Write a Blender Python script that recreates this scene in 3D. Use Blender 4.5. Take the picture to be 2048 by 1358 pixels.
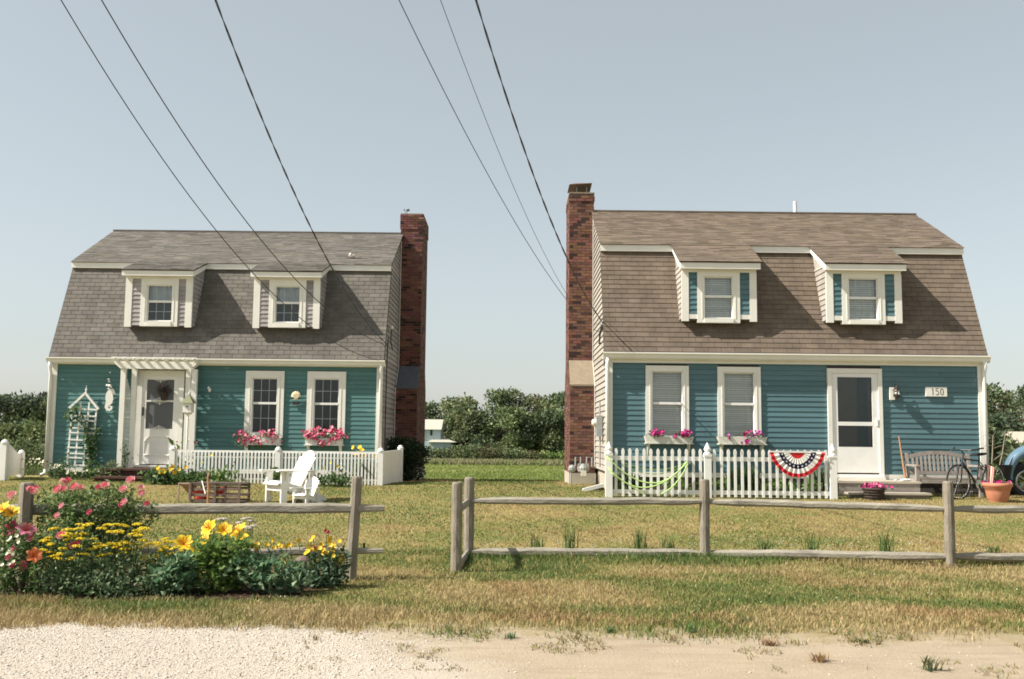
import bpy, math, random
import numpy as np
from mathutils import Vector, Matrix, Euler
for o in list(bpy.data.objects): bpy.data.objects.remove(o)
R = math.radians
SC = bpy.context.scene
COL = SC.collection
rnd = random.Random(7)
nprng = np.random.default_rng(11)

# ------------------------------------------------------------------ camera
F = 2010.0; PITCH = R(5.6); ROLL = R(0.6); EYE = 1.6
FW = Vector((0, math.cos(PITCH), math.sin(PITCH))); U0 = Vector((0, -math.sin(PITCH), math.cos(PITCH))); R0 = Vector((1, 0, 0))
UP = U0 * math.cos(ROLL) - R0 * math.sin(ROLL); RT = R0 * math.cos(ROLL) + U0 * math.sin(ROLL)
cd = bpy.data.cameras.new('camera'); cam = bpy.data.objects.new('camera', cd); COL.objects.link(cam)
cd.sensor_width = 36; cd.lens = 36 * F / 2048; cd.clip_start = 0.1; cd.clip_end = 9000
m = Matrix.Identity(4)
for i in range(3):
    m[i][0] = RT[i]; m[i][1] = UP[i]; m[i][2] = -FW[i]
m[2][3] = EYE
cam.matrix_world = m
SC.camera = cam

def at(px, py, Y):
    """point of the place seen at a spot of the photograph, at depth Y"""
    d = FW + RT * ((px - 1024) / F) + UP * ((679 - py) / F)
    t = Y / d.y
    return Vector((d.x * t, Y, EYE + d.z * t))

# ------------------------------------------------------------------ sky and sun
LIGHT = Vector((1.0, 0.26, -1.02)).normalized()
SUN_EL = math.asin(-LIGHT.z); SUN_ROT = math.atan2(-LIGHT.x, -LIGHT.y)
w = bpy.data.worlds.new('World'); SC.world = w; w.use_nodes = True
nt = w.node_tree; nt.nodes.clear()
sky = nt.nodes.new('ShaderNodeTexSky'); sky.sky_type = 'NISHITA'; sky.sun_disc = False
sky.sun_elevation = SUN_EL; sky.sun_rotation = SUN_ROT
sky.altitude = 0; sky.air_density = 1.0; sky.dust_density = 1.3; sky.ozone_density = 0.3
bg = nt.nodes.new('ShaderNodeBackground'); bg.inputs[1].default_value = 0.092
wo = nt.nodes.new('ShaderNodeOutputWorld')
hs = nt.nodes.new('ShaderNodeHueSaturation'); hs.inputs['Saturation'].default_value = 0.55; hs.inputs['Hue'].default_value = 0.485   # thin summer haze
nt.links.new(sky.outputs[0], hs.inputs['Color']); tn = nt.nodes.new('ShaderNodeMix'); tn.data_type = 'RGBA'; tn.blend_type = 'MULTIPLY'; tn.inputs[0].default_value = 1; tn.inputs[7].default_value = (0.975, 0.98, 0.96, 1)
nt.links.new(hs.outputs[0], tn.inputs[6]); vl = nt.nodes.new('ShaderNodeMix'); vl.data_type = 'RGBA'; vl.inputs[0].default_value = 0.38; vl.inputs[7].default_value = (3.58, 3.76, 3.78, 1)   # even haze veil over the whole sky
nt.links.new(tn.outputs[2], vl.inputs[6]); nt.links.new(vl.outputs[2], bg.inputs[0]); nt.links.new(bg.outputs[0], wo.inputs[0])
sl = bpy.data.lights.new('sun', 'SUN'); sl.energy = 5.0; sl.angle = R(0.6); sl.color = (1.0, 0.945, 0.86)
so = bpy.data.objects.new('sun', sl); COL.objects.link(so)
so.rotation_euler = LIGHT.to_track_quat('-Z', 'Y').to_euler(); so.location = (-20, -4, 30)
SC.view_settings.view_transform = 'Standard'; SC.view_settings.look = 'None'
SC.view_settings.exposure = 0.85; SC.view_settings.gamma = 1.0
SC.view_settings.use_curve_mapping = False
SC.render.film_transparent = False
SC.cycles.filter_width = 1.75

# ------------------------------------------------------------------ materials
MATS = {}
def mat(name, col, rough=0.8, var=0.12, vs=5.0, bump=0.12, bs=60.0, metal=0.0, spec=0.3, stretch=(1, 1, 1),
        spots=None, spot_scale=9.0, spot_at=0.68, dirt=None, trans=0.0, sheen=0.0):
    M = bpy.data.materials.new(name); M.use_nodes = True
    n = M.node_tree.nodes; L = M.node_tree.links
    b = n['Principled BSDF']
    geo = n.new('ShaderNodeNewGeometry')
    mp = n.new('ShaderNodeMapping'); mp.inputs['Scale'].default_value = stretch
    L.new(geo.outputs['Position'], mp.inputs[0])
    at_ = n.new('ShaderNodeAttribute'); at_.attribute_name = 'tint'
    mul = n.new('ShaderNodeMix'); mul.data_type = 'RGBA'; mul.blend_type = 'MULTIPLY'; mul.inputs[0].default_value = 1
    mul.inputs[6].default_value = (*col, 1); L.new(at_.outputs['Color'], mul.inputs[7])
    no = n.new('ShaderNodeTexNoise'); no.inputs['Scale'].default_value = vs; no.inputs['Detail'].default_value = 6; no.inputs['Roughness'].default_value = 0.65
    L.new(mp.outputs[0], no.inputs['Vector'])
    mr = n.new('ShaderNodeMapRange'); mr.inputs[1].default_value = 0.25; mr.inputs[2].default_value = 0.75
    mr.inputs[3].default_value = 1 - var; mr.inputs[4].default_value = 1 + var
    L.new(no.outputs[0], mr.inputs[0])
    m2 = n.new('ShaderNodeMix'); m2.data_type = 'RGBA'; m2.blend_type = 'MULTIPLY'; m2.inputs[0].default_value = 1
    L.new(mul.outputs[2], m2.inputs[6]); L.new(mr.outputs[0], m2.inputs[7])
    out = m2.outputs[2]
    if spots:
        ns = n.new('ShaderNodeTexNoise'); ns.inputs['Scale'].default_value = spot_scale; ns.inputs['Detail'].default_value = 5; ns.inputs['Roughness'].default_value = 0.7
        L.new(geo.outputs['Position'], ns.inputs['Vector'])
        r2 = n.new('ShaderNodeMapRange'); r2.inputs[1].default_value = spot_at; r2.inputs[2].default_value = spot_at + 0.05
        L.new(ns.outputs[0], r2.inputs[0])
        m3 = n.new('ShaderNodeMix'); m3.data_type = 'RGBA'; L.new(r2.outputs[0], m3.inputs[0])
        L.new(out, m3.inputs[6]); m3.inputs[7].default_value = (*spots, 1); out = m3.outputs[2]
    L.new(out, b.inputs['Base Color'])
    b.inputs['Roughness'].default_value = rough; b.inputs['Metallic'].default_value = metal
    b.inputs['Specular IOR Level'].default_value = spec
    if bump:
        nb = n.new('ShaderNodeTexNoise'); nb.inputs['Scale'].default_value = bs; nb.inputs['Detail'].default_value = 4
        L.new(mp.outputs[0], nb.inputs['Vector'])
        bp = n.new('ShaderNodeBump'); bp.inputs['Strength'].default_value = bump; bp.inputs['Distance'].default_value = 0.02
        L.new(nb.outputs[0], bp.inputs['Height']); L.new(bp.outputs[0], b.inputs['Normal'])
    if trans:
        tr = n.new('ShaderNodeBsdfTranslucent'); L.new(out, tr.inputs[0])
        mx = n.new('ShaderNodeMixShader'); mx.inputs[0].default_value = trans
        L.new(b.outputs[0], mx.inputs[1]); L.new(tr.outputs[0], mx.inputs[2])
        L.new(mx.outputs[0], n['Material Output'].inputs[0])
    MATS[name] = M
    return M

WHITE = mat('white_paint', (0.76, 0.74, 0.68), 0.55, 0.09, 3, 0.05, 90, spots=(0.60, 0.56, 0.48), spot_scale=9, spot_at=0.69)
TRIM = mat('trim_paint', (0.75, 0.73, 0.66), 0.5, 0.06, 2.5, 0.04, 70, spots=(0.5, 0.46, 0.38), spot_scale=6, spot_at=0.74)
VINYL = mat('white_vinyl', (0.77, 0.76, 0.72), 0.45, 0.07, 3, 0.02, 50, spots=(0.58, 0.55, 0.47), spot_scale=7, spot_at=0.66)
TEAL = mat('teal_clapboard', (0.078, 0.178, 0.170), 0.6, 0.17, 2.2, 0.12, 30, stretch=(0.25, 1, 3), spots=(0.13, 0.24, 0.215), spot_scale=2.4, spot_at=0.63)
BLUE = mat('blue_clapboard', (0.090, 0.168, 0.186), 0.6, 0.17, 2.2, 0.12, 30, stretch=(0.25, 1, 3), spots=(0.14, 0.23, 0.25), spot_scale=2.4, spot_at=0.64)
ROOFL = mat('grey_roof_shingle', (0.146, 0.134, 0.117), 0.95, 0.26, 3, 0.5, 140, spots=(0.42, 0.40, 0.28), spot_scale=5.5, spot_at=0.72)
ROOFR = mat('brown_roof_shingle', (0.155, 0.121, 0.091), 0.95, 0.26, 3, 0.5, 140, spots=(0.40, 0.36, 0.24), spot_scale=5.5, spot_at=0.74)
DECK = mat('roof_underlay', (0.07, 0.06, 0.055), 0.95)
CEDARL = mat('silver_cedar', (0.33, 0.31, 0.30), 0.9, 0.25, 6, 0.3, 60, stretch=(1, 1, 0.3))
CEDARR = mat('pale_cedar', (0.34, 0.31, 0.265), 0.9, 0.2, 6, 0.3, 60, stretch=(1, 1, 0.3))
BRICK = mat('brick', (0.150, 0.064, 0.048), 0.9, 0.25, 16, 0.4, 70)
MORTAR = mat('mortar', (0.15, 0.11, 0.09), 0.95, 0.2, 12, 0.4, 60)
SLATE = mat('slate_cap', (0.10, 0.11, 0.125), 0.7, 0.2, 5, 0.2, 40)
STONE = mat('stone_cap', (0.25, 0.20, 0.14), 0.85, 0.15, 8, 0.25, 50)
CONC = mat('concrete', (0.40, 0.36, 0.29), 0.9, 0.15, 5, 0.3, 60)
WOOD = mat('weathered_rail', (0.27, 0.245, 0.195), 0.85, 0.35, 9, 0.5, 40, stretch=(0.35, 1.5, 1.5))
WOODV = mat('weathered_post', (0.225, 0.195, 0.15), 0.85, 0.35, 9, 0.5, 40, stretch=(2.2, 2.2, 0.35))
BENCH = mat('grey_teak', (0.27, 0.235, 0.205), 0.8, 0.25, 10, 0.3, 50, stretch=(1, 1, 0.4))
BROWNW = mat('brown_wood', (0.30, 0.16, 0.08), 0.7, 0.25, 10, 0.3, 50)
DARKW = mat('dark_wood', (0.055, 0.04, 0.032), 0.85, 0.4, 12, 0.4, 50)
TERRA = mat('terracotta', (0.48, 0.20, 0.12), 0.75, 0.15, 8, 0.15, 60)
BLACK = mat('black_metal', (0.02, 0.02, 0.022), 0.45, 0.1, 8, 0.05, 50, spec=0.5)
RUBBER = mat('black_rubber', (0.018, 0.018, 0.02), 0.75, 0.1, 8, 0.1, 80)
STEEL = mat('steel', (0.55, 0.55, 0.54), 0.35, 0.1, 8, 0.0, 50, metal=0.9)
GREYM = mat('grey_metal', (0.33, 0.34, 0.33), 0.5, 0.12, 8, 0.05, 50, metal=0.2)
PAINT = mat('tinted_paint', (1, 1, 1), 0.55, 0.1, 10, 0.05, 60)
CLOTH = mat('tinted_cloth', (1, 1, 1), 0.9, 0.08, 20, 0.1, 200, trans=0.15)
LEAF = mat('leaf', (1.5, 1.5, 1.4), 0.6, 0.2, 20, 0.0, trans=0.4, spec=0.25)
TREEM = mat('tree_leaf', (1, 1, 1), 0.7, 0.2, 0.6, 0.0, trans=0.2, spec=0.2)
PETAL = mat('petal', (1, 1, 1), 0.6, 0.1, 30, 0.0, trans=0.3)
BARK = mat('bark', (0.10, 0.08, 0.06), 0.95, 0.3, 6, 0.5, 30)
GRASS = mat('grass_blade', (1, 1, 1), 0.75, 0.1, 8, 0.0, trans=0.25, spec=0.15)
STONES = mat('pebble', (1, 1, 1), 0.85, 0.12, 30, 0.1, 120)
BLIND = mat('blind_slat', (0.88, 0.86, 0.80), 0.6, 0.05, 5, 0.0)
ROOM = mat('room', (0.10, 0.09, 0.08), 0.9, 0.1)
CURT = mat('sheer_curtain', (0.78, 0.79, 0.78), 0.9, 0.15, 14, 0.0, trans=0.3)
DOORGL = mat('screen_mesh', (0.115, 0.12, 0.125), 0.6, 0.1, 30, 0.0)

def glass_mat():
    M = bpy.data.materials.new('window_glass'); M.use_nodes = True
    n = M.node_tree.nodes; L = M.node_tree.links; n.remove(n['Principled BSDF'])
    fr = n.new('ShaderNodeFresnel'); fr.inputs[0].default_value = 1.42
    tr = n.new('ShaderNodeBsdfTransparent'); tr.inputs[0].default_value = (0.95, 0.97, 0.97, 1)
    gl = n.new('ShaderNodeBsdfGlossy'); gl.inputs['Roughness'].default_value = 0.03; gl.inputs[0].default_value = (0.9, 0.95, 1, 1)
    mx = n.new('ShaderNodeMixShader'); L.new(fr.outputs[0], mx.inputs[0]); L.new(tr.outputs[0], mx.inputs[1]); L.new(gl.outputs[0], mx.inputs[2])
    L.new(mx.outputs[0], n['Material Output'].inputs[0]); return M
GLASS = glass_mat()

# ------------------------------------------------------------------ mesh helpers
def link(name, me, material, parent=None, smooth=False):
    if material and not me.materials: me.materials.append(material)
    if smooth: me.polygons.foreach_set('use_smooth', [True] * len(me.polygons))
    o = bpy.data.objects.new(name, me); COL.objects.link(o)
    if parent: o.parent = parent
    return o

class MB:
    def __init__(s): s.v = []; s.f = []; s.t = []; s.c = (1, 1, 1)
    def tint(s, *c): s.c = c if len(c) == 3 else (c[0],) * 3; return s
    def add(s, vs, fs):
        k = len(s.v); s.v += [tuple(v) for v in vs]; s.f += [tuple(i + k for i in f) for f in fs]; s.t += [s.c] * len(vs); return s
    def box(s, x0, x1, y0, y1, z0, z1):
        return s.add([(x0, y0, z0), (x1, y0, z0), (x1, y1, z0), (x0, y1, z0), (x0, y0, z1), (x1, y0, z1), (x1, y1, z1), (x0, y1, z1)],
                     [(0, 3, 2, 1), (4, 5, 6, 7), (0, 1, 5, 4), (1, 2, 6, 5), (2, 3, 7, 6), (3, 0, 4, 7)])
    def prism(s, prof, axis, c0, c1):
        """extrude a polygon along an axis; x: (y,z)  y: (x,z)  z: (x,y)"""
        n = len(prof)
        if axis == 'x': P = lambda a, c: (c, a[0], a[1])
        elif axis == 'y': P = lambda a, c: (a[0], c, a[1])
        else: P = lambda a, c: (a[0], a[1], c)
        vs = [P(a, c0) for a in prof] + [P(a, c1) for a in prof]
        fs = [tuple(range(n)), tuple(range(2 * n - 1, n - 1, -1))] + [(i, (i + n), (i + 1) % n + n, (i + 1) % n) for i in range(n)]
        return s.add(vs, fs)
    def bar(s, a, b, w, t, up=(0, 0, 1)):
        a = Vector(a); b = Vector(b); d = (b - a).normalized(); u = Vector(up)
        if abs(d.dot(u)) > 0.95: u = Vector((0, 1, 0))
        x = d.cross(u).normalized(); u = x.cross(d).normalized()
        vs = []
        for p in (a, b):
            for i, j in ((-1, -1), (1, -1), (1, 1), (-1, 1)): vs.append(p + x * (i * w / 2) + u * (j * t / 2))
        return s.add(vs, [(0, 1, 2, 3), (7, 6, 5, 4), (0, 4, 5, 1), (1, 5, 6, 2), (2, 6, 7, 3), (3, 7, 4, 0)])
    def tube(s, pts, r, n=8, wob=0.0, rr=None):
        pts = [Vector(p) for p in pts]; N = len(pts)
        rs = r if isinstance(r, (list, tuple)) else [r] * N
        vs = []; ref = Vector((0, 0, 1))
        d0 = (pts[1] - pts[0]).normalized()
        if abs(d0.dot(ref)) > 0.9: ref = Vector((1, 0, 0))
        for i, p in enumerate(pts):
            d = (pts[min(i + 1, N - 1)] - pts[max(i - 1, 0)]).normalized()
            x = d.cross(ref).normalized(); y = x.cross(d).normalized()
            for k in range(n):
                a = 2 * math.pi * k / n; q = rs[i] * (1 + (rr.uniform(-wob, wob) if rr else 0))
                vs.append(p + x * math.cos(a) * q + y * math.sin(a) * q)
        fs = [tuple(range(n - 1, -1, -1)), tuple(range((N - 1) * n, N * n))]
        for i in range(N - 1):
            for k in range(n):
                fs.append((i * n + k, i * n + (k + 1) % n, (i + 1) * n + (k + 1) % n, (i + 1) * n + k))
        return s.add(vs, fs)
    def lathe(s, prof, n=16, c=(0, 0)):
        vs = []; N = len(prof)
        for r, z in prof:
            for k in range(n):
                a = 2 * math.pi * k / n; vs.append((c[0] + r * math.cos(a), c[1] + r * math.sin(a), z))
        fs = [tuple(range(n - 1, -1, -1)), tuple(range((N - 1) * n, N * n))]
        for i in range(N - 1):
            for k in range(n): fs.append((i * n + k, i * n + (k + 1) % n, (i + 1) * n + (k + 1) % n, (i + 1) * n + k))
        return s.add(vs, fs)
    def ball(s, c, rx, ry, rz, n=8, m=5):
        prof = []
        vs = [(c[0], c[1], c[2] - rz)]
        for i in range(1, m):
            t = math.pi * i / m
            for k in range(n):
                a = 2 * math.pi * k / n
                vs.append((c[0] + rx * math.sin(t) * math.cos(a), c[1] + ry * math.sin(t) * math.sin(a), c[2] - rz * math.cos(t)))
        vs.append((c[0], c[1], c[2] + rz)); L = len(vs) - 1
        fs = [(0, 1 + (k + 1) % n, 1 + k) for k in range(n)]
        for i in range(m - 2):
            for k in range(n): fs.append((1 + i * n + k, 1 + i * n + (k + 1) % n, 1 + (i + 1) * n + (k + 1) % n, 1 + (i + 1) * n + k))
        fs += [(L, 1 + (m - 2) * n + k, 1 + (m - 2) * n + (k + 1) % n) for k in range(n)]
        return s.add(vs, fs)
    def mesh(s, name):
        me = bpy.data.meshes.new(name); me.from_pydata(s.v, [], s.f)
        a = me.color_attributes.new('tint', 'FLOAT_COLOR', 'POINT')
        arr = np.ones((len(s.v), 4), np.float32); arr[:, :3] = np.array(s.t, np.float32).reshape(-1, 3)
        a.data.foreach_set('color', arr.ravel())
        return me
    def build(s, name, material, parent=None, smooth=False):
        me = s.mesh(name); return link(name, me, material, parent, smooth)

def fast(name, V, T, C, material, parent=None):
    """triangles from arrays"""
    V = np.asarray(V, np.float32); T = np.asarray(T, np.int32)
    me = bpy.data.meshes.new(name)
    me.vertices.add(len(V)); me.vertices.foreach_set('co', V.ravel())
    me.loops.add(T.size); me.loops.foreach_set('vertex_index', T.ravel())
    me.polygons.add(len(T)); me.polygons.foreach_set('loop_start', np.arange(0, T.size, 3, dtype=np.int32))
    me.polygons.foreach_set('loop_total', np.full(len(T), 3, np.int32))
    a = me.color_attributes.new('tint', 'FLOAT_COLOR', 'POINT')
    arr = np.ones((len(V), 4), np.float32); arr[:, :3] = C
    a.data.foreach_set('color', arr.ravel())
    me.update(); me.validate()
    return link(name, me, material, parent)

def tag(o, label=None, cat=None, group=None, kind=None):
    if label: o['label'] = label
    if cat: o['category'] = cat
    if group: o['group'] = group
    if kind: o['kind'] = kind
    return o
def thing(name, label, cat, loc=(0, 0, 0), rz=0.0, group=None):
    o = bpy.data.objects.new(name, None); COL.objects.link(o); o.location = loc; o.rotation_euler = (0, 0, rz)
    o.empty_display_size = 0.1
    return tag(o, label, cat, group)
def piece(name, me, material, parent, loc=(0, 0, 0), rot=(0, 0, 0), scale=(1, 1, 1)):
    o = link(name, me, material, parent); o.location = loc; o.rotation_euler = rot; o.scale = scale; return o

def sm(a, b, x):
    t = min(1, max(0, (x - a) / (b - a))); return t * t * (3 - 2 * t)
def gz(x, y):
    """height of the ground"""
    r = 0.0 if y < 13 else (0.5 * (y - 13) / 6.5 if y < 19.5 else 0.5 + 0.04 * min(1, (y - 19.5) / 1.5))
    l = 0.0 if y < 13 else (0.34 * (y - 13) / 6.5 if y < 19.5 else 0.34 + 0.2 * min(1, (y - 19.5) / 2.9))
    t = sm(-2.5, 1.5, x); z = l * (1 - t) + r * t
    if y > 24: z = z + (-0.8 - z) * sm(24, 46, y)
    return z + 0.012 * math.sin(1.7 * x + 0.6 * y) * math.sin(1.3 * y - 0.4 * x)
_gx = np.linspace(-40, 40, 801); _gy = np.linspace(2, 130, 1281)
_gt = np.array([[gz(x, y) for x in _gx[::4]] for y in _gy[::4]])
def gzn(x, y):
    i = np.clip((y - 2) / 0.4, 0, _gt.shape[0] - 1.001); j = np.clip((x + 40) / 0.4, 0, _gt.shape[1] - 1.001)
    a = i.astype(int); b = j.astype(int); u = i - a; v = j - b
    return (_gt[a, b] * (1 - u) * (1 - v) + _gt[a + 1, b] * u * (1 - v) + _gt[a, b + 1] * (1 - u) * v + _gt[a + 1, b + 1] * u * v)
_lat = nprng.random((256, 256))
def vnoise(x, y, s):
    X = x * s + 100; Y = y * s + 100; i = np.floor(X).astype(int); j = np.floor(Y).astype(int); u = X - i; v = Y - j
    u = u * u * (3 - 2 * u); v = v * v * (3 - 2 * v); g = lambda a, b: _lat[a % 256, b % 256]
    return (g(i, j) * (1 - u) * (1 - v) + g(i + 1, j) * u * (1 - v) + g(i, j + 1) * (1 - u) * v + g(i + 1, j + 1) * u * v)
def fbm(x, y, s): return (vnoise(x, y, s) + 0.5 * vnoise(x + 31, y + 17, s * 2.1) + 0.25 * vnoise(x + 5, y + 71, s * 4.3)) / 1.75

def leaves(pos, size, cols, rng, up=0.35, aspect=0.55, droop=0.0, nrm=None):
    """folded leaf shapes at the given points"""
    pos = np.asarray(pos, np.float32); n = len(pos)
    d = rng.normal(size=(n, 3)); d[:, 2] = d[:, 2] * 0.7 + up - droop
    if nrm is not None: d = d * 0.8 + nrm
    d /= np.linalg.norm(d, axis=1, keepdims=True) + 1e-6
    r = rng.normal(size=(n, 3)); x = np.cross(d, r); x /= np.linalg.norm(x, axis=1, keepdims=True) + 1e-6
    z = np.cross(x, d)
    s = (size * rng.uniform(0.6, 1.3, n))[:, None]
    V = np.empty((n, 4, 3), np.float32)
    V[:, 0] = pos; V[:, 2] = pos + d * s
    V[:, 1] = pos + d * s * 0.45 + x * s * aspect * 0.5 + z * s * 0.1
    V[:, 3] = pos + d * s * 0.45 - x * s * aspect * 0.5 + z * s * 0.1
    b = np.arange(n, dtype=np.int32)[:, None] * 4
    T = np.concatenate([b + np.array([[0, 1, 2]]), b + np.array([[0, 2, 3]])], 1).reshape(-1, 3)
    cols = np.asarray(cols, np.float32)
    c = cols[rng.integers(0, len(cols), n)] * rng.uniform(0.75, 1.25, n)[:, None]
    return V.reshape(-1, 3), T, np.repeat(c, 4, 0)
def merge(parts):
    V = []; T = []; C = []; k = 0
    for v, t, c in parts: V.append(v); T.append(t + k); C.append(c); k += len(v)
    return np.concatenate(V), np.concatenate(T), np.concatenate(C)

# ------------------------------------------------------------------ the ground
def ground_material():
    M = bpy.data.materials.new('ground'); M.use_nodes = True
    n = M.node_tree.nodes; L = M.node_tree.links; b = n['Principled BSDF']; b.inputs['Roughness'].default_value = 0.95
    b.inputs['Specular IOR Level'].default_value = 0.1
    geo = n.new('ShaderNodeNewGeometry'); sx = n.new('ShaderNodeSeparateXYZ'); L.new(geo.outputs['Position'], sx.inputs[0])
    def noise(sc, det=5, rough=0.6, st=(1, 1, 1)):
        mp = n.new('ShaderNodeMapping'); mp.inputs['Scale'].default_value = st; L.new(geo.outputs['Position'], mp.inputs[0])
        t = n.new('ShaderNodeTexNoise'); t.inputs['Scale'].default_value = sc; t.inputs['Detail'].default_value = det; t.inputs['Roughness'].default_value = rough
        L.new(mp.outputs[0], t.inputs['Vector']); return t.outputs[0]
    def math_(op, a, c):
        t = n.new('ShaderNodeMath'); t.operation = op
        for i, q in enumerate((a, c)):
            if isinstance(q, (int, float)): t.inputs[i].default_value = q
            else: L.new(q, t.inputs[i])
        return t.outputs[0]
    def rng_(v, a, c, lo=0, hi=1):
        t = n.new('ShaderNodeMapRange'); L.new(v, t.inputs[0]); t.inputs[1].default_value = a; t.inputs[2].default_value = c; t.inputs[3].default_value = lo; t.inputs[4].default_value = hi; return t.outputs[0]
    def mix(f, a, c):
        t = n.new('ShaderNodeMix'); t.data_type = 'RGBA'
        L.new(f, t.inputs[0])
        for i, q in ((6, a), (7, c)):
            if isinstance(q, tuple): t.inputs[i].default_value = (*q, 1)
            else: L.new(q, t.inputs[i])
        return t.outputs[2]
    X, Y = sx.outputs[0], sx.outputs[1]
    lawn = mix(rng_(noise(0.55), 0.40, 0.62), (0.145, 0.16, 0.045), (0.29, 0.22, 0.09))
    lawn = mix(rng_(noise(1.7), 0.5, 0.68), lawn, (0.27, 0.18, 0.085))
    lawn = mix(rng_(noise(14, 4, 0.8), 0.35, 0.75), lawn, (0.19, 0.165, 0.06))
    field = mix(rng_(noise(0.12, 6, 0.7, (0.35, 1.6, 1)), 0.38, 0.62), (0.205, 0.25, 0.068), (0.25, 0.27, 0.085))
    field = mix(rng_(noise(0.5, 6, 0.75, (0.25, 1.5, 1)), 0.42, 0.66), field, (0.16, 0.185, 0.055))
    field = mix(rng_(noise(3.0, 6, 0.8, (0.5, 1.2, 1)), 0.45, 0.7), field, (0.19, 0.21, 0.06))
    col = mix(rng_(Y, 24, 40), lawn, field)
    sand = mix(rng_(noise(2.5), 0.35, 0.65), (0.375, 0.305, 0.215), (0.32, 0.258, 0.18))
    sand = mix(rng_(noise(45, 3, 0.8), 0.45, 0.8), sand, (0.42, 0.355, 0.27))
    sand = mix(rng_(noise(3.0, 6, 0.7, (0.22, 1.8, 1)), 0.52, 0.7), sand, (0.30, 0.235, 0.16))
    shell = mix(rng_(noise(38, 3, 0.8), 0.3, 0.72), (0.40, 0.335, 0.265), (0.52, 0.47, 0.40))
    xs = math_('ADD', X, math_('MULTIPLY', math_('SUBTRACT', noise(1.6), 0.5), 1.8))
    xs = math_('ADD', xs, math_('MULTIPLY', math_('SUBTRACT', Y, 8.4), 0.6))
    sand = mix(rng_(xs, -1.6, -0.7), shell, sand)
    ye = math_('ADD', Y, math_('MULTIPLY', math_('SUBTRACT', noise(1.3, 6, 0.7), 0.5), 1.5))
    ye = math_('ADD', ye, math_('MULTIPLY', rng_(X, -2.2, -0.6), 0.35))
    col = mix(rng_(math_('ADD', ye, math_('MULTIPLY', math_('SUBTRACT', noise(6, 6, 0.75), 0.5), 1.6)), 8.6, 9.35), sand, col)
    soil = mix(rng_(noise(9), 0.4, 0.6), (0.045, 0.028, 0.02), (0.09, 0.05, 0.032))
    be = math_('ABSOLUTE', math_('SUBTRACT', math_('ADD', Y, math_('MULTIPLY', math_('SUBTRACT', noise(1.1), 0.5), 0.5)), 10.6), 0)
    inb = math_('MULTIPLY', math_('MULTIPLY', rng_(be, 0.74, 0.62), rng_(X, -1.85, -2.15)), rng_(X, -6.3, -6.0))
    col = mix(inb, col, soil)
    # worn sandy patch by the trap
    px = math_('MULTIPLY', math_('SUBTRACT', X, -5.15), 1.6); py = math_('MULTIPLY', math_('SUBTRACT', Y, 19.0), 3.2)
    dd = math_('ADD', math_('MULTIPLY', px, px), math_('MULTIPLY', py, py))
    col = mix(rng_(math_('ADD', dd, math_('MULTIPLY', noise(5), 0.9)), 1.15, 0.8), col, (0.50, 0.42, 0.28))
    L.new(col, b.inputs['Base Color'])
    bp = n.new('ShaderNodeBump'); bp.inputs['Strength'].default_value = 0.6; bp.inputs['Distance'].default_value = 0.03
    L.new(noise(40, 5, 0.75), bp.inputs['Height']); L.new(bp.outputs[0], b.inputs['Normal'])
    return M
ys = list(np.arange(-12, 2, 2.0)) + list(np.arange(2, 30, 0.3)) + list(np.arange(30, 60, 2)) + list(np.arange(60, 140, 8)) + [160, 220, 400, 900, 2500, 6000]
xs_ = [-4000, -1500, -600, -250, -120, -70] + list(np.arange(-45, -12, 3.0)) + list(np.arange(-12, 12, 0.4)) + list(np.arange(12, 46, 3.0)) + [70, 120, 250, 600, 1500, 4000]
V = [(x, y, gz(x, y)) for y in ys for x in xs_]; nx = len(xs_)
Fq = [(j * nx + i, j * nx + i + 1, (j + 1) * nx + i + 1, (j + 1) * nx + i) for j in range(len(ys) - 1) for i in range(nx - 1)]
g = MB().add(V, Fq).build('ground', ground_material(), smooth=True); tag(g, kind='structure')
# ------------------------------------------------------------------ the two houses
W = 7.85; ZB = 0.5
EAVE_Y, EAVE_Z = -0.13, 3.42 - ZB
KINK_Y, KINK_Z = 0.95, 5.82 - ZB
UP_Y, UP_Z = 0.82, 5.875 - ZB          # lower edge of the upper slope
RID_Y, RID_Z = 3.42, 7.21 - ZB
DEP = 6.84
def low_y(z): return EAVE_Y + (z - EAVE_Z) / (KINK_Z - EAVE_Z) * (KINK_Y - EAVE_Y)
def roof_ylim(z):
    """front and back of the gable wall at height z"""
    if z <= EAVE_Z + 0.1: a = 0.0
    elif z < KINK_Z: a = max(0.0, low_y(z) + 0.05)
    else: a = UP_Y + 0.12 + (z - UP_Z) / (RID_Z - UP_Z) * (RID_Y - UP_Y)
    return a, DEP - a

def cells(x0, x1, z0, z1, holes):
    """rectangles that fill a wall round its openings"""
    xs = sorted({x0, x1, *[h[0] for h in holes], *[h[1] for h in holes]}); zs = sorted({z0, z1, *[h[2] for h in holes], *[h[3] for h in holes]})
    for a, b in zip(xs, xs[1:]):
        for c, d in zip(zs, zs[1:]):
            mx, mz = (a + b) / 2, (c + d) / 2
            if not any(h[0] < mx < h[1] and h[2] < mz < h[3] for h in holes): yield a, b, c, d

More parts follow.
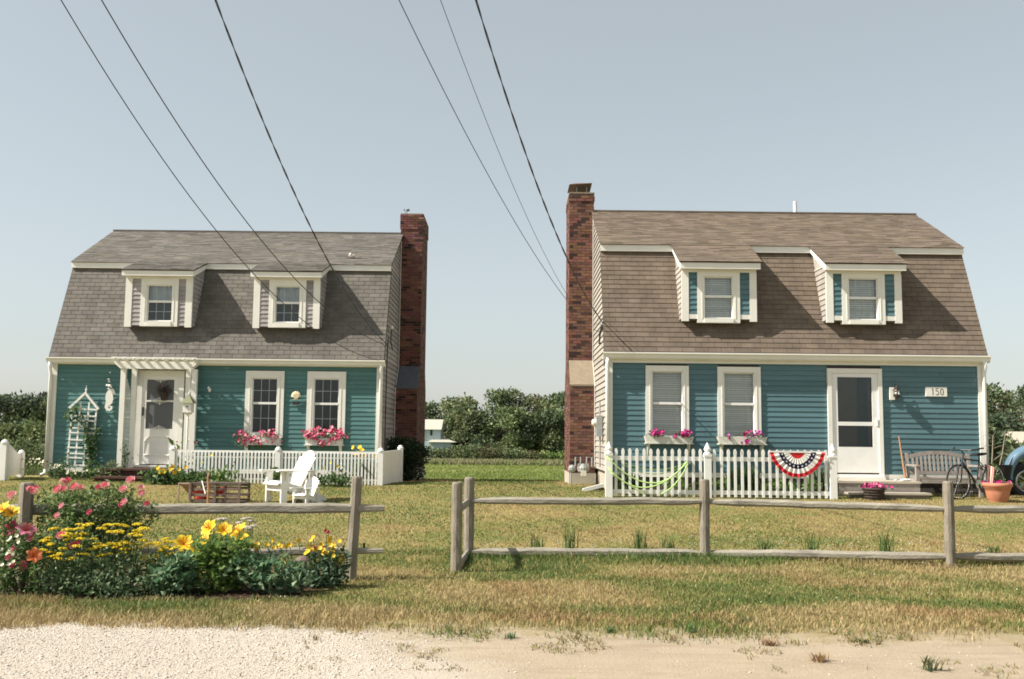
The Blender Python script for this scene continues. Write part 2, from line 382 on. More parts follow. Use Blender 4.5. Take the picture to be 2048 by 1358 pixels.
def window(parent, x0, x1, z0, z1, yf, side, top, bot, rail_z, cols, rows, blind, sub, trim=TRIM, curtain=False, cross=True):
    """double hung window: frame, two sashes, panes, muntins"""
    f = MB()
    f.box(x0, x0 + side, yf, yf + 0.14, z0, z1).box(x1 - side, x1, yf, yf + 0.14, z0, z1)
    f.box(x0 + side, x1 - side, yf + 0.001, yf + 0.14, z1 - top, z1).box(x0 + side, x1 - side, yf - 0.02, yf + 0.14, z0, z0 + bot)
    f.box(x0 + side * 0.62, x0 + side * 0.74, yf - 0.008, yf, z0 + bot, z1 - top * 0.6).box(x1 - side * 0.74, x1 - side * 0.62, yf - 0.008, yf, z0 + bot, z1 - top * 0.6)
    fr = f.build('window', trim, parent)
    hold = parent if sub else fr
    gx0, gx1, gz0, gz1 = x0 + side, x1 - side, z0 + bot, z1 - top
    for nm, a, b, yy in (('upper_sash', rail_z, gz1, yf + 0.045), ('lower_sash', gz0, rail_z, yf + 0.07)):
        t = 0.022; up = nm == 'upper_sash'
        s_ = MB().box(gx0, gx0 + t, yy, yy + 0.025, a, b).box(gx1 - t, gx1, yy, yy + 0.025, a, b)
        s_.box(gx0 + t, gx1 - t, yy, yy + 0.025, a - (0.012 if up else 0), a + (0.02 if up else 0.03)).box(gx0 + t, gx1 - t, yy - (0 if up else 0.03), yy + 0.025, b - (0.025 if up else 0.03), b + (0 if up else 0.022))
        s_.build(nm, VINYL, hold)
        ax0, ax1, az0, az1 = gx0 + t, gx1 - t, a + 0.025, b - 0.025
        cw = (ax1 - ax0) / cols; rh = (az1 - az0) / rows
        pm = MB().box(0, cw - 0.002, 0, 0.004, 0, rh - 0.002).mesh('pane')
        for i in range(cols):
            for j in range(rows): piece('pane', pm, GLASS, hold, (ax0 + i * cw, yy + 0.012, az0 + j * rh))
        mu = MB().tint(0.9)
        for i in range(1, cols): mu.box(ax0 + i * cw - 0.007, ax0 + i * cw + 0.007, yy + 0.017, yy + 0.024, az0, az1)
        for j in range(1, rows): mu.box(ax0, ax1, yy + 0.0165, yy + 0.0235, az0 + j * rh - 0.007, az0 + j * rh + 0.007)
        mu.build('muntin_grid', VINYL, hold)
    if blind:
        bl = MB(); z = gz0 + 0.03; k = 0
        while z < gz1 - 0.02:
            bl.tint(rnd.uniform(0.85, 1.05)); bl.add([(gx0 + 0.01, yf + 0.162, z), (gx1 - 0.01, yf + 0.162, z), (gx1 - 0.01, yf + 0.172, z + 0.041), (gx0 + 0.01, yf + 0.172, z + 0.041)], [(0, 1, 2, 3)])
            z += 0.046; k += 1
        for fx in (0.2, 0.8): bl.box(gx0 + (gx1 - gx0) * fx - 0.003, gx0 + (gx1 - gx0) * fx + 0.003, yf + 0.15, yf + 0.153, gz0, gz1)
        bl.build('blind', BLIND, hold)
    if curtain:
        c = MB(); n = 14
        z0c = curtain if isinstance(curtain, float) else rail_z
        vs = []
        for i in range(n + 1):
            x = gx0 + (gx1 - gx0) * i / n; yy = yf + 0.17 + 0.012 * math.sin(i * 2.1)
            vs += [(x, yy, z0c + 0.015 * math.sin(i * 1.9)), (x, yy, gz1 + 0.02)]
        c.add(vs, [(2 * i, 2 * i + 2, 2 * i + 3, 2 * i + 1) for i in range(n)]).build('curtain', CURT, hold)
    return fr

def make_house(name, label, x0, y0, chim_side, P):
    H = thing(name, label, 'house', (x0, y0, ZB))
    Z = lambda z: z - ZB
    sid, roofm, cedar = P['siding'], P['roof'], P['cedar']
    wins, door = P['wins'], P['door']
    holes = [(a + 0.04, b - 0.04, c + 0.04, d - 0.04) for a, b, c, d in wins] + [(door[0] + 0.03, door[1] - 0.03, door[2] - 0.3, door[3] - 0.03)]
    base = Z(P['sill_z'])
    # carcass
    fnd = MB().box(0.05, W - 0.05, 0.06, DEP - 0.06, -0.6, base + 0.04); fnd.build('foundation', CONC, H)
    wl = MB()
    for a, b, c, d in cells(0.02, W - 0.02, base, EAVE_Z - 0.16, holes): wl.box(a, b, 0.012, 0.10, c, d)
    wl.build('wall_sheathing', DECK, H); MB().box(0.02, W - 0.02, DEP - 0.1, DEP, base, EAVE_Z).build('back_wall', cedar, H)
    MB().box(0.1, W - 0.1, 0.12, DEP - 0.12, base - 0.02, base + 0.02).box(0.1, W - 0.1, 0.3, DEP - 0.12, EAVE_Z - 0.1, EAVE_Z - 0.05).box(0.1, W - 0.1, 2.6, 2.65, base + 0.03, EAVE_Z - 0.11).build('interior', ROOM, H)
    # clapboards
    ex = 0.107; z = base; k = 0
    while z < EAVE_Z - 0.17:
        zt = min(z + ex, EAVE_Z - 0.155)
        cuts = sorted([(h[0] - 0.03, h[1] + 0.03) for h in [(a + 0.05, b - 0.05, c + 0.05, d - 0.05) for a, b, c, d in wins] + [(door[0] + 0.04, door[1] - 0.04, door[2] - 0.3, door[3] - 0.04)] if h[2] < zt and h[3] > z])
        segs = []; cx = 0.10
        for a, b in cuts: segs.append((cx, a)); cx = b
        segs.append((cx, W - 0.10))
        segs2 = []
        for a, b in segs:      # butt joints of long boards
            if b - a > 2.0 and rnd.random() < 0.8: m_ = a + (b - a) * rnd.uniform(0.25, 0.75); segs2 += [(a, m_ - 0.0015), (m_ + 0.0015, b)]
            else: segs2.append((a, b))
        for a, b in segs2:
            if b - a < 0.01: continue
            MB().tint(rnd.uniform(0.9, 1.1)).prism([(0.011, z + 0.001), (-0.018, z + 0.001), (-0.004, zt), (0.011, zt)], 'x', a, b).build('clapboard', sid, H)
        z += ex; k += 1
    # skirt board, corner boards, frieze
    MB().box(0, W, -0.032, 0.05, base - 0.10, base - 0.002).build('skirt_board', TRIM, H)
    for a, b in ((-0.005, 0.11), (W - 0.11, W + 0.005)):
        MB().box(a, b, -0.036, 0.01, base, EAVE_Z - 0.15).build('corner_board', TRIM, H)
    for a, b in ((-0.024, 0.0), (W, W + 0.024)):
        MB().box(a, b, -0.030, 0.10, base, EAVE_Z - 0.15).build('corner_board', TRIM, H)
    MB().box(-0.03, W + 0.03, -0.045, 0.0, EAVE_Z - P['frieze'], EAVE_Z - 0.152).build('frieze_board', TRIM, H)
    MB().box(-0.05, W + 0.05, EAVE_Y + 0.09, 0.02, EAVE_Z - 0.15, EAVE_Z - 0.12).build('soffit', TRIM, H)
    # gutter: moulded fascia
    gp = [(EAVE_Y + 0.10, EAVE_Z - 0.16), (EAVE_Y - 0.0, EAVE_Z - 0.16), (EAVE_Y - 0.04, EAVE_Z - 0.13), (EAVE_Y - 0.055, EAVE_Z - 0.07), (EAVE_Y - 0.09, EAVE_Z - 0.045), (EAVE_Y - 0.09, EAVE_Z - 0.015), (EAVE_Y - 0.07, EAVE_Z - 0.015), (EAVE_Y - 0.04, EAVE_Z - 0.07), (EAVE_Y + 0.02, EAVE_Z - 0.12), (EAVE_Y + 0.10, EAVE_Z - 0.12)]
    MB().prism(gp, 'x', -0.10, W + 0.10).build('gutter', TRIM, H)
    # downspouts
    for dx, zb_ in P['spouts']:
        d = MB(); yy = -0.08
        d.tube([(dx, EAVE_Y - 0.02, EAVE_Z - 0.13), (dx, EAVE_Y - 0.01, EAVE_Z - 0.24), (dx, yy, EAVE_Z - 0.40), (dx, yy, Z(zb_) + 0.1)], 0.042, 8)
        d.tube([(dx, yy, Z(zb_) + 0.12), (dx, yy - 0.03, Z(zb_) + 0.03), (dx - P['spout_dir'] * 0.05, yy - 0.12, Z(zb_))], 0.044, 8)
        d.build('downspout', VINYL, H, smooth=True)
    # lower and upper roof decks (front and back)
    ov = 0.07
    def slope(ya, za, yb, zb, t, nm, m_, x_0=-ov, x_1=W + ov):
        nrm = Vector((0, -(zb - za), (yb - ya))).normalized() * t
        MB().prism([(ya, za), (yb, zb), (yb - nrm.y, zb - nrm.z), (ya - nrm.y, za - nrm.z)], 'x', x_0, x_1).build(nm, m_, H)
    slope(EAVE_Y, EAVE_Z, KINK_Y, KINK_Z, 0.07, 'lower_roof', DECK)
    slope(UP_Y, UP_Z, RID_Y, RID_Z, 0.06, 'upper_roof', DECK)
    MB().prism([(RID_Y, RID_Z), (DEP - UP_Y, UP_Z), (DEP - UP_Y, UP_Z - 0.06), (RID_Y, RID_Z - 0.07)], 'x', -ov, W + ov).build('upper_roof', roofm, H)
    MB().prism([(DEP - KINK_Y, KINK_Z), (DEP - EAVE_Y, EAVE_Z), (DEP - EAVE_Y - 0.07, EAVE_Z), (DEP - KINK_Y - 0.07, KINK_Z)], 'x', -ov, W + ov).build('lower_roof', roofm, H)
    MB().box(-ov - 0.01, W + ov + 0.01, RID_Y - 0.10, RID_Y + 0.10, RID_Z - 0.03, RID_Z + 0.005).build('ridge_cap', roofm, H)
    # fascia under the upper slope, split by the dormers
    dz = P['dorm_z']; dorms = P['dorms']
    segs = []; cx = -ov
    for a, b in dorms: segs.append((cx, a - 0.06)); cx = b + 0.06
    segs.append((cx, W + ov))
    for a, b in segs: MB().box(a, b, UP_Y + 0.0, UP_Y + 0.03, UP_Z - 0.15, UP_Z - 0.012).box(a, b, UP_Y + 0.03, UP_Y + 0.25, UP_Z - 0.15, UP_Z - 0.13).build('fascia', TRIM, H)
    # gable walls
    def gpoly(x_a, x_b, m_, nm):
        pr = [(0.06, base), (0.06, EAVE_Z), (KINK_Y + 0.07, KINK_Z), (UP_Y + 0.16, UP_Z - 0.06), (RID_Y, RID_Z - 0.09), (DEP - UP_Y - 0.16, UP_Z - 0.06), (DEP - KINK_Y - 0.07, KINK_Z), (DEP - 0.06, EAVE_Z), (DEP - 0.06, base)]
        MB().prism(pr, 'x', x_a, x_b).build(nm, m_, H)
    gpoly(0.012, 0.10, cedar if chim_side > 0 else DECK, 'gable_wall'); gpoly(W - 0.10, W - 0.012, cedar if chim_side < 0 else DECK, 'gable_wall')
    gx = 0.0 if chim_side < 0 else W
    s = chim_side
    z = base; ex = 0.127
    while z < RID_Z - 0.12:
        zt = min(z + ex, RID_Z - 0.1); a, b = roof_ylim(max(z, 0)); a2, b2 = roof_ylim(zt)
        a = max(a, 0.075 if z < EAVE_Z else 0); 
        # course that leans out at the bottom
        xo = gx + s * 0.030; xi = gx + s * 0.006; xb = gx - s * 0.012
        vs = [(xb, a, z), (xo, a, z + 0.002), (xo, b, z + 0.002), (xb, b, z), (xb, a2, zt), (xi, a2, zt), (xi, b2, zt), (xb, b2, zt)]
        MB().tint(rnd.uniform(0.85, 1.12)).add(vs, [(0, 1, 2, 3), (7, 6, 5, 4), (0, 4, 5, 1), (1, 5, 6, 2), (2, 6, 7, 3), (3, 7, 4, 0)]).build('shingle_course', cedar, H)
        z += ex
    # rake boards
    for gxx, ss in ((0.0, -1), (W, 1)):
        xa, xb = (gxx + ss * 0.032, gxx + ss * 0.062)
        xa, xb = min(xa, xb), max(xa, xb)
        for (ya, za), (yb, zb) in (((EAVE_Y, EAVE_Z - 0.02), (KINK_Y, KINK_Z)), ((UP_Y, UP_Z - 0.02), (RID_Y, RID_Z - 0.02)), ((RID_Y, RID_Z - 0.02), (DEP - UP_Y, UP_Z - 0.02)), ((DEP - KINK_Y, KINK_Z), (DEP - EAVE_Y, EAVE_Z))):
            d = Vector((yb - ya, zb - za)).normalized(); nn = Vector((d.y, -d.x)) * P['rake']
            if abs(d.y) > 0.8 and nn.x * (1 if ya < RID_Y else -1) < 0: nn = -nn
            MB().prism([(ya, za), (yb, zb), (yb + nn.x, zb + nn.y), (ya + nn.x, za + nn.y)], 'x', xa, xb).build('rake_board', P['rake_mat'], H)
    # ---------------- shingles of the lower slope
    d = Vector((0, KINK_Y - EAVE_Y, KINK_Z - EAVE_Z)); Ls = d.length; d.normalize(); ang = math.atan2(d.z, d.y)
    sw, sx = 0.272, P['expo']; rows = int((Ls + 0.02) / sx)
    variants = []
    for v in range(7):
        t = [0.88, 0.94, 0.98, 1.0, 1.03, 1.08, 0.92][v]
        q = MB().tint(t, t * rnd.uniform(0.97, 1.02), t * rnd.uniform(0.94, 1.04))
        th = P['thick']
        q.add([(0.004, 0, 0.001), (sw - P['gap'], 0, 0.001), (sw - P['gap'], sx + 0.03, -0.001), (0.004, sx + 0.03, -0.001), (0.004, 0, th), (sw - P['gap'], 0, th), (sw - P['gap'], sx + 0.03, 0.003), (0.004, sx + 0.03, 0.003)],
              [(0, 3, 2, 1), (4, 5, 6, 7), (0, 1, 5, 4), (1, 2, 6, 5), (2, 3, 7, 6), (3, 0, 4, 7)])
        variants.append(q.mesh('shingle'))
    spots = []
    for r_ in range(rows):
        zc = EAVE_Z + (r_ + 0.5) * sx * d.z
        x = -ov + (0 if r_ % 2 == 0 else -sw / 2) + rnd.uniform(-0.015, 0.015)
        while x < W + ov - 0.02:
            xm = x + sw / 2
            hid = any(a < x + 0.02 and x + sw - 0.02 < b and dz[0] + 0.05 < zc for a, b in dorms)
            if not hid: spots.append((x, r_))
            x += sw
    order = sorted(range(len(spots)), key=lambda i: spots[i][1]); keep = set(order[:300])
    joined = MB()
    for i, (x, r_) in enumerate(spots):
        p = Vector((x, EAVE_Y, EAVE_Z)) + d * (r_ * sx)
        me = variants[rnd.randrange(7)]
        xl, xr = max(x, -ov), min(x + sw, W + ov)
        full = xl == x and xr == x + sw
        if i in keep and full: piece('shingle', me, roofm, H, p, (ang, 0, 0))
        else:
            t = rnd.uniform(0.88, 1.08); joined.tint(t, t * 0.99, t * 0.97); th = P['thick']
            M4 = Matrix.Translation((0, p.y, p.z)) @ Matrix.Rotation(ang, 4, 'X')
            vs = [(xl + .004, 0, .001), (xr - P['gap'], 0, .001), (xr - P['gap'], sx + .03, -.001), (xl + .004, sx + .03, -.001), (xl + .004, 0, th), (xr - P['gap'], 0, th), (xr - P['gap'], sx + .03, .003), (xl + .004, sx + .03, .003)]
            joined.add([M4 @ Vector(v) for v in vs], [(0, 3, 2, 1), (4, 5, 6, 7), (0, 1, 5, 4), (1, 2, 6, 5), (2, 3, 7, 6), (3, 0, 4, 7)])
    tag(joined.build('shingle_field', roofm, H), kind='stuff')
    # ---------------- shingles of the upper slope: foreshortened, one field
    def upper_field(parent, xa, xb, ya, za, yb, zb, ex_, nm):
        d2 = Vector((0, yb - ya, zb - za)); L2 = d2.length; d2.normalize(); n2 = Vector((0, -d2.z, d2.y)); q = MB()
        r_ = 0
        while r_ * ex_ < L2 - 0.01:
            x = xa - (0.15 if r_ % 2 else 0.05) * rnd.random()
            while x < xb - 0.01:
                wv = rnd.uniform(0.2, 0.36); a_ = max(x, xa); b_ = min(x + wv, xb); x += wv
                if b_ - a_ < 0.03: continue
                s0 = r_ * ex_; s1 = min(s0 + ex_ + 0.02, L2); th = rnd.uniform(0.007, 0.016)
                A = Vector((0, ya, za)) + d2 * s0; B = Vector((0, ya, za)) + d2 * s1
                t = rnd.uniform(0.82, 1.16); q.tint(t, t * rnd.uniform(0.97, 1.01), t * rnd.uniform(0.92, 1.02))
                q.add([(a_ + .003, A.y, A.z), (b_, A.y, A.z), (b_, A.y + n2.y * th, A.z + n2.z * th), (a_ + .003, A.y + n2.y * th, A.z + n2.z * th), (b_, B.y + n2.y * 0.002, B.z + n2.z * 0.002), (a_ + .003, B.y + n2.y * 0.002, B.z + n2.z * 0.002)], [(0, 1, 2, 3), (3, 2, 4, 5), (0, 3, 5), (1, 4, 2)])
            r_ += 1
        tag(q.build(nm, roofm, parent), kind='stuff')
    upper_field(H, -ov - 0.01, W + ov + 0.01, UP_Y - 0.03, UP_Z - 0.012, RID_Y, RID_Z, P['up_expo'], 'upper_shingle_field')
    # ---------------- dormers
    for di, (a, b) in enumerate(dorms):
        zb_, zf0, zf1 = dz          # foot, fascia bottom, fascia top (local)
        yf = P['dorm_y']; D = MB()
        yb_ = UP_Y + 0.06
        # cheeks and body
        ce = P['cheek_inset']
        for xx, sgn in ((a, 1), (b, -1)):
            pr = [(yf + 0.02, zb_ + 0.02), (yf + 0.02, zf1 - 0.03), (KINK_Y + 0.1, UP_Z - 0.02), (KINK_Y + 0.1, KINK_Z - 0.1), (low_y(zb_ + 0.02) + 0.02, zb_ + 0.02)]
            x_a, x_b = sorted((xx + sgn * 0.008, xx + sgn * 0.06))
            D.prism(pr, 'x', x_a, x_b)
        D.box(a + 0.061, b - 0.061, yf + 0.02, low_y(zb_) + 0.03, zb_ + 0.02, zb_ + 0.04)
        dm = D.build('dormer', cedar, H)
        # cheek shingles
        for xx, sgn in ((a, -1), (b, 1)):
            q = MB(); z = zb_ + 0.03
            while z < zf1 - 0.02:
                zt = min(z + 0.115, zf1)
                y_r0, y_r1 = low_y(z), low_y(zt)
                ytop = lambda zz: yf + 0.03
                if y_r1 - yf > 0.05:
                    q.tint(rnd.uniform(0.85, 1.12))
                    xo, xi = xx + sgn * 0.018, xx - sgn * 0.002
                    q.add([(xi, yf + 0.02, z), (xo, yf + 0.02, z), (xo, max(y_r0, yf + 0.03), z), (xi, max(y_r0, yf + 0.03), z), (xi, yf + 0.02, zt), (xi + sgn * 0.002, yf + 0.02, zt), (xi + sgn * 0.002, y_r1, zt), (xi, y_r1, zt)],
                          [(0, 1, 2, 3), (7, 6, 5, 4), (0, 4, 5, 1), (1, 5, 6, 2), (2, 6, 7, 3), (3, 7, 4, 0)])
                z += 0.115
            tag(q.build('cheek_shingles', P['cheek_mat'], dm), kind='stuff')
        # side fascia (sloping) and side casing
        sl_ = (UP_Z - zf1) / (UP_Y - (yf - 0.16))
        for xx, sgn in ((a - 0.055, -1), (b + 0.055, 1)):
            x_a, x_b = sorted((xx, xx - sgn * 0.03))
            MB().prism([(yf - 0.15, zf1 - 0.015), (UP_Y + 0.02, UP_Z - 0.015), (UP_Y + 0.02, UP_Z - 0.14), (yf - 0.10, zf0 + 0.005), (yf - 0.15, zf0 + 0.02)], 'x', x_a, x_b).build('side_fascia', TRIM, dm)
            MB().prism([(yf - 0.13, zf0 + 0.03), (UP_Y, UP_Z - 0.13), (UP_Y, UP_Z - 0.115), (yf - 0.13, zf0 + 0.045)], 'x', *sorted((xx - sgn * 0.03, xx - sgn * 0.07))).build('side_soffit', TRIM, dm)
        # roof slab
        MB().prism([(yf - 0.19, zf1 - 0.012), (UP_Y + 0.06, UP_Z + 0.02), (UP_Y + 0.06, UP_Z - 0.012), (yf - 0.19, zf1 - 0.03)], 'x', a - 0.075, b + 0.075).build('dormer_roof', DECK, dm)
        upper_field(dm, a - 0.085, b + 0.085, yf - 0.21, zf1 - 0.010, UP_Y + 0.06, UP_Z + 0.026, P['up_expo'], 'dormer_shingle_field')
        # front fascia + soffit + frieze
        MB().box(a - 0.055, b + 0.055, yf - 0.18, yf - 0.15, zf0, zf1 - 0.016).build('front_fascia', TRIM, dm)
        MB().box(a - 0.02, b + 0.02, yf - 0.15, yf + 0.02, zf0 + 0.01, zf0 + 0.03).build('dormer_soffit', TRIM, dm)
        MB().box(a, b, yf - 0.012, yf + 0.02, zf0 - 0.05, zf0 + 0.008).build('dormer_frieze', TRIM, dm)
        # corner boards
        cb = P['dorm_corner']
        for x_a, x_b in ((a - 0.004, a + cb), (b - cb, b + 0.004)):
            MB().box(x_a, x_b, yf - 0.024, yf + 0.03, zb_ - P['corner_drop'], zf0 - 0.05).build('dormer_corner_board', TRIM, dm)
        # siding strips beside the window
        wx0, wx1 = P['dorm_win'](a, b)
        for x_a, x_b in ((a + cb, wx0), (wx1, b - cb)):
            z = zb_ + P['strip_base']; q = 0
            MB().box(x_a, x_b, yf + 0.005, yf + 0.02, zb_ + 0.01, zf0 - 0.05).build('strip_backing', DECK, dm)
            if P['strip_base'] > 0.05: MB().box(x_a, x_b, yf - 0.018, yf + 0.004, zb_ + 0.03, zb_ + P['strip_base'] - 0.002).build('apron_board', TRIM, dm)
            while z < zf0 - 0.055:
                zt = min(z + P['strip_ex'], zf0 - 0.052)
                MB().tint(rnd.uniform(0.85, 1.1)).prism([(yf + 0.004, z + .001), (yf - 0.02, z + .001), (yf - 0.002, zt), (yf + 0.004, zt)], 'x', x_a + 0.001, x_b - 0.001).build(P['strip_name'], P['strip_mat'], dm)
                z += P['strip_ex']
        wz0, wz1 = zb_ - P['win_drop'], zf0 - 0.048
        MB().box(wx0 + 0.05, wx1 - 0.05, yf + 0.30, yf + 0.32, wz0 + 0.05, wz1).build('dormer_interior', ROOM, dm)
        window(dm, wx0, wx1, wz0, wz1, yf - 0.03, P['dw_side'], P['dw_top'], P['dw_bot'], (wz0 + wz1) / 2 + 0.03, P['cols'], 2, P['blind'], True, curtain=(not P['blind']))
    # ---------------- windows and door
    for i, (a, b, c, d_) in enumerate(wins):
        window(H, a, b, c, d_, -0.05, P['w_side'], P['w_top'], 0.10, P['rail_z'], P['cols'], 2 if not P['blind'] else 3, P['blind'], False)
    P['door_fn'](H, door)
    # ---------------- chimney
    cx0, cx1 = (gx - 0.62, gx - 0.012) if s < 0 else (gx + 0.012, gx + 0.62)
    U = P['chim']     # upper front y, lower front y, back y, shoulder top z, shoulder bottom z, top z
    yu, yl, yb2, zs1, zs0, zt_, zbt = U
    core = MB().box(cx0 + 0.008, cx1 - 0.008, yu + 0.008, yb2 - 0.3, zbt, zt_ - 0.01)
    core.box(cx0 + 0.008, cx1 - 0.008, yl + 0.008, yb2 - 0.008, zbt, zs0)
    core.prism([(yl + 0.008, zs0 - 0.01), (yu + 0.012, zs1 - 0.02), (yb2 - 0.3, zs1), (yb2 - 0.008, zs0 - 0.01)], 'x', cx0 + 0.008, cx1 - 0.008)
    CH = core.build('chimney', MORTAR, H)
    MB().prism([(yl - 0.02, zs0 - 0.02), (yl - 0.02, zs0 + 0.02), (yu - 0.01, zs1 + 0.02), (yu - 0.01, zs1 - 0.02)], 'x', cx0 + 0.0, cx1 - 0.0).build('shoulder_cap', P['cap_mat'], CH)
    MB().box(cx0 - 0.01, cx1 + 0.01, yl - 0.015, yb2 + 0.01, zbt - 0.5, zbt).build('chimney_footing', CONC, CH)
    bl, bh, ml = 0.19, 0.058, 0.011
    def btint():
        k = rnd.random()
        if k < 0.18: t = rnd.uniform(0.2, 0.4); return (t * 0.9, t * 1.25, t * 1.5)
        if k < 0.3: t = rnd.uniform(1.15, 1.6); return (t * 1.05, t * 1.3, t * 1.25)
        t = rnd.uniform(0.65, 1.2); return (t, t * rnd.uniform(0.8, 1.15), t * rnd.uniform(0.8, 1.15))
    def btint2(): t = rnd.uniform(0.7, 1.35); return (t, t * rnd.uniform(0.85, 1.3), t * rnd.uniform(0.85, 1.3))
    bm = []
    for v in range(16): bm.append(MB().tint(*([(0.3, 0.42, 0.5), (0.22, 0.3, 0.36), (0.42, 0.5, 0.55)][v] if v < 3 else btint2())).box(0, bl, 0, 0.05, 0, bh).mesh('brick'))
    fld = MB(); cnt = 0
    def course(y_f, y_b, z, k, sep, grow=0.0):
        nonlocal cnt
        x = cx0 - grow - (0.0 if k % 2 == 0 else bl / 2 + ml / 2); xr = cx1 + grow
        while x < xr - 0.02:
            a_ = max(x, cx0 - grow); b_ = min(x + bl, xr)
            if b_ - a_ > 0.02:
                if sep and cnt < 300 and b_ - a_ > 0.18: piece('brick', bm[rnd.randrange(16)], BRICK, CH, (a_, y_f - grow, z)); cnt += 1
                else: fld.tint(*btint()).box(a_, b_, y_f - grow, y_f + 0.05, z, z + bh)
            x += bl + ml
        y = y_f + 0.051 + (0.0 if k % 2 else -bl / 2)
        xo = cx0 - grow if s < 0 else cx1 + grow - 0.05
        while y < y_b:
            a_ = max(y, y_f + 0.051); b_ = min(y + bl, y_b)
            if b_ - a_ > 0.03: fld.tint(*btint()).box(xo, xo + 0.05, a_, b_, z, z + bh)
            y += bl + ml
        fld.tint(0.9).box(cx0 - grow, cx1 + grow, y_b - 0.01, y_b + 0.05 + grow, z, z + bh)
    z = zbt + 0.005; k = 0
    while z < zt_ - bh:
        if z + bh < zs0: yf_, yb_ = yl, yb2 - 0.06
        elif z < zs1:
            t = (z - zs0) / (zs1 - zs0); yf_ = yl + (yu - yl) * min(1, max(0, t)) + 0.1; yb_ = yb2 - 0.06 - 0.3 * t
        else: yf_, yb_ = yu, yb2 - 0.36
        if zs0 - bh <= z < zs1:
            y = yf_ + 0.05; xo = cx0 if s < 0 else cx1 - 0.05
            while y < yb_: fld.tint(*btint()).box(xo, xo + 0.05, y, min(y + bl, yb_ + 0.05), z, z + bh); y += bl + ml
        else: course(yf_, yb_, z, k, True, P['corbel'] if z > zt_ - P['corbel_h'] else 0.0)
        z += bh + ml; k += 1
    tag(fld.build('brick_field', BRICK, CH), kind='stuff')
    MB().box(cx0 - 0.01, cx1 + 0.01, yu - 0.01, yb2 - 0.28, zt_ - 0.005, zt_ + 0.025).build('chimney_wash', STONE, CH)
    # flashing board beside the chimney
    xf = sorted((gx + s * 0.031, gx + s * 0.045))
    MB().box(xf[0], xf[1], yu - 0.05, yu - 0.008, zs1, RID_Z - 0.25).box(xf[0], xf[1], yl - 0.06, yl - 0.008, base, zs0 - 0.02).prism([(yl - 0.06, zs0 - 0.02), (yl - 0.02, zs0 - 0.02), (yu - 0.008, zs1), (yu - 0.05, zs1)], 'x', xf[0], xf[1]).build('chimney_trim', TRIM, CH)
    return H, CH

# ---- doors
def scroll(mb, cx, cz, y, wid, hgt, up=1, both=False):
    """lacy white ornament of small curls"""
    for sg in ((1, -1) if both else (up,)):
        for sx in (-1, 1):
            for k, (fx, fr) in enumerate(((0.12, 1.0), (0.38, 0.75), (0.66, 0.5))):
                c = (cx + sx * wid * fx, cz + sg * hgt * fr * 0.45); rr = hgt * fr * 0.38
                pts = [(c[0] + rr * math.cos(a) * (1 - 0.06 * i), y, c[1] + rr * math.sin(a) * (1 - 0.06 * i)) for i, a in enumerate(np.linspace(0, 2 * math.pi * 0.9, 9))]
                mb.tube(pts, 0.0075, 5)
            mb.tube([(cx, y, cz), (cx + sx * wid, y, cz + sg * 0.01)], 0.008, 5)
        mb.tube([(cx, y, cz), (cx, y, cz + sg * hgt)], 0.009, 5)

def door_left(H, d):
    x0, x1, z0, z1 = d
    fr = MB().box(x0, x0 + 0.12, -0.06, 0.10, z0 + 0.01, z1).box(x1 - 0.12, x1, -0.06, 0.10, z0 + 0.01, z1).box(x0 + 0.12, x1 - 0.12, -0.058, 0.10, z1 - 0.13, z1)
    fr.box(x0 - 0.01, x1 + 0.01, -0.14, 0.10, z0 - 0.045, z0 + 0.008)
    D = fr.build('door', TRIM, H)
    a, b, c, e = x0 + 0.122, x1 - 0.122, z0 + 0.03, z1 - 0.132
    g0, g1, gb, gt, gm = a + 0.10, b - 0.12, z0 + 0.86, z1 - 0.22, z0 + 1.52
    s = MB()
    for q in cells(a, b, c, e, [(g0, g1, gb, gm - 0.02), (g0, g1, gm + 0.02, gt)]): s.box(q[0], q[1], -0.04, -0.005, q[2], q[3])
    s.build('storm_door', WHITE, D)
    MB().box(g0, g1, -0.02, -0.015, gb, gm - 0.02).box(g0, g1, -0.0205, -0.0155, gm + 0.02, gt).build('door_screen', DOORGL, D)
    p = MB(); zz0, zz1 = z0 + 0.24, z0 + 0.68
    pts = [(a + 0.10, zz0), (b - 0.10, zz0), (b - 0.10, zz1 - 0.12), (b - 0.16, zz1 - 0.05), (b - 0.22, zz1), (a + 0.22, zz1), (a + 0.16, zz1 - 0.05), (a + 0.10, zz1 - 0.12), (a + 0.10, zz0)]
    p.tube([(x, -0.044, z) for x, z in pts], 0.016, 5).build('door_panel_mould', WHITE, D)
    o = MB(); cx = (g0 + g1) / 2
    scroll(o, cx, gt + 0.01, -0.045, 0.18, 0.09, -1); scroll(o, cx, gm, -0.047, 0.20, 0.095, both=True); scroll(o, cx, gb - 0.01, -0.045, 0.18, 0.10, 1)
    o.build('scroll_ornament', WHITE, D)
    MB().box(a + 0.02, a + 0.055, -0.075, -0.041, z0 + 1.17, z0 + 1.37).build('door_handle', BLACK, D)
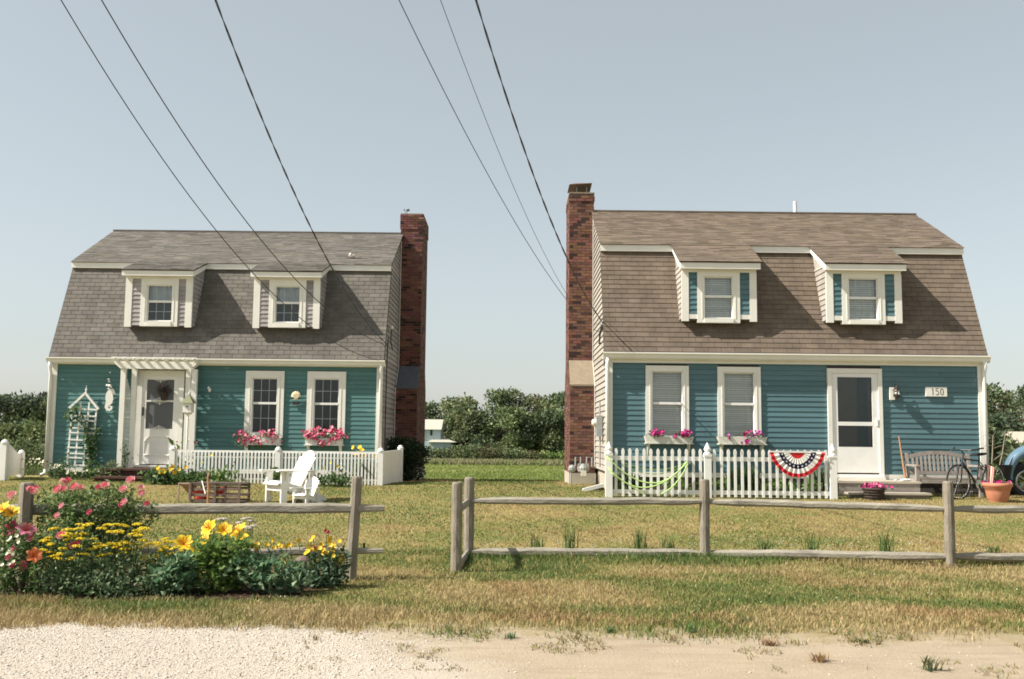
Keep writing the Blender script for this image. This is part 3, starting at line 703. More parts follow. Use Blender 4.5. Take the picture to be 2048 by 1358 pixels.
def door_right(H, d):
    x0, x1, z0, z1 = d
    fr = MB().box(x0, x0 + 0.085, -0.06, 0.10, z0 + 0.01, z1).box(x1 - 0.085, x1, -0.06, 0.10, z0 + 0.01, z1).box(x0 + 0.085, x1 - 0.085, -0.058, 0.10, z1 - 0.095, z1)
    fr.box(x0 - 0.01, x1 + 0.01, -0.10, 0.10, z0 - 0.05, z0 + 0.008)
    D = fr.build('door', TRIM, H)
    a, b, c, e = x0 + 0.087, x1 - 0.087, z0 + 0.09, z1 - 0.097
    g0, g1 = x0 + 0.21, x0 + 0.93
    s = MB(); hl = [(g0, g1, z0 + 0.62, z0 + 1.06), (g0, g1, z0 + 1.14, z1 - 0.18)]
    for q in cells(a, b, c, e, hl): s.box(q[0], q[1], -0.035, 0.0, q[2], q[3])
    s.build('storm_door', VINYL, D)
    for h in hl: MB().box(h[0], h[1], -0.016, -0.012, h[2], h[3]).build('pane', GLASS, D)
    MB().box(a, b, 0.05, 0.09, z0 + 0.01, e).tint(1, 1, 1).build('inner_door', ROOM, D)
    MB().box(g0 + 0.44, g0 + 0.64, 0.02, 0.03, z0 + 0.62, z1 - 0.2).build('door_curtain', mat('dark_teal_drape', (0.03, 0.06, 0.065), 0.9), D)
    MB().box(b - 0.05, b - 0.02, -0.07, -0.036, z0 + 1.06, z0 + 1.2).build('door_handle', VINYL, D)

Zr = lambda z: z - ZB
PL = dict(frieze=0.172, siding=TEAL, roof=ROOFL, cedar=CEDARL, sill_z=0.80,
    wins=[(4.62, 5.54, Zr(1.55), Zr(3.135)), (6.09, 7.01, Zr(1.55), Zr(3.135))], door=(2.05, 3.16, Zr(0.87), Zr(3.12)), door_fn=door_left,
    spouts=[(-0.02, 0.62), (W - 0.0, 0.75)], spout_dir=1, rake=0.05, rake_mat=CEDARL,
    dorms=[(1.66, 3.26), (4.74, 6.33)], dorm_z=(Zr(4.18), Zr(5.38), Zr(5.53)), dorm_y=-0.03, cheek_inset=0.02, cheek_mat=CEDARL,
    expo=0.117, gap=0.006, thick=0.012, up_expo=0.10, dorm_corner=0.155, corner_drop=0.02, strip_base=0.02, strip_ex=0.105, strip_name='cedar_shingle', strip_mat=CEDARL,
    dorm_win=lambda a, b: (a + 0.37, b - 0.33), win_drop=0.0, dw_side=0.15, dw_top=0.15, dw_bot=0.12, cols=3, blind=False,
    w_side=0.16, w_top=0.17, rail_z=Zr(2.37), chim=(3.30, 2.65, 5.2, Zr(3.50), Zr(2.89), Zr(7.72), Zr(0.75)), cap_mat=SLATE, corbel=0.02, corbel_h=0.42)
PR = dict(frieze=0.225, siding=BLUE, roof=ROOFR, cedar=CEDARR, sill_z=0.93,
    wins=[(0.80, 1.70, Zr(1.55), Zr(3.14)), (2.30, 3.20, Zr(1.55), Zr(3.13))], door=(4.59, 5.73, Zr(0.87), Zr(3.12)), door_fn=door_right,
    spouts=[(0.0, 0.62), (W + 0.0, 0.65)], spout_dir=-1, rake=0.075, rake_mat=TRIM,
    dorms=[(1.56, 3.13), (4.60, 6.18)], dorm_z=(Zr(4.10), Zr(5.17), Zr(5.325)), dorm_y=-0.05, cheek_inset=0.02, cheek_mat=CEDARR,
    expo=0.119, gap=0.003, thick=0.017, up_expo=0.115, dorm_corner=0.145, corner_drop=0.02, strip_base=0.13, strip_ex=0.107, strip_name='clapboard', strip_mat=BLUE,
    dorm_win=lambda a, b: (a + 0.325, b - 0.35), win_drop=0.05, dw_side=0.145, dw_top=0.09, dw_bot=0.09, cols=4, blind=True,
    w_side=0.13, w_top=0.115, rail_z=Zr(2.36), chim=(3.30, 2.72, 5.0, Zr(3.47), Zr(2.86), Zr(7.62), Zr(0.80)), cap_mat=STONE, corbel=0.015, corbel_h=0.22)
HL, CHL = make_house('gambrel_house', 'teal clapboard gambrel cottage with grey shingle roof, lacy white storm door and flower boxes', -10.96, 24.0, 1, PL)
HR, CHR = make_house('gambrel_house', 'blue clapboard gambrel cottage with brown shingle roof and house number 150', 2.0, 21.0, -1, PR)
# chimney cap with legs on the right chimney, white vent pipe
q = MB().tint(0.9)
q.box(-0.46, -0.16, 3.55, 4.2, Zr(7.645), Zr(7.70)); 
for x in (-0.44, -0.19):
    for y in (3.6, 4.15): q.box(x, x + 0.025, y, y + 0.025, Zr(7.70), Zr(7.86))
q.build('flue_cap_base', GREYM, CHR)
MB().add([(-0.62, 3.4, Zr(7.87)), (-0.06, 3.36, Zr(7.90)), (-0.04, 4.3, Zr(7.90)), (-0.62, 4.3, Zr(7.87)), (-0.45, 3.65, Zr(7.97)), (-0.12, 3.65, Zr(7.97)), (-0.12, 4.1, Zr(7.97)), (-0.45, 4.1, Zr(7.97))],
         [(0, 3, 2, 1), (4, 5, 6, 7), (0, 1, 5, 4), (1, 2, 6, 5), (2, 3, 7, 6), (3, 0, 4, 7)]).build('flue_cap', mat('rusty_cap', (0.16, 0.11, 0.09), 0.8), CHR)
MB().lathe([(0.05, Zr(6.4)), (0.05, Zr(7.88)), (0.035, Zr(7.88))], 12, (5.42, 5.0)).build('vent_pipe', VINYL, HR, smooth=False)
# ------------------------------------------------------------------ fences
def post_cap(mb, x, y, z, w, kind):
    if kind == 'point':
        mb.lathe([(w * 0.60, z), (w * 0.60, z + 0.03), (w * 0.36, z + 0.045), (w * 0.36, z + 0.06), (w * 0.50, z + 0.085), (w * 0.52, z + 0.11), (w * 0.3, z + 0.17), (0.004, z + 0.235)], 12, (x, y))
    else:
        mb.lathe([(w * 0.62, z), (w * 0.62, z + 0.025), (w * 0.5, z + 0.04), (w * 0.42, z + 0.065), (0.01, z + 0.085)], 12, (x, y))
# pointed picket fence before the blue cottage
PF = thing('picket_fence', 'white picket fence with rounded pickets and pointed posts before the blue cottage', 'fence', (1.89, 19.5, 0.5))
f0, f1, f2 = 0.0, 1.90, 4.31
zt_p, base_p = 0.94, 0.04
for x in (f0, f1, f2):
    zp = 0.80
    p = MB().box(x - 0.065, x + 0.065, -0.065, 0.065, -0.05, zp).box(x - 0.075, x + 0.075, -0.075, 0.075, zp - 0.02, zp)
    p.box(x - 0.078, x + 0.078, -0.078, 0.078, zp - 0.0, zp + 0.02)
    post_cap(p, x, 0, zp + 0.02, 0.13, 'point'); p.build('post', VINYL, PF)
for a, b in ((f0, f1), (f1, f2)):
    for z0, z1 in ((0.70, 0.78), (0.06, 0.14)): MB().box(a + 0.066, b - 0.066, 0.0, 0.035, z0, z1).build('rail', VINYL, PF)
pm = MB(); wv = 0.025
prof = [(-wv, 0), (wv, 0), (wv, 0.80), (0.03, 0.83), (0.03, 0.87), (0.018, 0.905), (0, 0.92), (-0.018, 0.905), (-0.03, 0.87), (-0.03, 0.83), (-wv, 0.80)]
pm.prism(prof, 'y', -0.022, -0.001); pm = pm.mesh('picket')
for a, b, n in ((f0, f1, 13), (f1, f2, 17)):
    for i in range(n):
        x = a + (b - a) * (i + 1) / (n + 1); piece('picket', pm, VINYL, PF, (x, 0, 0.01 + rnd.uniform(-0.004, 0.004)), (0, rnd.uniform(-0.006, 0.006), 0))
# baluster fence before the teal cottage
BF = thing('baluster_fence', 'low white slatted fence with capped posts before the teal cottage', 'fence', (-7.48, 22.4, 0.5))
posts = [(0.0, 0.0), (2.33, 0.0), (4.60, 0.0)]
for x, y in posts:
    p = MB().box(x - 0.06, x + 0.06, -0.06, 0.06, 0.0, 0.77); post_cap(p, x, 0, 0.77, 0.12, 'flat'); p.build('post', VINYL, BF)
for a, b in ((0.0, 2.33), (2.33, 4.60)):
    MB().box(a + 0.061, b - 0.061, -0.03, 0.03, 0.72, 0.765).build('top_rail', VINYL, BF); MB().box(a + 0.061, b - 0.061, -0.02, 0.02, 0.60, 0.635).build('rail', VINYL, BF); MB().box(a + 0.061, b - 0.061, -0.02, 0.02, 0.12, 0.16).build('rail', VINYL, BF)
bmesh_ = MB().box(-0.02, 0.02, -0.042, -0.021, 0, 0.69).mesh('picket')
for a, b, n in ((0.0, 2.33, 28), (2.33, 4.60, 28)):
    for i in range(n): piece('picket', bmesh_, VINYL, BF, (a + 0.06 + (b - a - 0.12) * (i + 0.5) / n, 0, 0.03))
# solid return panel
e = Vector((4.86, 1.6))
p = MB().box(e.x - 0.06, e.x + 0.06, e.y - 0.06, e.y + 0.06, 0.0, 0.82); post_cap(p, e.x, e.y, 0.82, 0.12, 'flat'); p.build('post', VINYL, BF)
MB().bar((4.60 + 0.05, 0.0, 0.40), (e.x, e.y, 0.43), 0.03, 0.74).build('return_panel', VINYL, BF)
# stepped vinyl fence at the far left
a = at(6, 955, 22.6); b = at(40, 957, 24.6)
VF = thing('vinyl_fence', 'solid cream vinyl fence panel stepping down past the teal cottage corner', 'fence', (a.x, a.y, a.z))
dx, dy = b.x - a.x, b.y - a.y
p = MB().box(-0.07, 0.07, -0.07, 0.07, -0.1, 0.76); post_cap(p, 0, 0, 0.76, 0.14, 'flat'); p.build('post', VINYL, VF)
p = MB().box(dx - 0.06, dx + 0.06, dy - 0.06, dy + 0.06, -0.1, 0.50); post_cap(p, dx, dy, 0.50, 0.12, 'flat'); p.build('post', VINYL, VF)
n = 9; 
for i in range(n):
    t0, t1 = i / n, (i + 0.985) / n; h = lambda t: 0.74 - 0.26 * sm(0.1, 0.95, t)
    q = MB().add([(dx * t0, dy * t0 - 0.02, 0), (dx * t1, dy * t1 - 0.02, 0), (dx * t1, dy * t1 - 0.02, h(t1)), (dx * t0, dy * t0 - 0.02, h(t0)), (dx * t0, dy * t0 + 0.02, 0), (dx * t1, dy * t1 + 0.02, 0), (dx * t1, dy * t1 + 0.02, h(t1)), (dx * t0, dy * t0 + 0.02, h(t0))],
                 [(0, 1, 2, 3), (7, 6, 5, 4), (3, 2, 6, 7), (0, 3, 7, 4), (1, 5, 6, 2)])
    q.build('board', VINYL, VF)
MB().bar((-2.5, -0.35, 0.38), (-0.07, 0, 0.38), 0.04, 0.74).build('panel', VINYL, VF)

# split rail fence of squared timber by the flower bed
rr = random.Random(3)
def rough_rail(a, b, w, h, name, parent, m_=WOOD, sag=0.0, taper=True, flat=True):
    a = Vector(a); b = Vector(b); N = 14; q = MB(); d = (b - a).normalized(); up = Vector((0, 0, 1)); x = d.cross(up).normalized(); u = x.cross(d)
    vs = []; n = 8
    for i in range(N + 1):
        t = i / N; c = a.lerp(b, t) - up * (sag * 4 * t * (1 - t)) + up * rr.uniform(-0.006, 0.006)
        e_ = 0.6 + 0.4 * min(1, min(t, 1 - t) * 9) if taper else 1
        for k in range(n):
            an = 2 * math.pi * (k + 0.5) / n; ca, sa = math.cos(an), math.sin(an)
            p_ = 0.75 if flat else 1.0
            X = math.copysign(abs(ca) ** p_, ca) * w / 2; Y = math.copysign(abs(sa) ** p_, sa) * h / 2
            vs.append(c + (x * X + u * Y) * (1 + rr.uniform(-0.05, 0.05)) * e_)
    fs = [tuple(range(n - 1, -1, -1)), tuple(range(N * n, N * n + n))]
    for i in range(N):
        for k in range(n): fs.append((i * n + k, i * n + (k + 1) % n, (i + 1) * n + (k + 1) % n, (i + 1) * n + k))
    q.add(vs, fs); return q.build(name, m_, parent)
def round_post(x, y, h, r, parent, m_=WOODV, lean=(0, 0), z0=-0.1, top='dome', n=12):
    q = MB(); vs = []; N = 12
    pts = [(x + lean[0] * t, y + lean[1] * t, z0 + (h - z0) * t) for t in np.linspace(0, 1, N)]
    rs = [r * (1 + rr.uniform(-0.03, 0.03)) for _ in range(N)]
    rs[-2] = r * 0.97; 
    pts[-2] = (x + lean[0], y + lean[1], h - 0.02); pts.append((x + lean[0], y + lean[1], h + 0.004)); rs[-1] = r * 0.86; rs.append(r * 0.6)
    q.tube(pts, rs, n, 0.04, rr); return q.build('post', m_, parent)
SF = thing('split_rail_fence', 'old grey split rail fence with squared rails behind the flower bed', 'fence', (-1.78, 11.46, 0))
lx, ly = at(38, 1160, 11.0).x + 1.78, -0.4
round_post(0.0, 0, 1.15, 0.062, SF, lean=(0.045, 0.0), n=8); round_post(lx, ly, 1.06, 0.075, SF, n=6)
zt1 = at(700, 1016, 11.4).z; zt0 = at(60, 1022, 11.0).z
rough_rail((lx - 0.7, ly + 0.05, zt0), (0.36, 0.02, zt1), 0.095, 0.12, 'rail', SF)
zl1 = at(735, 1103, 11.4).z; zl0 = at(200, 1112, 11.1).z
rough_rail((lx - 0.7, ly + 0.05, zl0), (0.36, 0.02, zl1), 0.075, 0.09, 'rail', SF)
MB().tube([(0.14, 0.02, zl1 + 0.03), (0.14, 0.02, zl1 + 0.085)], 0.014, 6).build('peg', DARKW, SF)
# round rail fence before the blue cottage
RF = thing('round_rail_fence', 'weathered round rail fence with three rails of posts before the blue cottage lawn', 'fence', (-0.5, 13.5, 0))
RF['label'] = 'long weathered fence of round posts and two round rails before the blue cottage lawn'
wp = lambda px, py, Y: at(px, py, Y) - Vector((-0.5, 13.5, 0))
P1 = wp(912, 1143, 12.27); P2 = wp(937, 1115, 13.55); P3 = wp(1410, 1120, 13.69); P4 = wp(1901, 1135, 13.16); P5 = Vector((P4.x + 3.1, P4.y + 0.35, 0))
for q, h in ((P1, 1.06), (P2, 1.07), (P3, 1.07), (P4, 1.10), (P5, 1.08)): round_post(q.x, q.y, h, 0.068, RF)
hs = ((0.80, 0.80, 0.80, 0.80), (0.22, 0.22, 0.20, 0.19))
for k, r_ in ((0, 0.052), (1, 0.06)):
    zz = [(at(1000, 1001, 13.6).z, at(1400, 1003, 13.65).z, at(1890, 1018, 13.2).z, at(2040, 1020, 13.3).z), (at(1000, 1103, 13.6).z, at(1400, 1107, 13.65).z, at(1890, 1113, 13.2).z, at(2040, 1120, 13.3).z)][k]
    rough_rail((P2.x + 0.02, P2.y - 0.02, zz[0]), (P3.x, P3.y - 0.02, zz[1]), r_ * 2, r_ * 2, 'rail', RF, flat=False)
    rough_rail((P3.x, P3.y + 0.01, zz[1]), (P4.x, P4.y, zz[2]), r_ * 2, r_ * 2, 'rail', RF, flat=False)
    rough_rail((P4.x, P4.y + 0.03, zz[2]), (P5.x, P5.y, zz[3]), r_ * 2, r_ * 2, 'rail', RF, flat=False)
    rough_rail((P1.x + 0.01, P1.y, zz[0] - 0.04), (P2.x - 0.01, P2.y, zz[0] - 0.02), 0.06, 0.10, 'return_rail', RF)

# ------------------------------------------------------------------ things on the teal cottage
def wl(px, py, Y=23.95): return at(px, py, Y)
# door arbor
a0 = wl(237, 940, 23.75); A = thing('arbor', 'white slatted door arbor with lattice sides and rafter tails round the lacy door', 'arbor', (a0.x, 23.75, 0.62))
def X_(px, py): return at(px, py, 23.75).x - a0.x
zt_ = at(300, 737, 23.6).z - 0.62
for i, (p0, p1) in enumerate(((238, 248), (258, 268), (367, 377), (381, 391))):
    MB().box(X_(p0, 850), X_(p1, 850), -0.05 if i in (0, 3) else 0.02, 0.04 if i in (0, 3) else 0.10, 0, zt_).build('post', TRIM, A)
for p0, p1 in ((249, 258), (377, 382)):
    x_a, x_b = X_(p0, 850), X_(p1, 850); n = 4 if p0 < 300 else 3
    for i in range(n): MB().box(x_a + (x_b - x_a) * (i + 0.2) / n, x_a + (x_b - x_a) * (i + 0.65) / n, 0.0, 0.012, 0.1, zt_ - 0.25 - 0.08 * i).build('lattice_slat', TRIM, A)
    for z in (0.35, 0.85, 1.35, 1.8): MB().box(x_a - 0.005, x_b + 0.005, -0.012, 0.0, z, z + 0.03).build('lattice_slat', TRIM, A)
bx0, bx1 = X_(231, 728), X_(398, 728)
for yy in (-0.09, 0.10): MB().prism([(bx0, zt_ + 0.17), (bx0 + 0.03, zt_ + 0.11), (bx0 + 0.16, zt_), (bx1 - 0.16, zt_), (bx1 - 0.03, zt_ + 0.11), (bx1, zt_ + 0.17)], 'y', yy - 0.02, yy + 0.02).build('beam', TRIM, A)
for i in range(9): 
    x = bx0 + 0.06 + (bx1 - bx0 - 0.12) * i / 8; MB().prism([(-0.30, zt_ + 0.235), (-0.30, zt_ + 0.20), (-0.24, zt_ + 0.172), (0.15, zt_ + 0.172), (0.15, zt_ + 0.235)], 'x', x - 0.02, x + 0.02).build('rafter', TRIM, A)
for yy in (-0.22, -0.02): MB().box(bx0 - 0.02, bx1 + 0.02, yy - 0.018, yy + 0.018, zt_ + 0.236, zt_ + 0.262).build('cross_slat', TRIM, A)
# basket wreath behind the screen of the door
c = wl(328, 785, 23.93); WR = thing('door_basket', 'dark wicker door basket with dried flowers hanging on the lacy white door', 'basket', (c.x, 23.93, c.z))
MB().lathe([(0.055, -0.19), (0.09, -0.05), (0.10, 0.0)], 10).build('basket', DARKW, WR)
pts = nprng.normal(size=(160, 3)) * np.array([0.085, 0.02, 0.055]) + np.array([0, -0.02, 0.06])
fast('dried_flowers', *leaves(pts, 0.06, [(0.07, 0.05, 0.05), (0.12, 0.05, 0.06), (0.05, 0.06, 0.04)], nprng), LEAF, WR)
# trellis
t0 = wl(157, 945, 23.85); T = thing('trellis', 'white garden trellis with gabled birdhouse top leaning on the teal wall', 'trellis', (t0.x, 23.85, t0.z))
T.rotation_euler = (R(-1.5), R(1.8), 0)
wT = 0.285
for x, h in ((-wT, 1.50), (-0.1, 1.66), (0.1, 1.66), (wT, 1.50)): MB().box(x - 0.018, x + 0.018, -0.012, 0.012, 0, h).build('upright', WHITE, T)
for z in (0.05, 0.17, 0.34, 0.44, 0.58, 0.76, 0.93, 1.04, 1.22, 1.33, 1.49): 
    sh = 0.0 if z > 0.5 else -0.012
    MB().box(-wT - 0.02, wT + 0.02, -0.028 , -0.0125, z - 0.018, z + 0.018).build('crossbar', WHITE, T)
for s_ in (-1, 1): MB().bar((s_ * 0.345, -0.02, 1.50), (0.0, -0.02, 1.87), 0.05, 0.06, up=(0, -1, 0)).build('gable_board', WHITE, T)
MB().lathe([(0.02, 1.86), (0.02, 1.92), (0.028, 1.95), (0.012, 1.98), (0.003, 2.06)], 8).build('finial', WHITE, T)
MB().bar((-0.12, -0.035, 1.2), (0, -0.035, 1.07), 0.012, 0.03).bar((0.12, -0.035, 1.2), (0, -0.035, 1.07), 0.012, 0.03).bar((-0.12, -0.035, 1.2), (0, -0.035, 1.34), 0.012, 0.03).bar((0.12, -0.035, 1.2), (0, -0.035, 1.34), 0.012, 0.03).build('diamond', WHITE, T)
# climbing roses on and beside the trellis
GRN = [(0.055, 0.10, 0.03), (0.08, 0.13, 0.04), (0.04, 0.075, 0.025), (0.11, 0.15, 0.06)]
DGR = [(0.025, 0.055, 0.025), (0.035, 0.075, 0.03), (0.05, 0.09, 0.04)]
YGR = [(0.12, 0.19, 0.04), (0.09, 0.16, 0.04), (0.16, 0.21, 0.06)]
def vine(name, label, paths, dens, size, spread, cols, base, group=None, stem_r=0.008, cat='plant'):
    V_ = thing(name, label, cat, base, group=group); B = Vector(base); pts = []; st = MB().tint(1)
    for path in paths:
        path = [Vector(p) - B for p in path]; st.tube(path, stem_r, 5)
        for p, q in zip(path, path[1:]):
            k = max(1, int((q - p).length * dens))
            for i in range(k): pts.append(p.lerp(q, rnd.random()) + Vector((rnd.gauss(0, spread), rnd.gauss(-0.02, spread * 0.5), rnd.gauss(0, spread))))
    st.build('stem', BARK, V_)
    fast('foliage', *leaves(np.array(pts), size, cols, nprng), LEAF, V_); return V_
W2 = lambda px, py, dy=0.0: at(px, py, 23.8 + dy)
v1 = vine('climbing_vine', 'leafy dark vine climbing the white trellis and spreading over teal wall', [[W2(178, 945), W2(180, 900), W2(176, 870), W2(170, 845)], [W2(178, 900), W2(190, 870), W2(203, 856)], [W2(180, 930), W2(184, 890), W2(172, 868)], [W2(165, 845), W2(150, 820), W2(158, 812)], [W2(145, 845), W2(135, 830), W2(150, 818)], [W2(175, 950), W2(185, 920), W2(182, 880)]], 150, 0.085, 0.06, GRN + DGR, W2(178, 948))
v2 = vine('climbing_vine', 'thin twisting vine growing up the arbor lattice left of the lacy door', [[at(246, 942, 23.6), at(250, 915, 23.6), at(248, 900, 23.6), at(252, 886, 23.6)], [at(248, 925, 23.6), at(256, 905, 23.6)]], 110, 0.06, 0.035, DGR + GRN, at(246, 942, 23.6))
# seahorse plaque and shell chime
sc_ = at(219, 800, 23.92)
SH = thing('seahorse_plaque', 'white cut-out seahorse plaque on the teal wall beside the arbor', 'wall ornament', (sc_.x, 23.93, sc_.z))
def ribbon(path, wid, y0, y1):
    q = MB(); vs = []; N = len(path)
    for i, (x, z) in enumerate(path):
        xa, za = path[max(i - 1, 0)]; xb, zb = path[min(i + 1, N - 1)]; d = Vector((xb - xa, zb - za)).normalized(); nn = Vector((-d.y, d.x)) * wid[i] / 2
        vs += [(x + nn.x, y0, z + nn.y), (x - nn.x, y0, z - nn.y), (x - nn.x, y1, z - nn.y), (x + nn.x, y1, z + nn.y)]
    fs = [(0, 1, 2, 3), tuple(4 * (N - 1) + k for k in (3, 2, 1, 0))]
    for i in range(N - 1):
        for k in range(4): fs.append((4 * i + k, 4 * i + (k + 1) % 4, 4 * i + 4 + (k + 1) % 4, 4 * i + 4 + k))
    return q.add(vs, fs)
k_ = 1 / 84 / 7.545     # zoom pixels of the ornament to metres
def zp(x, z): return ((x - 300) * k_, (720 - z) * k_)
pth = [zp(345, 560), zp(318, 575), zp(298, 615), zp(292, 665), zp(300, 710), zp(292, 755), zp(268, 795), zp(258, 830), zp(275, 862), zp(305, 868), zp(332, 848), zp(335, 822), zp(318, 812), zp(306, 824)]
wd = [v * k_ for v in (30, 70, 95, 112, 110, 92, 62, 50, 42, 36, 32, 26, 20, 12)]
bd = ribbon(pth, wd, -0.012, 0.012); bd.build('body', WHITE, SH)
MB().prism([zp(318, 585), zp(345, 552), zp(362, 570), zp(372, 605), zp(388, 630), zp(375, 636), zp(350, 622), zp(325, 625)], 'y', -0.0125, 0.0115).build('head', WHITE, SH)
MB().prism([zp(262, 640), zp(240, 660), zp(238, 700), zp(245, 740), zp(262, 742)], 'y', -0.0115, 0.0105).build('fin', WHITE, SH)
cc = at(218, 770, 23.9); CHM = thing('shell_chime', 'small hanging shell chime with pale shells above the seahorse plaque', 'wall ornament', (cc.x, 23.9, cc.z))
MB().tube([(0.01, 0, 0.30), (0.0, 0, 0.0), (0.005, 0, -0.1)], 0.004, 5).tube([(0.02, 0, 0.30), (0.02, 0.06, 0.31)], 0.006, 5).build('cord', BLACK, CHM)
for (x, z, r_) in ((0.015, 0.295, 0.022), (-0.005, 0.13, 0.03), (0.01, 0.08, 0.028), (-0.035, -0.01, 0.036), (0.02, -0.02, 0.045), (0.055, -0.04, 0.03), (0.0, -0.09, 0.025)): MB().tint(1.0 if z > 0.2 or z < 0 else 0.55).ball((x, -0.015, z), r_, r_ * 0.6, r_ * 0.8, 8, 5).build('shell', WHITE, CHM)
# small utility cover, scallop and number plaque
u = at(419, 779, 23.94); UC = thing('flood_lamp', 'small white twin lamp fixture on the bare teal wall', 'wall lamp', (u.x, 23.96, u.z))
MB().box(-0.03, 0.03, -0.01, 0.02, -0.035, 0.035).build('base', WHITE, UC); MB().ball((-0.02, -0.03, 0.04), 0.03, 0.03, 0.03).build('lamp', WHITE, UC); MB().ball((0.01, -0.035, -0.02), 0.04, 0.035, 0.045).build('lamp', WHITE, UC)
u = at(592, 791, 23.94); SS = thing('scallop_plaque', 'cream scallop shell ornament between the teal cottage windows', 'wall ornament', (u.x, 23.95, u.z))
q = MB(); n = 18; vs = [(0, -0.045, -0.085)]
for i in range(n + 1):
    an = math.pi * (-0.12 + 1.24 * i / n); rad = 0.108 * (1 + (0.03 if i % 2 else -0.02)); vs.append((-rad * math.cos(an), -0.012 - 0.02 * (i % 2), rad * math.sin(an) * 1.0 - 0.005))
for i in range(n + 1):
    an = math.pi * (-0.12 + 1.24 * i / n); vs.append((-0.07 * math.cos(an), -0.04 - 0.012 * (i % 2), 0.07 * math.sin(an) - 0.02))
fs = []
for i in range(n): fs += [(1 + i, 2 + i, n + 3 + i, n + 2 + i), (n + 2 + i, n + 3 + i, 0)]
q.tint(1.0, 0.86, 0.62).add(vs, fs).box(-0.045, 0.045, -0.03, 0.0, -0.10, -0.07).build('shell', WHITE, SS)
u = at(592, 806, 23.94); NP = thing('number_plaque', 'small black plaque under the cream scallop shell', 'plaque', (u.x, 23.95, u.z))
MB().prism([(-0.085, -0.03), (-0.07, -0.04), (0.07, -0.04), (0.085, -0.03), (0.085, 0.03), (0.07, 0.04), (-0.07, 0.04), (-0.085, 0.03)], 'y', -0.02, 0.01).build('board', BLACK, NP)
# window boxes
def window_box(x, y, z, w, h, label, col, flare):
    B = thing('window_box', label, 'window box', (x, y, z), group='window boxes')
    t = 0.018
    fpr = [(-w / 2, 0), (w / 2, 0), (w / 2 + flare, h), (-w / 2 - flare, h)]
    MB().prism(fpr, 'y', -0.20, -0.182).build('front_board', col, B); MB().prism(fpr, 'y', -0.018, 0.0).build('back_board', col, B)
    for sgn in (-1, 1): MB().add([(sgn * w / 2, -0.182, 0), (sgn * w / 2, -0.018, 0), (sgn * (w / 2 + flare), -0.018, h), (sgn * (w / 2 + flare), -0.182, h), (sgn * (w / 2 - t), -0.182, 0), (sgn * (w / 2 - t), -0.018, 0), (sgn * (w / 2 + flare - t), -0.018, h), (sgn * (w / 2 + flare - t), -0.182, h)], [(0, 1, 2, 3), (7, 6, 5, 4), (0, 3, 7, 4), (1, 5, 6, 2), (3, 2, 6, 7), (0, 4, 5, 1)]).build('end_board', col, B)
    MB().box(-w / 2 - 0.03, w / 2 + 0.03, -0.215, 0.0, -0.02, -0.001).build('base_board', col, B)
    MB().box(-w / 2 + 0.02, w / 2 - 0.02, -0.18, -0.02, h - 0.04, h - 0.02).build('soil', DARKW, B)
    for sgn in (-1, 1):
        xx = sgn * (w / 2 - 0.05)
        MB().box(xx - 0.025, xx + 0.025, -0.035, 0.0, -0.30, -0.021).prism([(-0.19, -0.021), (-0.15, -0.021), (-0.036, -0.2), (-0.036, -0.26)], 'x', xx - 0.02, xx + 0.02).build('bracket', col, B)
    return B
BOXW = mat('box_paint', (0.62, 0.60, 0.50), 0.6, 0.1, 4, 0.05)
zl = at(520, 888, 23.9).z; zr = at(1340, 886, 20.9).z
window_box(-10.96 + 5.08, 23.97, zl, 0.86, 0.15, 'white window box under the window nearer the lacy door', WHITE, 0.0)
window_box(-10.96 + 6.55, 23.97, zl, 0.86, 0.15, 'white window box under the window nearer the teal cottage chimney', WHITE, 0.0)
window_box(2 + 1.26, 20.97, zr, 0.93, 0.14, 'cream flared window box on the blue cottage window nearest its chimney', BOXW, 0.04)
window_box(2 + 2.77, 20.97, zr, 0.93, 0.14, 'cream flared window box on the blue cottage window nearer its door', BOXW, 0.04)
# flowers
def petunia_mesh(col, r_, name='blossom'):
    q = MB().tint(*col); n = 10; vs = [(0, 0, 0.0)]
    for k in range(n):
        a = 2 * math.pi * k / n; rad = r_ * (1.0 if k % 2 == 0 else 0.78); vs.append((rad * math.cos(a), rad * math.sin(a), r_ * 0.35))
    vs.append((0, 0, -r_ * 0.6))
    fs = [(0, 1 + k, 1 + (k + 1) % n) for k in range(n)] + [(n + 1, 1 + (k + 1) % n, 1 + k) for k in range(n)]
    return q.add(vs, fs).mesh(name)
def mound(name, label, cat, loc, pts_leaf, leaf, cols, blooms, group=None, stems=None, up=0.35):
    """plant: foliage mesh plus single blossoms [(mesh, pos, dir, scale)]"""
    M_ = thing(name, label, cat, loc, group=group); L_ = Vector(loc)
    fast('foliage', *leaves(pts_leaf, leaf, cols, nprng, up=up), LEAF, M_)
    for me, p, d_, s_ in blooms:
        o = piece('blossom', me, PETAL, M_, p, Vector(d_).to_track_quat('Z', 'Y').to_euler(), (s_, s_, s_))
    if stems: stems.build('stem', LEAF, M_)
    return M_
def cloud(n, c, s_): return nprng.normal(size=(n, 3)) * np.array(s_) + np.array(c)
def gdir(): return (rnd.gauss(0, 0.5), -1 + rnd.gauss(0, 0.3), 0.6 + rnd.gauss(0, 0.4))
PINKS = [petunia_mesh(c, 0.04) for c in ((0.75, 0.20, 0.30), (0.70, 0.14, 0.24), (0.80, 0.36, 0.42), (0.62, 0.10, 0.22))]
MAGS = [petunia_mesh(c, 0.04) for c in ((0.52, 0.035, 0.20), (0.60, 0.06, 0.28), (0.45, 0.03, 0.18))]
PURP = [petunia_mesh(c, 0.04) for c in ((0.30, 0.05, 0.35), (0.42, 0.06, 0.32), (0.55, 0.10, 0.40))]
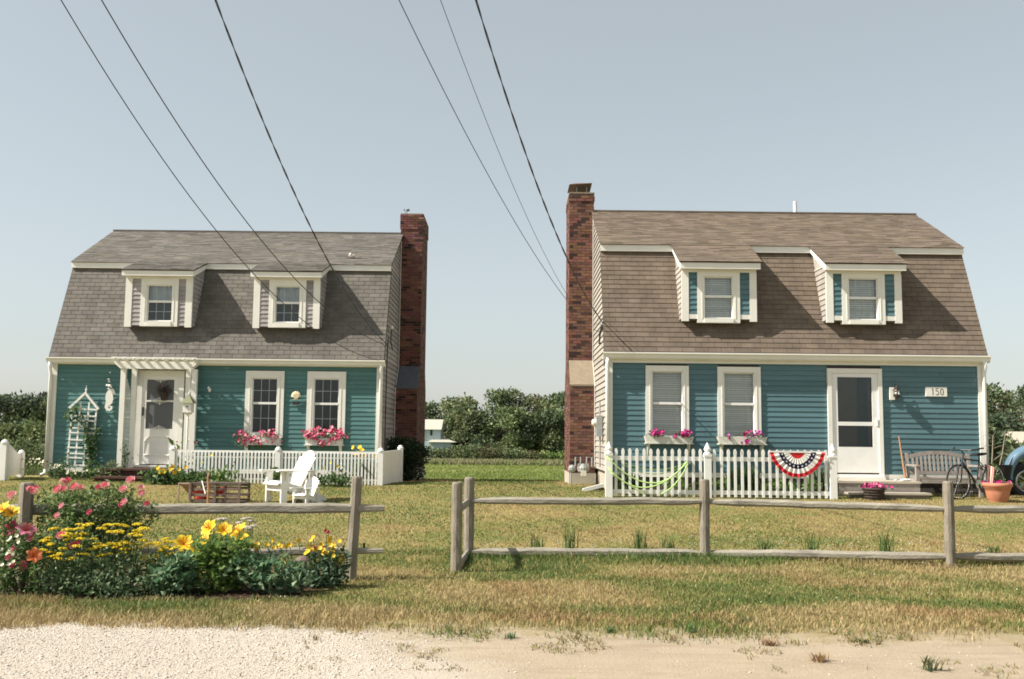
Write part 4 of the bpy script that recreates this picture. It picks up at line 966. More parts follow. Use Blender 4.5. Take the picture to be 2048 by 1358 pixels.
def box_flowers(label, loc, spots, cols, meshes, nl, spread, nb, bs):
    P_ = []; B_ = []
    for (x, z, s_) in spots:
        P_.append(cloud(int(nl * s_), (x, -0.03, z - 0.03), (spread * s_, 0.05, spread * 0.6)))
        for _ in range(int(nb * s_)):
            B_.append((rnd.choice(meshes), (x + rnd.gauss(0, spread * s_), -0.09 - rnd.random() * 0.07, z + 0.02 + rnd.gauss(0, spread * 0.55)), gdir(), rnd.uniform(0.75, 1.15) * bs))
    return mound('petunia_plant', label, 'flowers', loc, np.concatenate(P_), 0.055, cols, B_, group='window box flowers')
box_flowers('thinner pale pink petunias spilling over the window box nearer the lacy door', (-10.96 + 5.08, 23.86, zl + 0.15), [(-0.45, 0.05, 1), (-0.25, -0.02, 1), (0.05, 0.06, 1), (0.25, 0.08, 1), (-0.05, -0.12, 1), (0.3, -0.02, 0.8), (-0.42, -0.1, 0.9)], GRN + YGR, PINKS, 90, 0.09, 13, 1.0)
box_flowers('dense bright pink petunias in the window box nearer the teal cottage chimney', (-10.96 + 6.55, 23.86, zl + 0.15), [(-0.38, 0.09, 1), (-0.18, 0.14, 1), (0.02, 0.09, 1), (0.2, 0.16, 1), (0.4, 0.08, 1), (0.02, -0.12, 0.9), (-0.3, 0.0, 1), (0.28, 0.02, 1)], GRN, PINKS[:2] + PINKS[:3], 70, 0.085, 17, 1.1)
box_flowers('two tufts of magenta petunias in the blue cottage window box nearest its chimney', (2 + 1.26, 20.86, zr + 0.14), [(-0.35, 0.04, 1), (-0.2, 0.05, 1), (0.27, 0.03, 1), (0.36, 0.02, 0.8), (0.1, -0.03, 0.25)], DGR + GRN, MAGS, 55, 0.055, 15, 0.9)
box_flowers('purple and pink petunias trailing from the blue cottage window box nearer its door', (2 + 2.77, 20.86, zr + 0.14), [(0.12, 0.05, 1), (0.3, 0.06, 1), (0.06, -0.12, 0.7), (-0.3, 0.01, 0.35)], YGR + GRN, PURP + MAGS, 60, 0.06, 11, 0.85)
# birdhouse on a pole
u = at(372, 930, 23.2); BH = thing('birdhouse', 'white birdhouse with green pyramid roof on a slim pole before the arbor', 'birdhouse', (u.x, 23.2, u.z))
hz = at(367, 828, 23.2).z - u.z
MB().tube([(0, 0, -0.3), (0, 0, hz)], 0.022, 8).build('pole', WHITE, BH)
MB().lathe([(0.05, hz - 0.02), (0.10, hz + 0.02), (0.11, hz + 0.04)], 8).build('stand', WHITE, BH)
MB().box(-0.10, 0.10, -0.10, 0.10, hz + 0.04, hz + 0.25).build('box', WHITE, BH)
MB().add([(-0.145, -0.145, hz + 0.25), (0.145, -0.145, hz + 0.25), (0.145, 0.145, hz + 0.25), (-0.145, 0.145, hz + 0.25), (0, 0, hz + 0.46)], [(0, 3, 2, 1), (0, 1, 4), (1, 2, 4), (2, 3, 4), (3, 0, 4)]).build('roof', mat('moss_roof', (0.20, 0.21, 0.13), 0.9), BH)
MB().lathe([(0.012, hz + 0.44), (0.022, hz + 0.475), (0.004, hz + 0.50)], 8).build('finial', WHITE, BH)
o = MB().lathe([(0.02, 0), (0.02, 0.004)], 10).build('entrance_hole', BLACK, BH); o.rotation_euler = (R(90), 0, 0); o.location = (0, -0.101, hz + 0.17)
# brick steps
u = at(225, 935, 23.3); ST = thing('brick_steps', 'two low dark red brick steps below the lacy white door', 'steps', (-8.9, 23.4, 0.5))
x_a, x_b = at(205, 935, 23.3).x + 8.9, at(375, 935, 23.3).x + 8.9
MB().tint(0.35, 0.4, 0.45).box(x_a, x_b, -0.25, 0.55, 0.0, 0.27).build('riser', BRICK, ST)
MB().tint(0.4, 0.45, 0.5).box(x_a + 0.02, x_b - 0.1, -0.62, -0.26, -0.1, 0.10).build('riser', BRICK, ST)
bmh = MB().tint(0.6, 0.75, 0.75).box(0.004, 0.186, -0.03, 0.10, 0, 0.045).mesh('brick'); 
for (xx0, xx1, yy, zz) in ((x_a, x_b, -0.25, 0.272), (x_a + 0.02, x_b - 0.1, -0.62, 0.102)):
    x = xx0
    while x < xx1 - 0.15: piece('brick', bmh, BRICK, ST, (x, yy, zz)); x += 0.19
MB().tint(0.55, 0.65, 0.65).box(x_a, x_b, -0.15, 0.55, 0.272, 0.312).box(x_a + 0.02, x_b - 0.1, -0.52, -0.26, 0.102, 0.142).build('tread', BRICK, ST)
# weather vane on the left chimney
u = at(813, 428, 27.5); WV = thing('weathervane', 'small dark weathervane on the teal cottage chimney', 'weathervane', (u.x, 27.6, 7.74))
MB().tube([(0, 0, 0), (0, 0, 0.19)], 0.008, 6).tube([(-0.08, 0, 0.13), (0.09, 0, 0.15)], 0.007, 6).build('rod', BLACK, WV)
MB().prism([(-0.005, 0.15), (0.05, 0.14), (0.075, 0.17), (0.05, 0.215), (0.03, 0.18), (0.0, 0.2), (-0.02, 0.17)], 'y', -0.01, 0.01).build('bird', BLACK, WV)
MB().ball((-0.075, 0, 0.175), 0.022, 0.02, 0.02).build('ball', BLACK, WV); MB().prism([(-0.07, 0.0), (-0.03, 0.0), (-0.02, 0.07), (-0.05, 0.09), (-0.075, 0.06)], 'y', -0.015, 0.015).build('cup', BLACK, WV)
# bird resting on the roof
yb = 2.0; u = at(703, 508, 25.2)
BD = thing('roof_bird', 'small brown and white bird spread on the grey upper roof slope', 'bird', (u.x, 24 + 1.25, ZB + UP_Z + (1.25 - UP_Y) * (RID_Z - UP_Z) / (RID_Y - UP_Y) + 0.02))
q = MB().tint(0.6, 0.5, 0.42); q.ball((0, 0, 0.05), 0.09, 0.05, 0.045, 8, 5); q.tint(0.2, 0.15, 0.12); q.add([(0.03, 0, 0.07), (0.22, 0.03, 0.02), (0.25, -0.02, 0.015), (0.05, -0.04, 0.05)], [(0, 1, 2, 3), (3, 2, 1, 0)]); q.add([(-0.03, 0, 0.07), (-0.14, 0.04, 0.03), (-0.17, -0.02, 0.02), (-0.05, -0.04, 0.05)], [(0, 1, 2, 3), (3, 2, 1, 0)])
q.tint(0.8, 0.75, 0.7).ball((-0.03, -0.03, 0.09), 0.035, 0.03, 0.04, 8, 5); q.build('bird_body', PAINT, BD)
# service bracket on the teal gable
u = at(778, 690, 25.0); MA = thing('service_bracket', 'white insulator and drip loops of black cable on the grey gable wall', 'cable bracket', (-3.05, 24.9, at(776, 655, 24.9).z))
MB().ball((0.05, 0, 0), 0.05, 0.06, 0.05).build('insulator', WHITE, MA)
MB().tube([(0.05, 0, -0.02), (0.04, 0.0, -0.2), (0.03, 0.02, -0.35), (0.05, 0.2, -0.5), (0.04, 0.4, -0.52)], 0.016, 6).tube([(0.02, -0.35, -0.28), (0.02, -0.5, -0.5), (0.02, -0.6, -1.2), (0.02, -0.62, -3.4)], 0.014, 6).build('cable', BLACK, MA)
# ------------------------------------------------------------------ things on and before the blue cottage
# number board 150
a = at(1852, 774, 20.93); b = at(1895, 793, 20.93)
NB = thing('number_board', 'cream board with the house number 150 on the blue clapboards', 'house sign', ((a.x + b.x) / 2, 20.966, (a.z + b.z) / 2))
w_, h_ = (b.x - a.x) / 2, (a.z - b.z) / 2
MB().box(-w_, w_, -0.02, 0.03, -h_, h_).build('board', TRIM, NB)
INK = mat('bronze_numeral', (0.075, 0.065, 0.055), 0.6)
def numeral(ch, x):
    q = MB(); s_ = 0.066; r_ = 0.0085
    if ch == '1': q.tube([(x, -0.026, -s_), (x, -0.026, s_)], r_, 6).tube([(x, -0.026, s_), (x - 0.02, -0.026, s_ - 0.02)], r_, 6)
    if ch == '5':
        pts = [(0.028, s_), (-0.022, s_), (-0.026, 0.012), (0.0, 0.022), (0.026, 0.01), (0.032, -0.022), (0.022, -0.055), (-0.002, -s_), (-0.03, -0.052)]
        q.tube([(x + px, -0.026, pz) for px, pz in pts], r_, 6)
    if ch == '0': q.tube([(x + 0.03 * math.cos(t), -0.026, s_ * math.sin(t)) for t in np.linspace(0, 2 * math.pi, 15)], r_, 6)
    o_ = q.build('numeral', INK, NB); o_.scale = (1, 0.2, 1); o_.location = (0, -0.0165, 0)
for c_, x in (('1', -0.075), ('5', 0.015), ('0', 0.115)): numeral(c_, x)
# wall lantern
u = at(1789, 787, 20.9); LN = thing('wall_lantern', 'bronze wall lantern on a cream block beside the blue cottage door', 'wall lamp', (u.x, 20.95, u.z))
MB().box(-0.085, 0.02, -0.015, 0.02, -0.13, 0.13).build('mount_block', TRIM, LN)
MB().tube([(0.0, -0.02, 0.02), (0.01, -0.07, 0.20), (0.02, -0.08, 0.30), (0.025, -0.09, 0.24), (0.025, -0.095, 0.14)], 0.008, 6).build('arm', BLACK, LN)
MB().lathe([(0.012, 0.16), (0.02, 0.13), (0.075, 0.07), (0.08, 0.055)], 10, (0.025, -0.095)).build('hood', mat('bronze', (0.10, 0.075, 0.06), 0.35, metal=0.8), LN)
MB().lathe([(0.055, 0.055), (0.06, -0.02), (0.04, -0.07)], 10, (0.025, -0.095)).build('glass_globe', GLASS, LN)
MB().lathe([(0.075, -0.03), (0.075, -0.045), (0.03, -0.09), (0.01, -0.12)], 10, (0.025, -0.095)).tube([(0.09, -0.095, -0.03), (0.1, -0.095, 0.03), (0.08, -0.095, 0.06)], 0.005, 5).build('cage', MATS['bronze'], LN)
MB().ball((0.01, -0.115, 0.01), 0.03, 0.03, 0.035).build('bulb', WHITE, LN)
# wooden porch step
PS = thing('porch_step', 'low wooden porch platform with a plank step before the blue cottage door', 'steps', (7.2, 20.4, 0.45))
xa, xb = at(1676, 962, 20).x - 7.2, at(1842, 962, 20).x - 7.2
WD2 = mat('pale_deck', (0.40, 0.35, 0.28), 0.8, 0.25, 8, 0.2, stretch=(0.3, 2, 2))
for i in range(5): MB().tint(rnd.uniform(0.9, 1.1)).box(xa, xb, -0.42 + i * 0.19, -0.42 + i * 0.19 + 0.182, 0.335, 0.375).build('plank', WD2, PS)
MB().box(xa + 0.02, xb - 0.02, -0.40, -0.37, 0.0, 0.334).build('riser', BENCH, PS)
for i in range(2): MB().tint(rnd.uniform(0.95, 1.1)).box(xa + 0.1, xb + 0.05, -0.78 + i * 0.17, -0.78 + i * 0.17 + 0.163, 0.13, 0.17).build('plank', WD2, PS)
MB().box(xa + 0.12, xb + 0.03, -0.70, -0.67, -0.05, 0.129).build('riser', BENCH, PS)
# leaning pole with shells at its foot
a = at(1797, 873, 20.93); b = at(1811, 955, 20.62)
PO = thing('leaning_pole', 'slim brown wooden pole leaning against the blue siding by the bench', 'pole', (b.x, b.y, 0.826))
MB().tube([(0, 0, 0.004), (a.x - b.x, a.y - b.y - 0.02, a.z - 0.826)], [0.024, 0.016], 8).build('shaft', BROWNW, PO); MB().lathe([(0.03, 0.0), (0.034, 0.05), (0.026, 0.09)], 8).build('ferrule', BROWNW, PO)
names_ = ['flat pale shell on the porch platform left of the leaning pole', 'round pale shell on the porch platform at the foot of the leaning pole', 'pale shell on the porch platform between leaning pole and bench', 'small pale shell on the porch platform farthest left of the leaning pole']
for i, (px, s_) in enumerate(((1801, 0.05), (1809, 0.06), (1817, 0.055), (1793, 0.035))):
    u = at(px, 958, 20.25); o = MB().ball((0, 0, s_ * 0.45), s_, s_ * 0.8, s_ * 0.45, 9, 5).ball((s_ * 0.6, 0.01, s_ * 0.3), s_ * 0.5, s_ * 0.4, s_ * 0.3, 7, 4).build('shell', TRIM); o.location = (u.x, 20.15 + 0.05 * i, 0.826); tag(o, names_[i], 'shell', 'shells on the porch platform')
# bench
BE = thing('garden_bench', 'weathered grey slatted garden bench against the blue siding', 'bench', (8.75, 20.45, 0.52), R(-2))
hw = 0.62
for x in (-hw, hw): MB().box(x - 0.035, x + 0.035, -0.28, -0.21, -0.08, 0.60).build('front_leg', BENCH, BE); MB().bar((x, 0.22, -0.05), (x, 0.34, 0.86), 0.06, 0.055, up=(0, 1, 0)).build('rear_leg', BENCH, BE); MB().box(x - 0.045, x + 0.045, -0.32, 0.26, 0.60, 0.635).build('armrest', BENCH, BE); MB().box(x - 0.02, x + 0.02, -0.21, 0.22, 0.29, 0.35).build('side_rail', BENCH, BE)
MB().box(-hw + 0.036, hw - 0.036, -0.27, -0.24, 0.27, 0.36).build('front_rail', BENCH, BE)
for i in range(6): MB().box(-hw + 0.0, hw - 0.0, -0.275 + i * 0.083, -0.275 + i * 0.083 + 0.068, 0.365, 0.385).build('seat_slat', BENCH, BE)
q = MB(); n = 12; vs = []
for i in range(n + 1):
    t = i / n; x = -hw + 0.031 + (2 * hw - 0.062) * t; zc = 0.79 + 0.09 * math.sin(math.pi * t); y = 0.325
    vs += [(x, y - 0.015, zc - 0.045), (x, y + 0.02, zc - 0.045), (x, y + 0.02, zc + 0.03), (x, y - 0.015, zc + 0.03)]
fs = [(0, 1, 2, 3), tuple(4 * n + k for k in (3, 2, 1, 0))]
for i in range(n):
    for k in range(4): fs.append((4 * i + k, 4 * i + (k + 1) % 4, 4 * i + 4 + (k + 1) % 4, 4 * i + 4 + k))
q.add(vs, fs).build('top_rail', BENCH, BE); MB().box(-hw + 0.031, hw - 0.031, 0.25, 0.285, 0.43, 0.50).build('lower_rail', BENCH, BE)
for i in range(13):
    t = (i + 1) / 14; x = -hw + 0.03 + (2 * hw - 0.06) * t; MB().bar((x, 0.268, 0.50), (x, 0.32, 0.75 + 0.09 * math.sin(math.pi * t)), 0.042, 0.014, up=(0, 1, 0)).build('back_slat', BENCH, BE)
# bicycle, pointing towards the left and the road
fwp = at(1917, 967, 19.75)
BK = thing('bicycle', 'dark bicycle parked between grey bench and terracotta pot', 'bicycle', (fwp.x, 19.75, 0.49), R(28))
def wheel(x):
    q = MB(); n = 28; r_ = 0.335
    q.tube([(x + r_ * math.cos(t), 0, r_ + 0.01 + r_ * math.sin(t)) for t in np.linspace(0, 2 * math.pi, n)], 0.017, 6)
    Wh = q.build('wheel', RUBBER, BK)
    MB().tube([(x + 0.31 * math.cos(t), 0, r_ + 0.01 + 0.31 * math.sin(t)) for t in np.linspace(0, 2 * math.pi, n)], 0.009, 5).build('rim', STEEL, Wh)
    s_ = MB()
    for k in range(18): t = 2 * math.pi * k / 18; s_.bar((x, 0.012 * (-1) ** k, r_ + 0.01), (x + 0.305 * math.cos(t), 0, r_ + 0.01 + 0.305 * math.sin(t)), 0.002, 0.002)
    s_.lathe([(0.02, r_ - 0.02), (0.02, r_ + 0.04)], 8, (x, 0)).build('spokes', STEEL, Wh)
wheel(0.0); wheel(1.04)
zc = 0.345
MB().tube([(0, 0.05, zc), (0.09, 0.04, 0.68), (0.12, 0.0, 0.72), (0.17, 0, 0.90)], 0.016, 6).tube([(0, -0.05, zc), (0.09, -0.04, 0.68), (0.12, 0.0, 0.72)], 0.014, 6).build('fork', BLACK, BK)
MB().tube([(0.135, 0, 0.80), (0.62, 0, 0.76)], 0.015, 6).tube([(0.125, 0, 0.74), (0.54, 0, 0.30)], 0.018, 6).tube([(0.54, 0, 0.30), (0.64, 0, 0.86)], 0.015, 6).tube([(0.54, 0.03, 0.30), (1.04, 0.05, zc)], 0.011, 6).tube([(0.54, -0.03, 0.30), (1.04, -0.05, zc)], 0.011, 6).tube([(0.62, 0.02, 0.74), (1.04, 0.05, zc)], 0.009, 6).tube([(0.62, -0.02, 0.74), (1.04, -0.05, zc)], 0.009, 6).build('frame', BLACK, BK)
MB().tube([(0.17, 0, 0.90), (0.10, 0, 0.97)], 0.014, 6).tube([(0.26, 0.29, 1.0), (0.14, 0.20, 0.97), (0.10, 0.0, 0.97), (0.14, -0.20, 0.97), (0.26, -0.29, 1.0)], 0.012, 6).build('handlebar', BLACK, BK)
for s_ in (-1, 1): MB().tube([(0.24, s_ * 0.275, 0.995), (0.34, s_ * 0.33, 1.01)], 0.017, 6).build('grip', RUBBER, BK); MB().tube([(0.10, s_ * 0.2, 0.965), (0.03, s_ * 0.22, 0.93)], 0.006, 5).build('brake_lever', STEEL, BK)
MB().prism([(0.50, 0.87), (0.64, 0.86), (0.78, 0.88), (0.78, 0.92), (0.50, 0.905)], 'y', -0.06, 0.06).build('saddle', RUBBER, BK)
o = MB().lathe([(0.09, 0), (0.09, 0.01)], 14).build('chainring', STEEL, BK); o.rotation_euler = (R(90), 0, 0); o.location = (0.54, -0.04, 0.30)
MB().bar((0.54, -0.06, 0.30), (0.60, -0.06, 0.16), 0.015, 0.02).bar((0.60, -0.06, 0.16), (0.60, -0.14, 0.16), 0.05, 0.015).bar((0.54, 0.06, 0.30), (0.48, 0.06, 0.44), 0.015, 0.02).bar((0.48, 0.06, 0.44), (0.48, 0.14, 0.44), 0.05, 0.015).build('crank', BLACK, BK)
# terracotta pot, its plant and small flag
u = at(1996, 1007, 19.35)
TP = thing('terracotta_pot', 'large terracotta flower pot with rolled rim beside the bicycle', 'flower pot', (u.x, 19.35, 0.47))
MB().lathe([(0.165, 0.0), (0.175, 0.03), (0.18, 0.05), (0.19, 0.06), (0.215, 0.20), (0.235, 0.27), (0.245, 0.275), (0.245, 0.295), (0.25, 0.30), (0.268, 0.315), (0.272, 0.36), (0.262, 0.375), (0.235, 0.37), (0.225, 0.31)], 24).build('pot', TERRA, TP, smooth=True)
MB().lathe([(0.01, 0.30), (0.23, 0.305)], 16).build('soil', DARKW, TP)
B_ = [(rnd.choice(MAGS), (rnd.gauss(0, 0.13), rnd.gauss(-0.05, 0.08), 0.03 + rnd.random() * 0.05), gdir(), 0.8) for _ in range(26)]
mound('pot_plant', 'magenta flowers and tall green sprigs growing in the terracotta pot', 'flowers', (u.x, 19.35, 0.47 + 0.33), np.concatenate([cloud(110, (0, 0, 0.03), (0.12, 0.1, 0.03)), cloud(70, (-0.04, 0, 0.28), (0.035, 0.03, 0.07)), cloud(40, (-0.02, 0, 0.14), (0.03, 0.03, 0.06)), cloud(40, (0.07, 0, 0.10), (0.03, 0.03, 0.05))]), 0.055, GRN + YGR, B_)
FL = thing('small_flag', 'small furled red and white striped flag standing in the terracotta pot', 'flag', (u.x - 0.16, 19.28, 0.47 + 0.31))
MB().tube([(0, 0, -0.05), (-0.06, 0, 0.50)], 0.006, 6).build('stick', BROWNW, FL)
q = MB(); n = 10
for i in range(n):
    t0, t1 = i / n, (i + 1) / n; q.tint(*((0.62, 0.16, 0.15) if i % 2 else (0.74, 0.66, 0.60)))
    f = lambda t, z: (-0.05 + 0.0 + 0.13 * t - 0.05 * (1 - z) + 0.02, 0.03 * math.sin(7 * t), 0.02 + 0.40 * z - 0.09 * t)
    q.add([f(t0, 0), f(t1, 0), f(t1, 0.5), f(t0, 0.5), f(t1, 1), f(t0, 1)], [(0, 1, 2, 3), (3, 2, 4, 5)])
q.build('cloth', CLOTH, FL)
WP = at(1748, 998, 19.45)
TUB = thing('wicker_planter', 'dark wicker planter tub on the grass before the porch step', 'flower pot', (WP.x, 19.45, 0.50))
MB().lathe([(0.16, 0), (0.17, 0.05), (0.19, 0.15), (0.205, 0.21), (0.195, 0.225), (0.18, 0.2)], 16).build('tub', DARKW, TUB)
for z, r_ in ((0.05, 0.176), (0.10, 0.186), (0.15, 0.195), (0.20, 0.208)): MB().tube([(r_ * math.cos(t), r_ * math.sin(t), z) for t in np.linspace(0, 2 * math.pi, 19)], 0.012, 5).build('weave_band', DARKW, TUB)
B_ = [(rnd.choice(MAGS + PINKS[:1]), (rnd.choice([-0.14, -0.1, 0.12, 0.16, 0.0]) + rnd.gauss(0, 0.05), rnd.gauss(-0.06, 0.06), 0.03 + rnd.random() * 0.07), gdir(), 1.0) for _ in range(30)]
mound('petunia_plant', 'magenta petunias filling the dark wicker planter tub', 'flowers', (WP.x, 19.45, 0.70), cloud(130, (0, 0, 0.02), (0.12, 0.1, 0.035)), 0.055, DGR + GRN, B_)
# bunting on the picket fence
u = at(1594, 905, 19.44); BU = thing('bunting', 'pleated red white and blue fan bunting hung on the white picket fence', 'bunting', (u.x, 19.46, u.z))
q = MB(); NA, NR = 48, 14; rx, rz_ = 0.53, 0.47
bands = [(0.28, (0.60, 0.03, 0.03)), (0.50, (0.80, 0.77, 0.72)), (0.68, (0.016, 0.018, 0.055)), (0.86, (0.80, 0.77, 0.72)), (1.01, (0.55, 0.025, 0.035))]
def bp(a, r_):
    ca, sa = math.cos(a), math.sin(a); k = r_ ** 0.9
    return (rx * r_ * ca * (1 - 0.10 * sa), -0.035 - 0.022 * r_ * math.sin(a * 26) - 0.02 * r_, -rz_ * r_ * sa * (0.9 + 0.1 * sa) + 0.02 * (1 - r_))
edges = [0.02, 0.28, 0.50, 0.68, 0.86, 1.0]
for e0, e1, (lim, col) in zip(edges, edges[1:], bands):
    q.tint(*col)
    for i in range(NA):
        a0, a1 = math.pi * i / NA, math.pi * (i + 1) / NA
        q.add([bp(a0, e0), bp(a1, e0), bp(a1, e1), bp(a0, e1)], [(0, 1, 2, 3)])
q.build('cloth', CLOTH, BU)
st = MB().tint(0.85, 0.83, 0.8)
for i in range(11):
    a = math.pi * (i + 0.6) / 11.2; c0 = Vector(bp(a, 0.59)) + Vector((0, -0.03, 0)); pts = []
    for k in range(10): t = math.pi * k / 5 + math.pi / 2; rr_ = 0.022 if k % 2 == 0 else 0.009; pts.append((c0.x + rr_ * math.cos(t), c0.z + rr_ * math.sin(t)))
    st.prism(pts, 'y', c0.y - 0.002, c0.y + 0.002)
st.build('stars', CLOTH, BU)
MB().tint(0.8, 0.78, 0.72).box(-0.53, 0.53, -0.05, -0.03, -0.005, 0.03).build('header', CLOTH, BU)
# garden hose
HO = thing('garden_hose', 'lime green garden hose looped along the white picket fence', 'hose', at(1375, 925, 19.42))
LIME = mat('lime_hose', (0.42, 0.60, 0.20), 0.5, 0.1)
B0 = at(1375, 925, 19.42); q = MB()
def sagline(p, m_, e, yy): 
    p, m_, e = [at(*c, yy) - B0 for c in (p, m_, e)]; pts = []
    for i in range(17):
        t = i / 16; pts.append(p * ((1 - t) * (1 - 2 * t)) + m_ * (4 * t * (1 - t)) + e * (t * (2 * t - 1)))
    return pts
q.tube(sagline((1240, 922, ), (1310, 939), (1374, 925), 19.58), 0.012, 6).tube(sagline((1248, 930), (1312, 948), (1374, 926), 19.57), 0.012, 6)
q.tube(sagline((1213, 912), (1300, 966), (1375, 922), 19.40), 0.014, 6).tube(sagline((1216, 935), (1292, 975), (1375, 924), 19.39), 0.014, 6).tube(sagline((1222, 945), (1262, 972), (1290, 988), 19.39), 0.012, 6)
q.tube(sagline((1322, 988), (1352, 966), (1376, 927), 19.38), 0.013, 6).build('loops', LIME, HO, smooth=True)
MB().box(-0.05, 0.06, 0.0, 0.07, -0.03, 0.04).build('holder', GREYM, HO)
# plants behind the picket fence
def clump(name, label, loc, n, h, r_, cols, wid=0.02, arch=0.5, cat='plant', group=None):
    """tuft of long arching blades"""
    C_ = thing(name, label, cat, loc, group=group); V_ = []; T_ = []; Cc = []
    for i in range(n):
        a = rnd.uniform(0, 2 * math.pi); L_ = h * rnd.uniform(0.6, 1.1); o = Vector((rnd.gauss(0, r_ * 0.3), rnd.gauss(0, r_ * 0.3), 0)); d = Vector((math.cos(a), math.sin(a), 0)) * (r_ * rnd.uniform(0.3, 1.1)); s_ = Vector((-math.sin(a), math.cos(a), 0)) * wid / 2
        k = len(V_); N = 4
        for j in range(N + 1):
            t = j / N; p = o + d * t ** 1.6 + Vector((0, 0, L_ * (t - arch * t ** 3 * 0.6))); ww = (1 - t ** 2) + 0.02
            V_ += [p + s_ * ww, p - s_ * ww]
        for j in range(N): T_ += [(k + 2 * j, k + 2 * j + 1, k + 2 * j + 3), (k + 2 * j, k + 2 * j + 3, k + 2 * j + 2)]
        c = np.array(rnd.choice(cols)) * rnd.uniform(0.75, 1.25); Cc += [c] * (2 * (N + 1))
    fast('blades', np.array([tuple(v) for v in V_]), np.array(T_), np.array(Cc), GRASS, C_); return C_
gp = 'plants behind the white pickets'
for i, (px, n, h, r_, lab) in enumerate(((1250, 130, 0.62, 0.25, 'dark leafy tuft behind the pickets nearest the pointed end post by the chimney'), (1270, 110, 0.5, 0.3, 'low dark tuft behind the pickets inside the lowest hose loop'), (1478, 150, 0.72, 0.3, 'tall green tuft behind the pickets just past the middle post'), (1503, 120, 0.75, 0.22, 'tall green tuft behind the pickets under the second window box'), (1640, 140, 0.72, 0.25, 'tall dark tuft behind the pickets right beside the bunting end'), (1655, 90, 0.6, 0.2, 'dark tuft behind the last pointed post next to the door'))):
    u = at(px, 980, 20.1); clump('garden_tuft', lab, (u.x, 20.1, 0.53), n, h, r_, GRN + DGR, 0.035, 0.4, group=gp)
for i, (px, n, lab) in enumerate(((1345, 130, 'low yellow green leafy plant behind the pickets below the first window box'), (1425, 120, 'low pale leafy plant behind the middle fence post'), (1450, 100, 'low yellow green plant behind the pickets just right of the middle post'), (1545, 110, 'low green plant behind the pickets left of the bunting'), (1585, 120, 'low pale green plant behind the pickets straight under the bunting'), (1625, 90, 'low green plant behind the pickets under the bunting end nearer the door'))):
    u = at(px, 985, 19.9); mound('garden_plant', lab, 'plant', (u.x, 19.95, 0.53), cloud(n, (0, 0, 0.15), (0.12, 0.08, 0.07)), 0.10, YGR + GRN, [], group=gp)
# gas meter, electric meter, downspout shoe by the brown chimney
GMo = thing('gas_meter', 'grey gas meter with looped pipes before the brown cottage chimney', 'meter', (1.62, 23.45, 0.55))
GMo['label'] = 'grey gas meter with looped pipes at the foot of the blue cottage chimney'
MB().tube([(-0.22, 0, 0.0), (-0.22, 0, 0.42), (-0.12, 0, 0.42), (-0.12, 0, 0.62), (0.0, 0, 0.62), (0.0, 0, 0.48)], 0.02, 8).tube([(0.14, 0, 0.48), (0.14, 0, 0.62), (0.26, 0, 0.62), (0.26, 0, 0.40), (0.42, 0.05, 0.40)], 0.02, 8).build('pipe', GREYM, GMo)
MB().ball((-0.20, -0.02, 0.36), 0.09, 0.06, 0.09).build('regulator', GREYM, GMo)
MB().box(-0.06, 0.18, -0.10, 0.08, 0.36, 0.48).lathe([(0.13, 0.30), (0.14, 0.38), (0.10, 0.48)], 12, (0.06, -0.01)).build('meter_body', GREYM, GMo); MB().box(-0.0, 0.12, -0.15, -0.05, 0.20, 0.32).build('meter_box', BOXW, GMo)
EM = thing('electric_meter', 'pale electric meter box with conduit on the sunny cedar gable', 'meter', (1.96, 21.75, at(1206, 850, 21.75).z))
MB().box(-0.13, 0.0, -0.13, 0.13, -0.25, 0.20).build('meter_box', GREYM, EM); o = MB().lathe([(0.08, 0), (0.075, 0.06), (0.05, 0.09)], 14).build('dial_glass', BOXW, EM); o.rotation_euler = (0, R(-90), 0); o.location = (-0.1305, 0, 0.05)
MB().tube([(-0.05, 0, 0.20), (-0.05, 0, 0.50)], 0.02, 6).tube([(-0.04, 0.02, -0.25), (-0.04, 0.06, -0.9)], 0.02, 6).build('conduit', GREYM, EM)
DS = thing('splash_pipe', 'white downspout extension lying on the grass by the blue cottage corner', 'pipe', (1.9, 20.75, 0.56))
MB().bar((0.0, 0.0, 0.10), (-0.42, -0.05, -0.005), 0.08, 0.07).build('pipe', VINYL, DS)
SB = at(1160, 978, 23.0); MB().lathe([(0.22, 0.0), (0.22, 0.04), (0.16, 0.05)], 16).build('basin', DARKW); o = bpy.data.objects[-1] if False else COL.objects[-1]; o.name = 'drain_basin'; o.location = (1.75, 21.3, 0.545); tag(o, 'low dark round drain basin on the grass before the gas meter', 'basin')
# service bracket on the blue cottage gable
SB2 = thing('service_bracket', 'black cable clamps and drip loops on the sunny cedar gable', 'cable bracket', (1.94, 21.55, at(1200, 652, 21.55).z))
MB().tube([(0, 0, 0), (-0.03, 0.12, -0.12), (-0.03, 0.3, -0.3)], 0.02, 6).ball((0, 0, 0), 0.035, 0.05, 0.08).ball((-0.01, 0.35, -0.12), 0.03, 0.05, 0.03).ball((-0.01, 0.5, -0.32), 0.03, 0.05, 0.03).build('clamp', BLACK, SB2)
MB().tube([(0.0, -0.3, 0.05), (0.01, -0.35, -0.4), (0.01, -0.42, -0.9)], 0.014, 6).build('cable', BLACK, SB2)
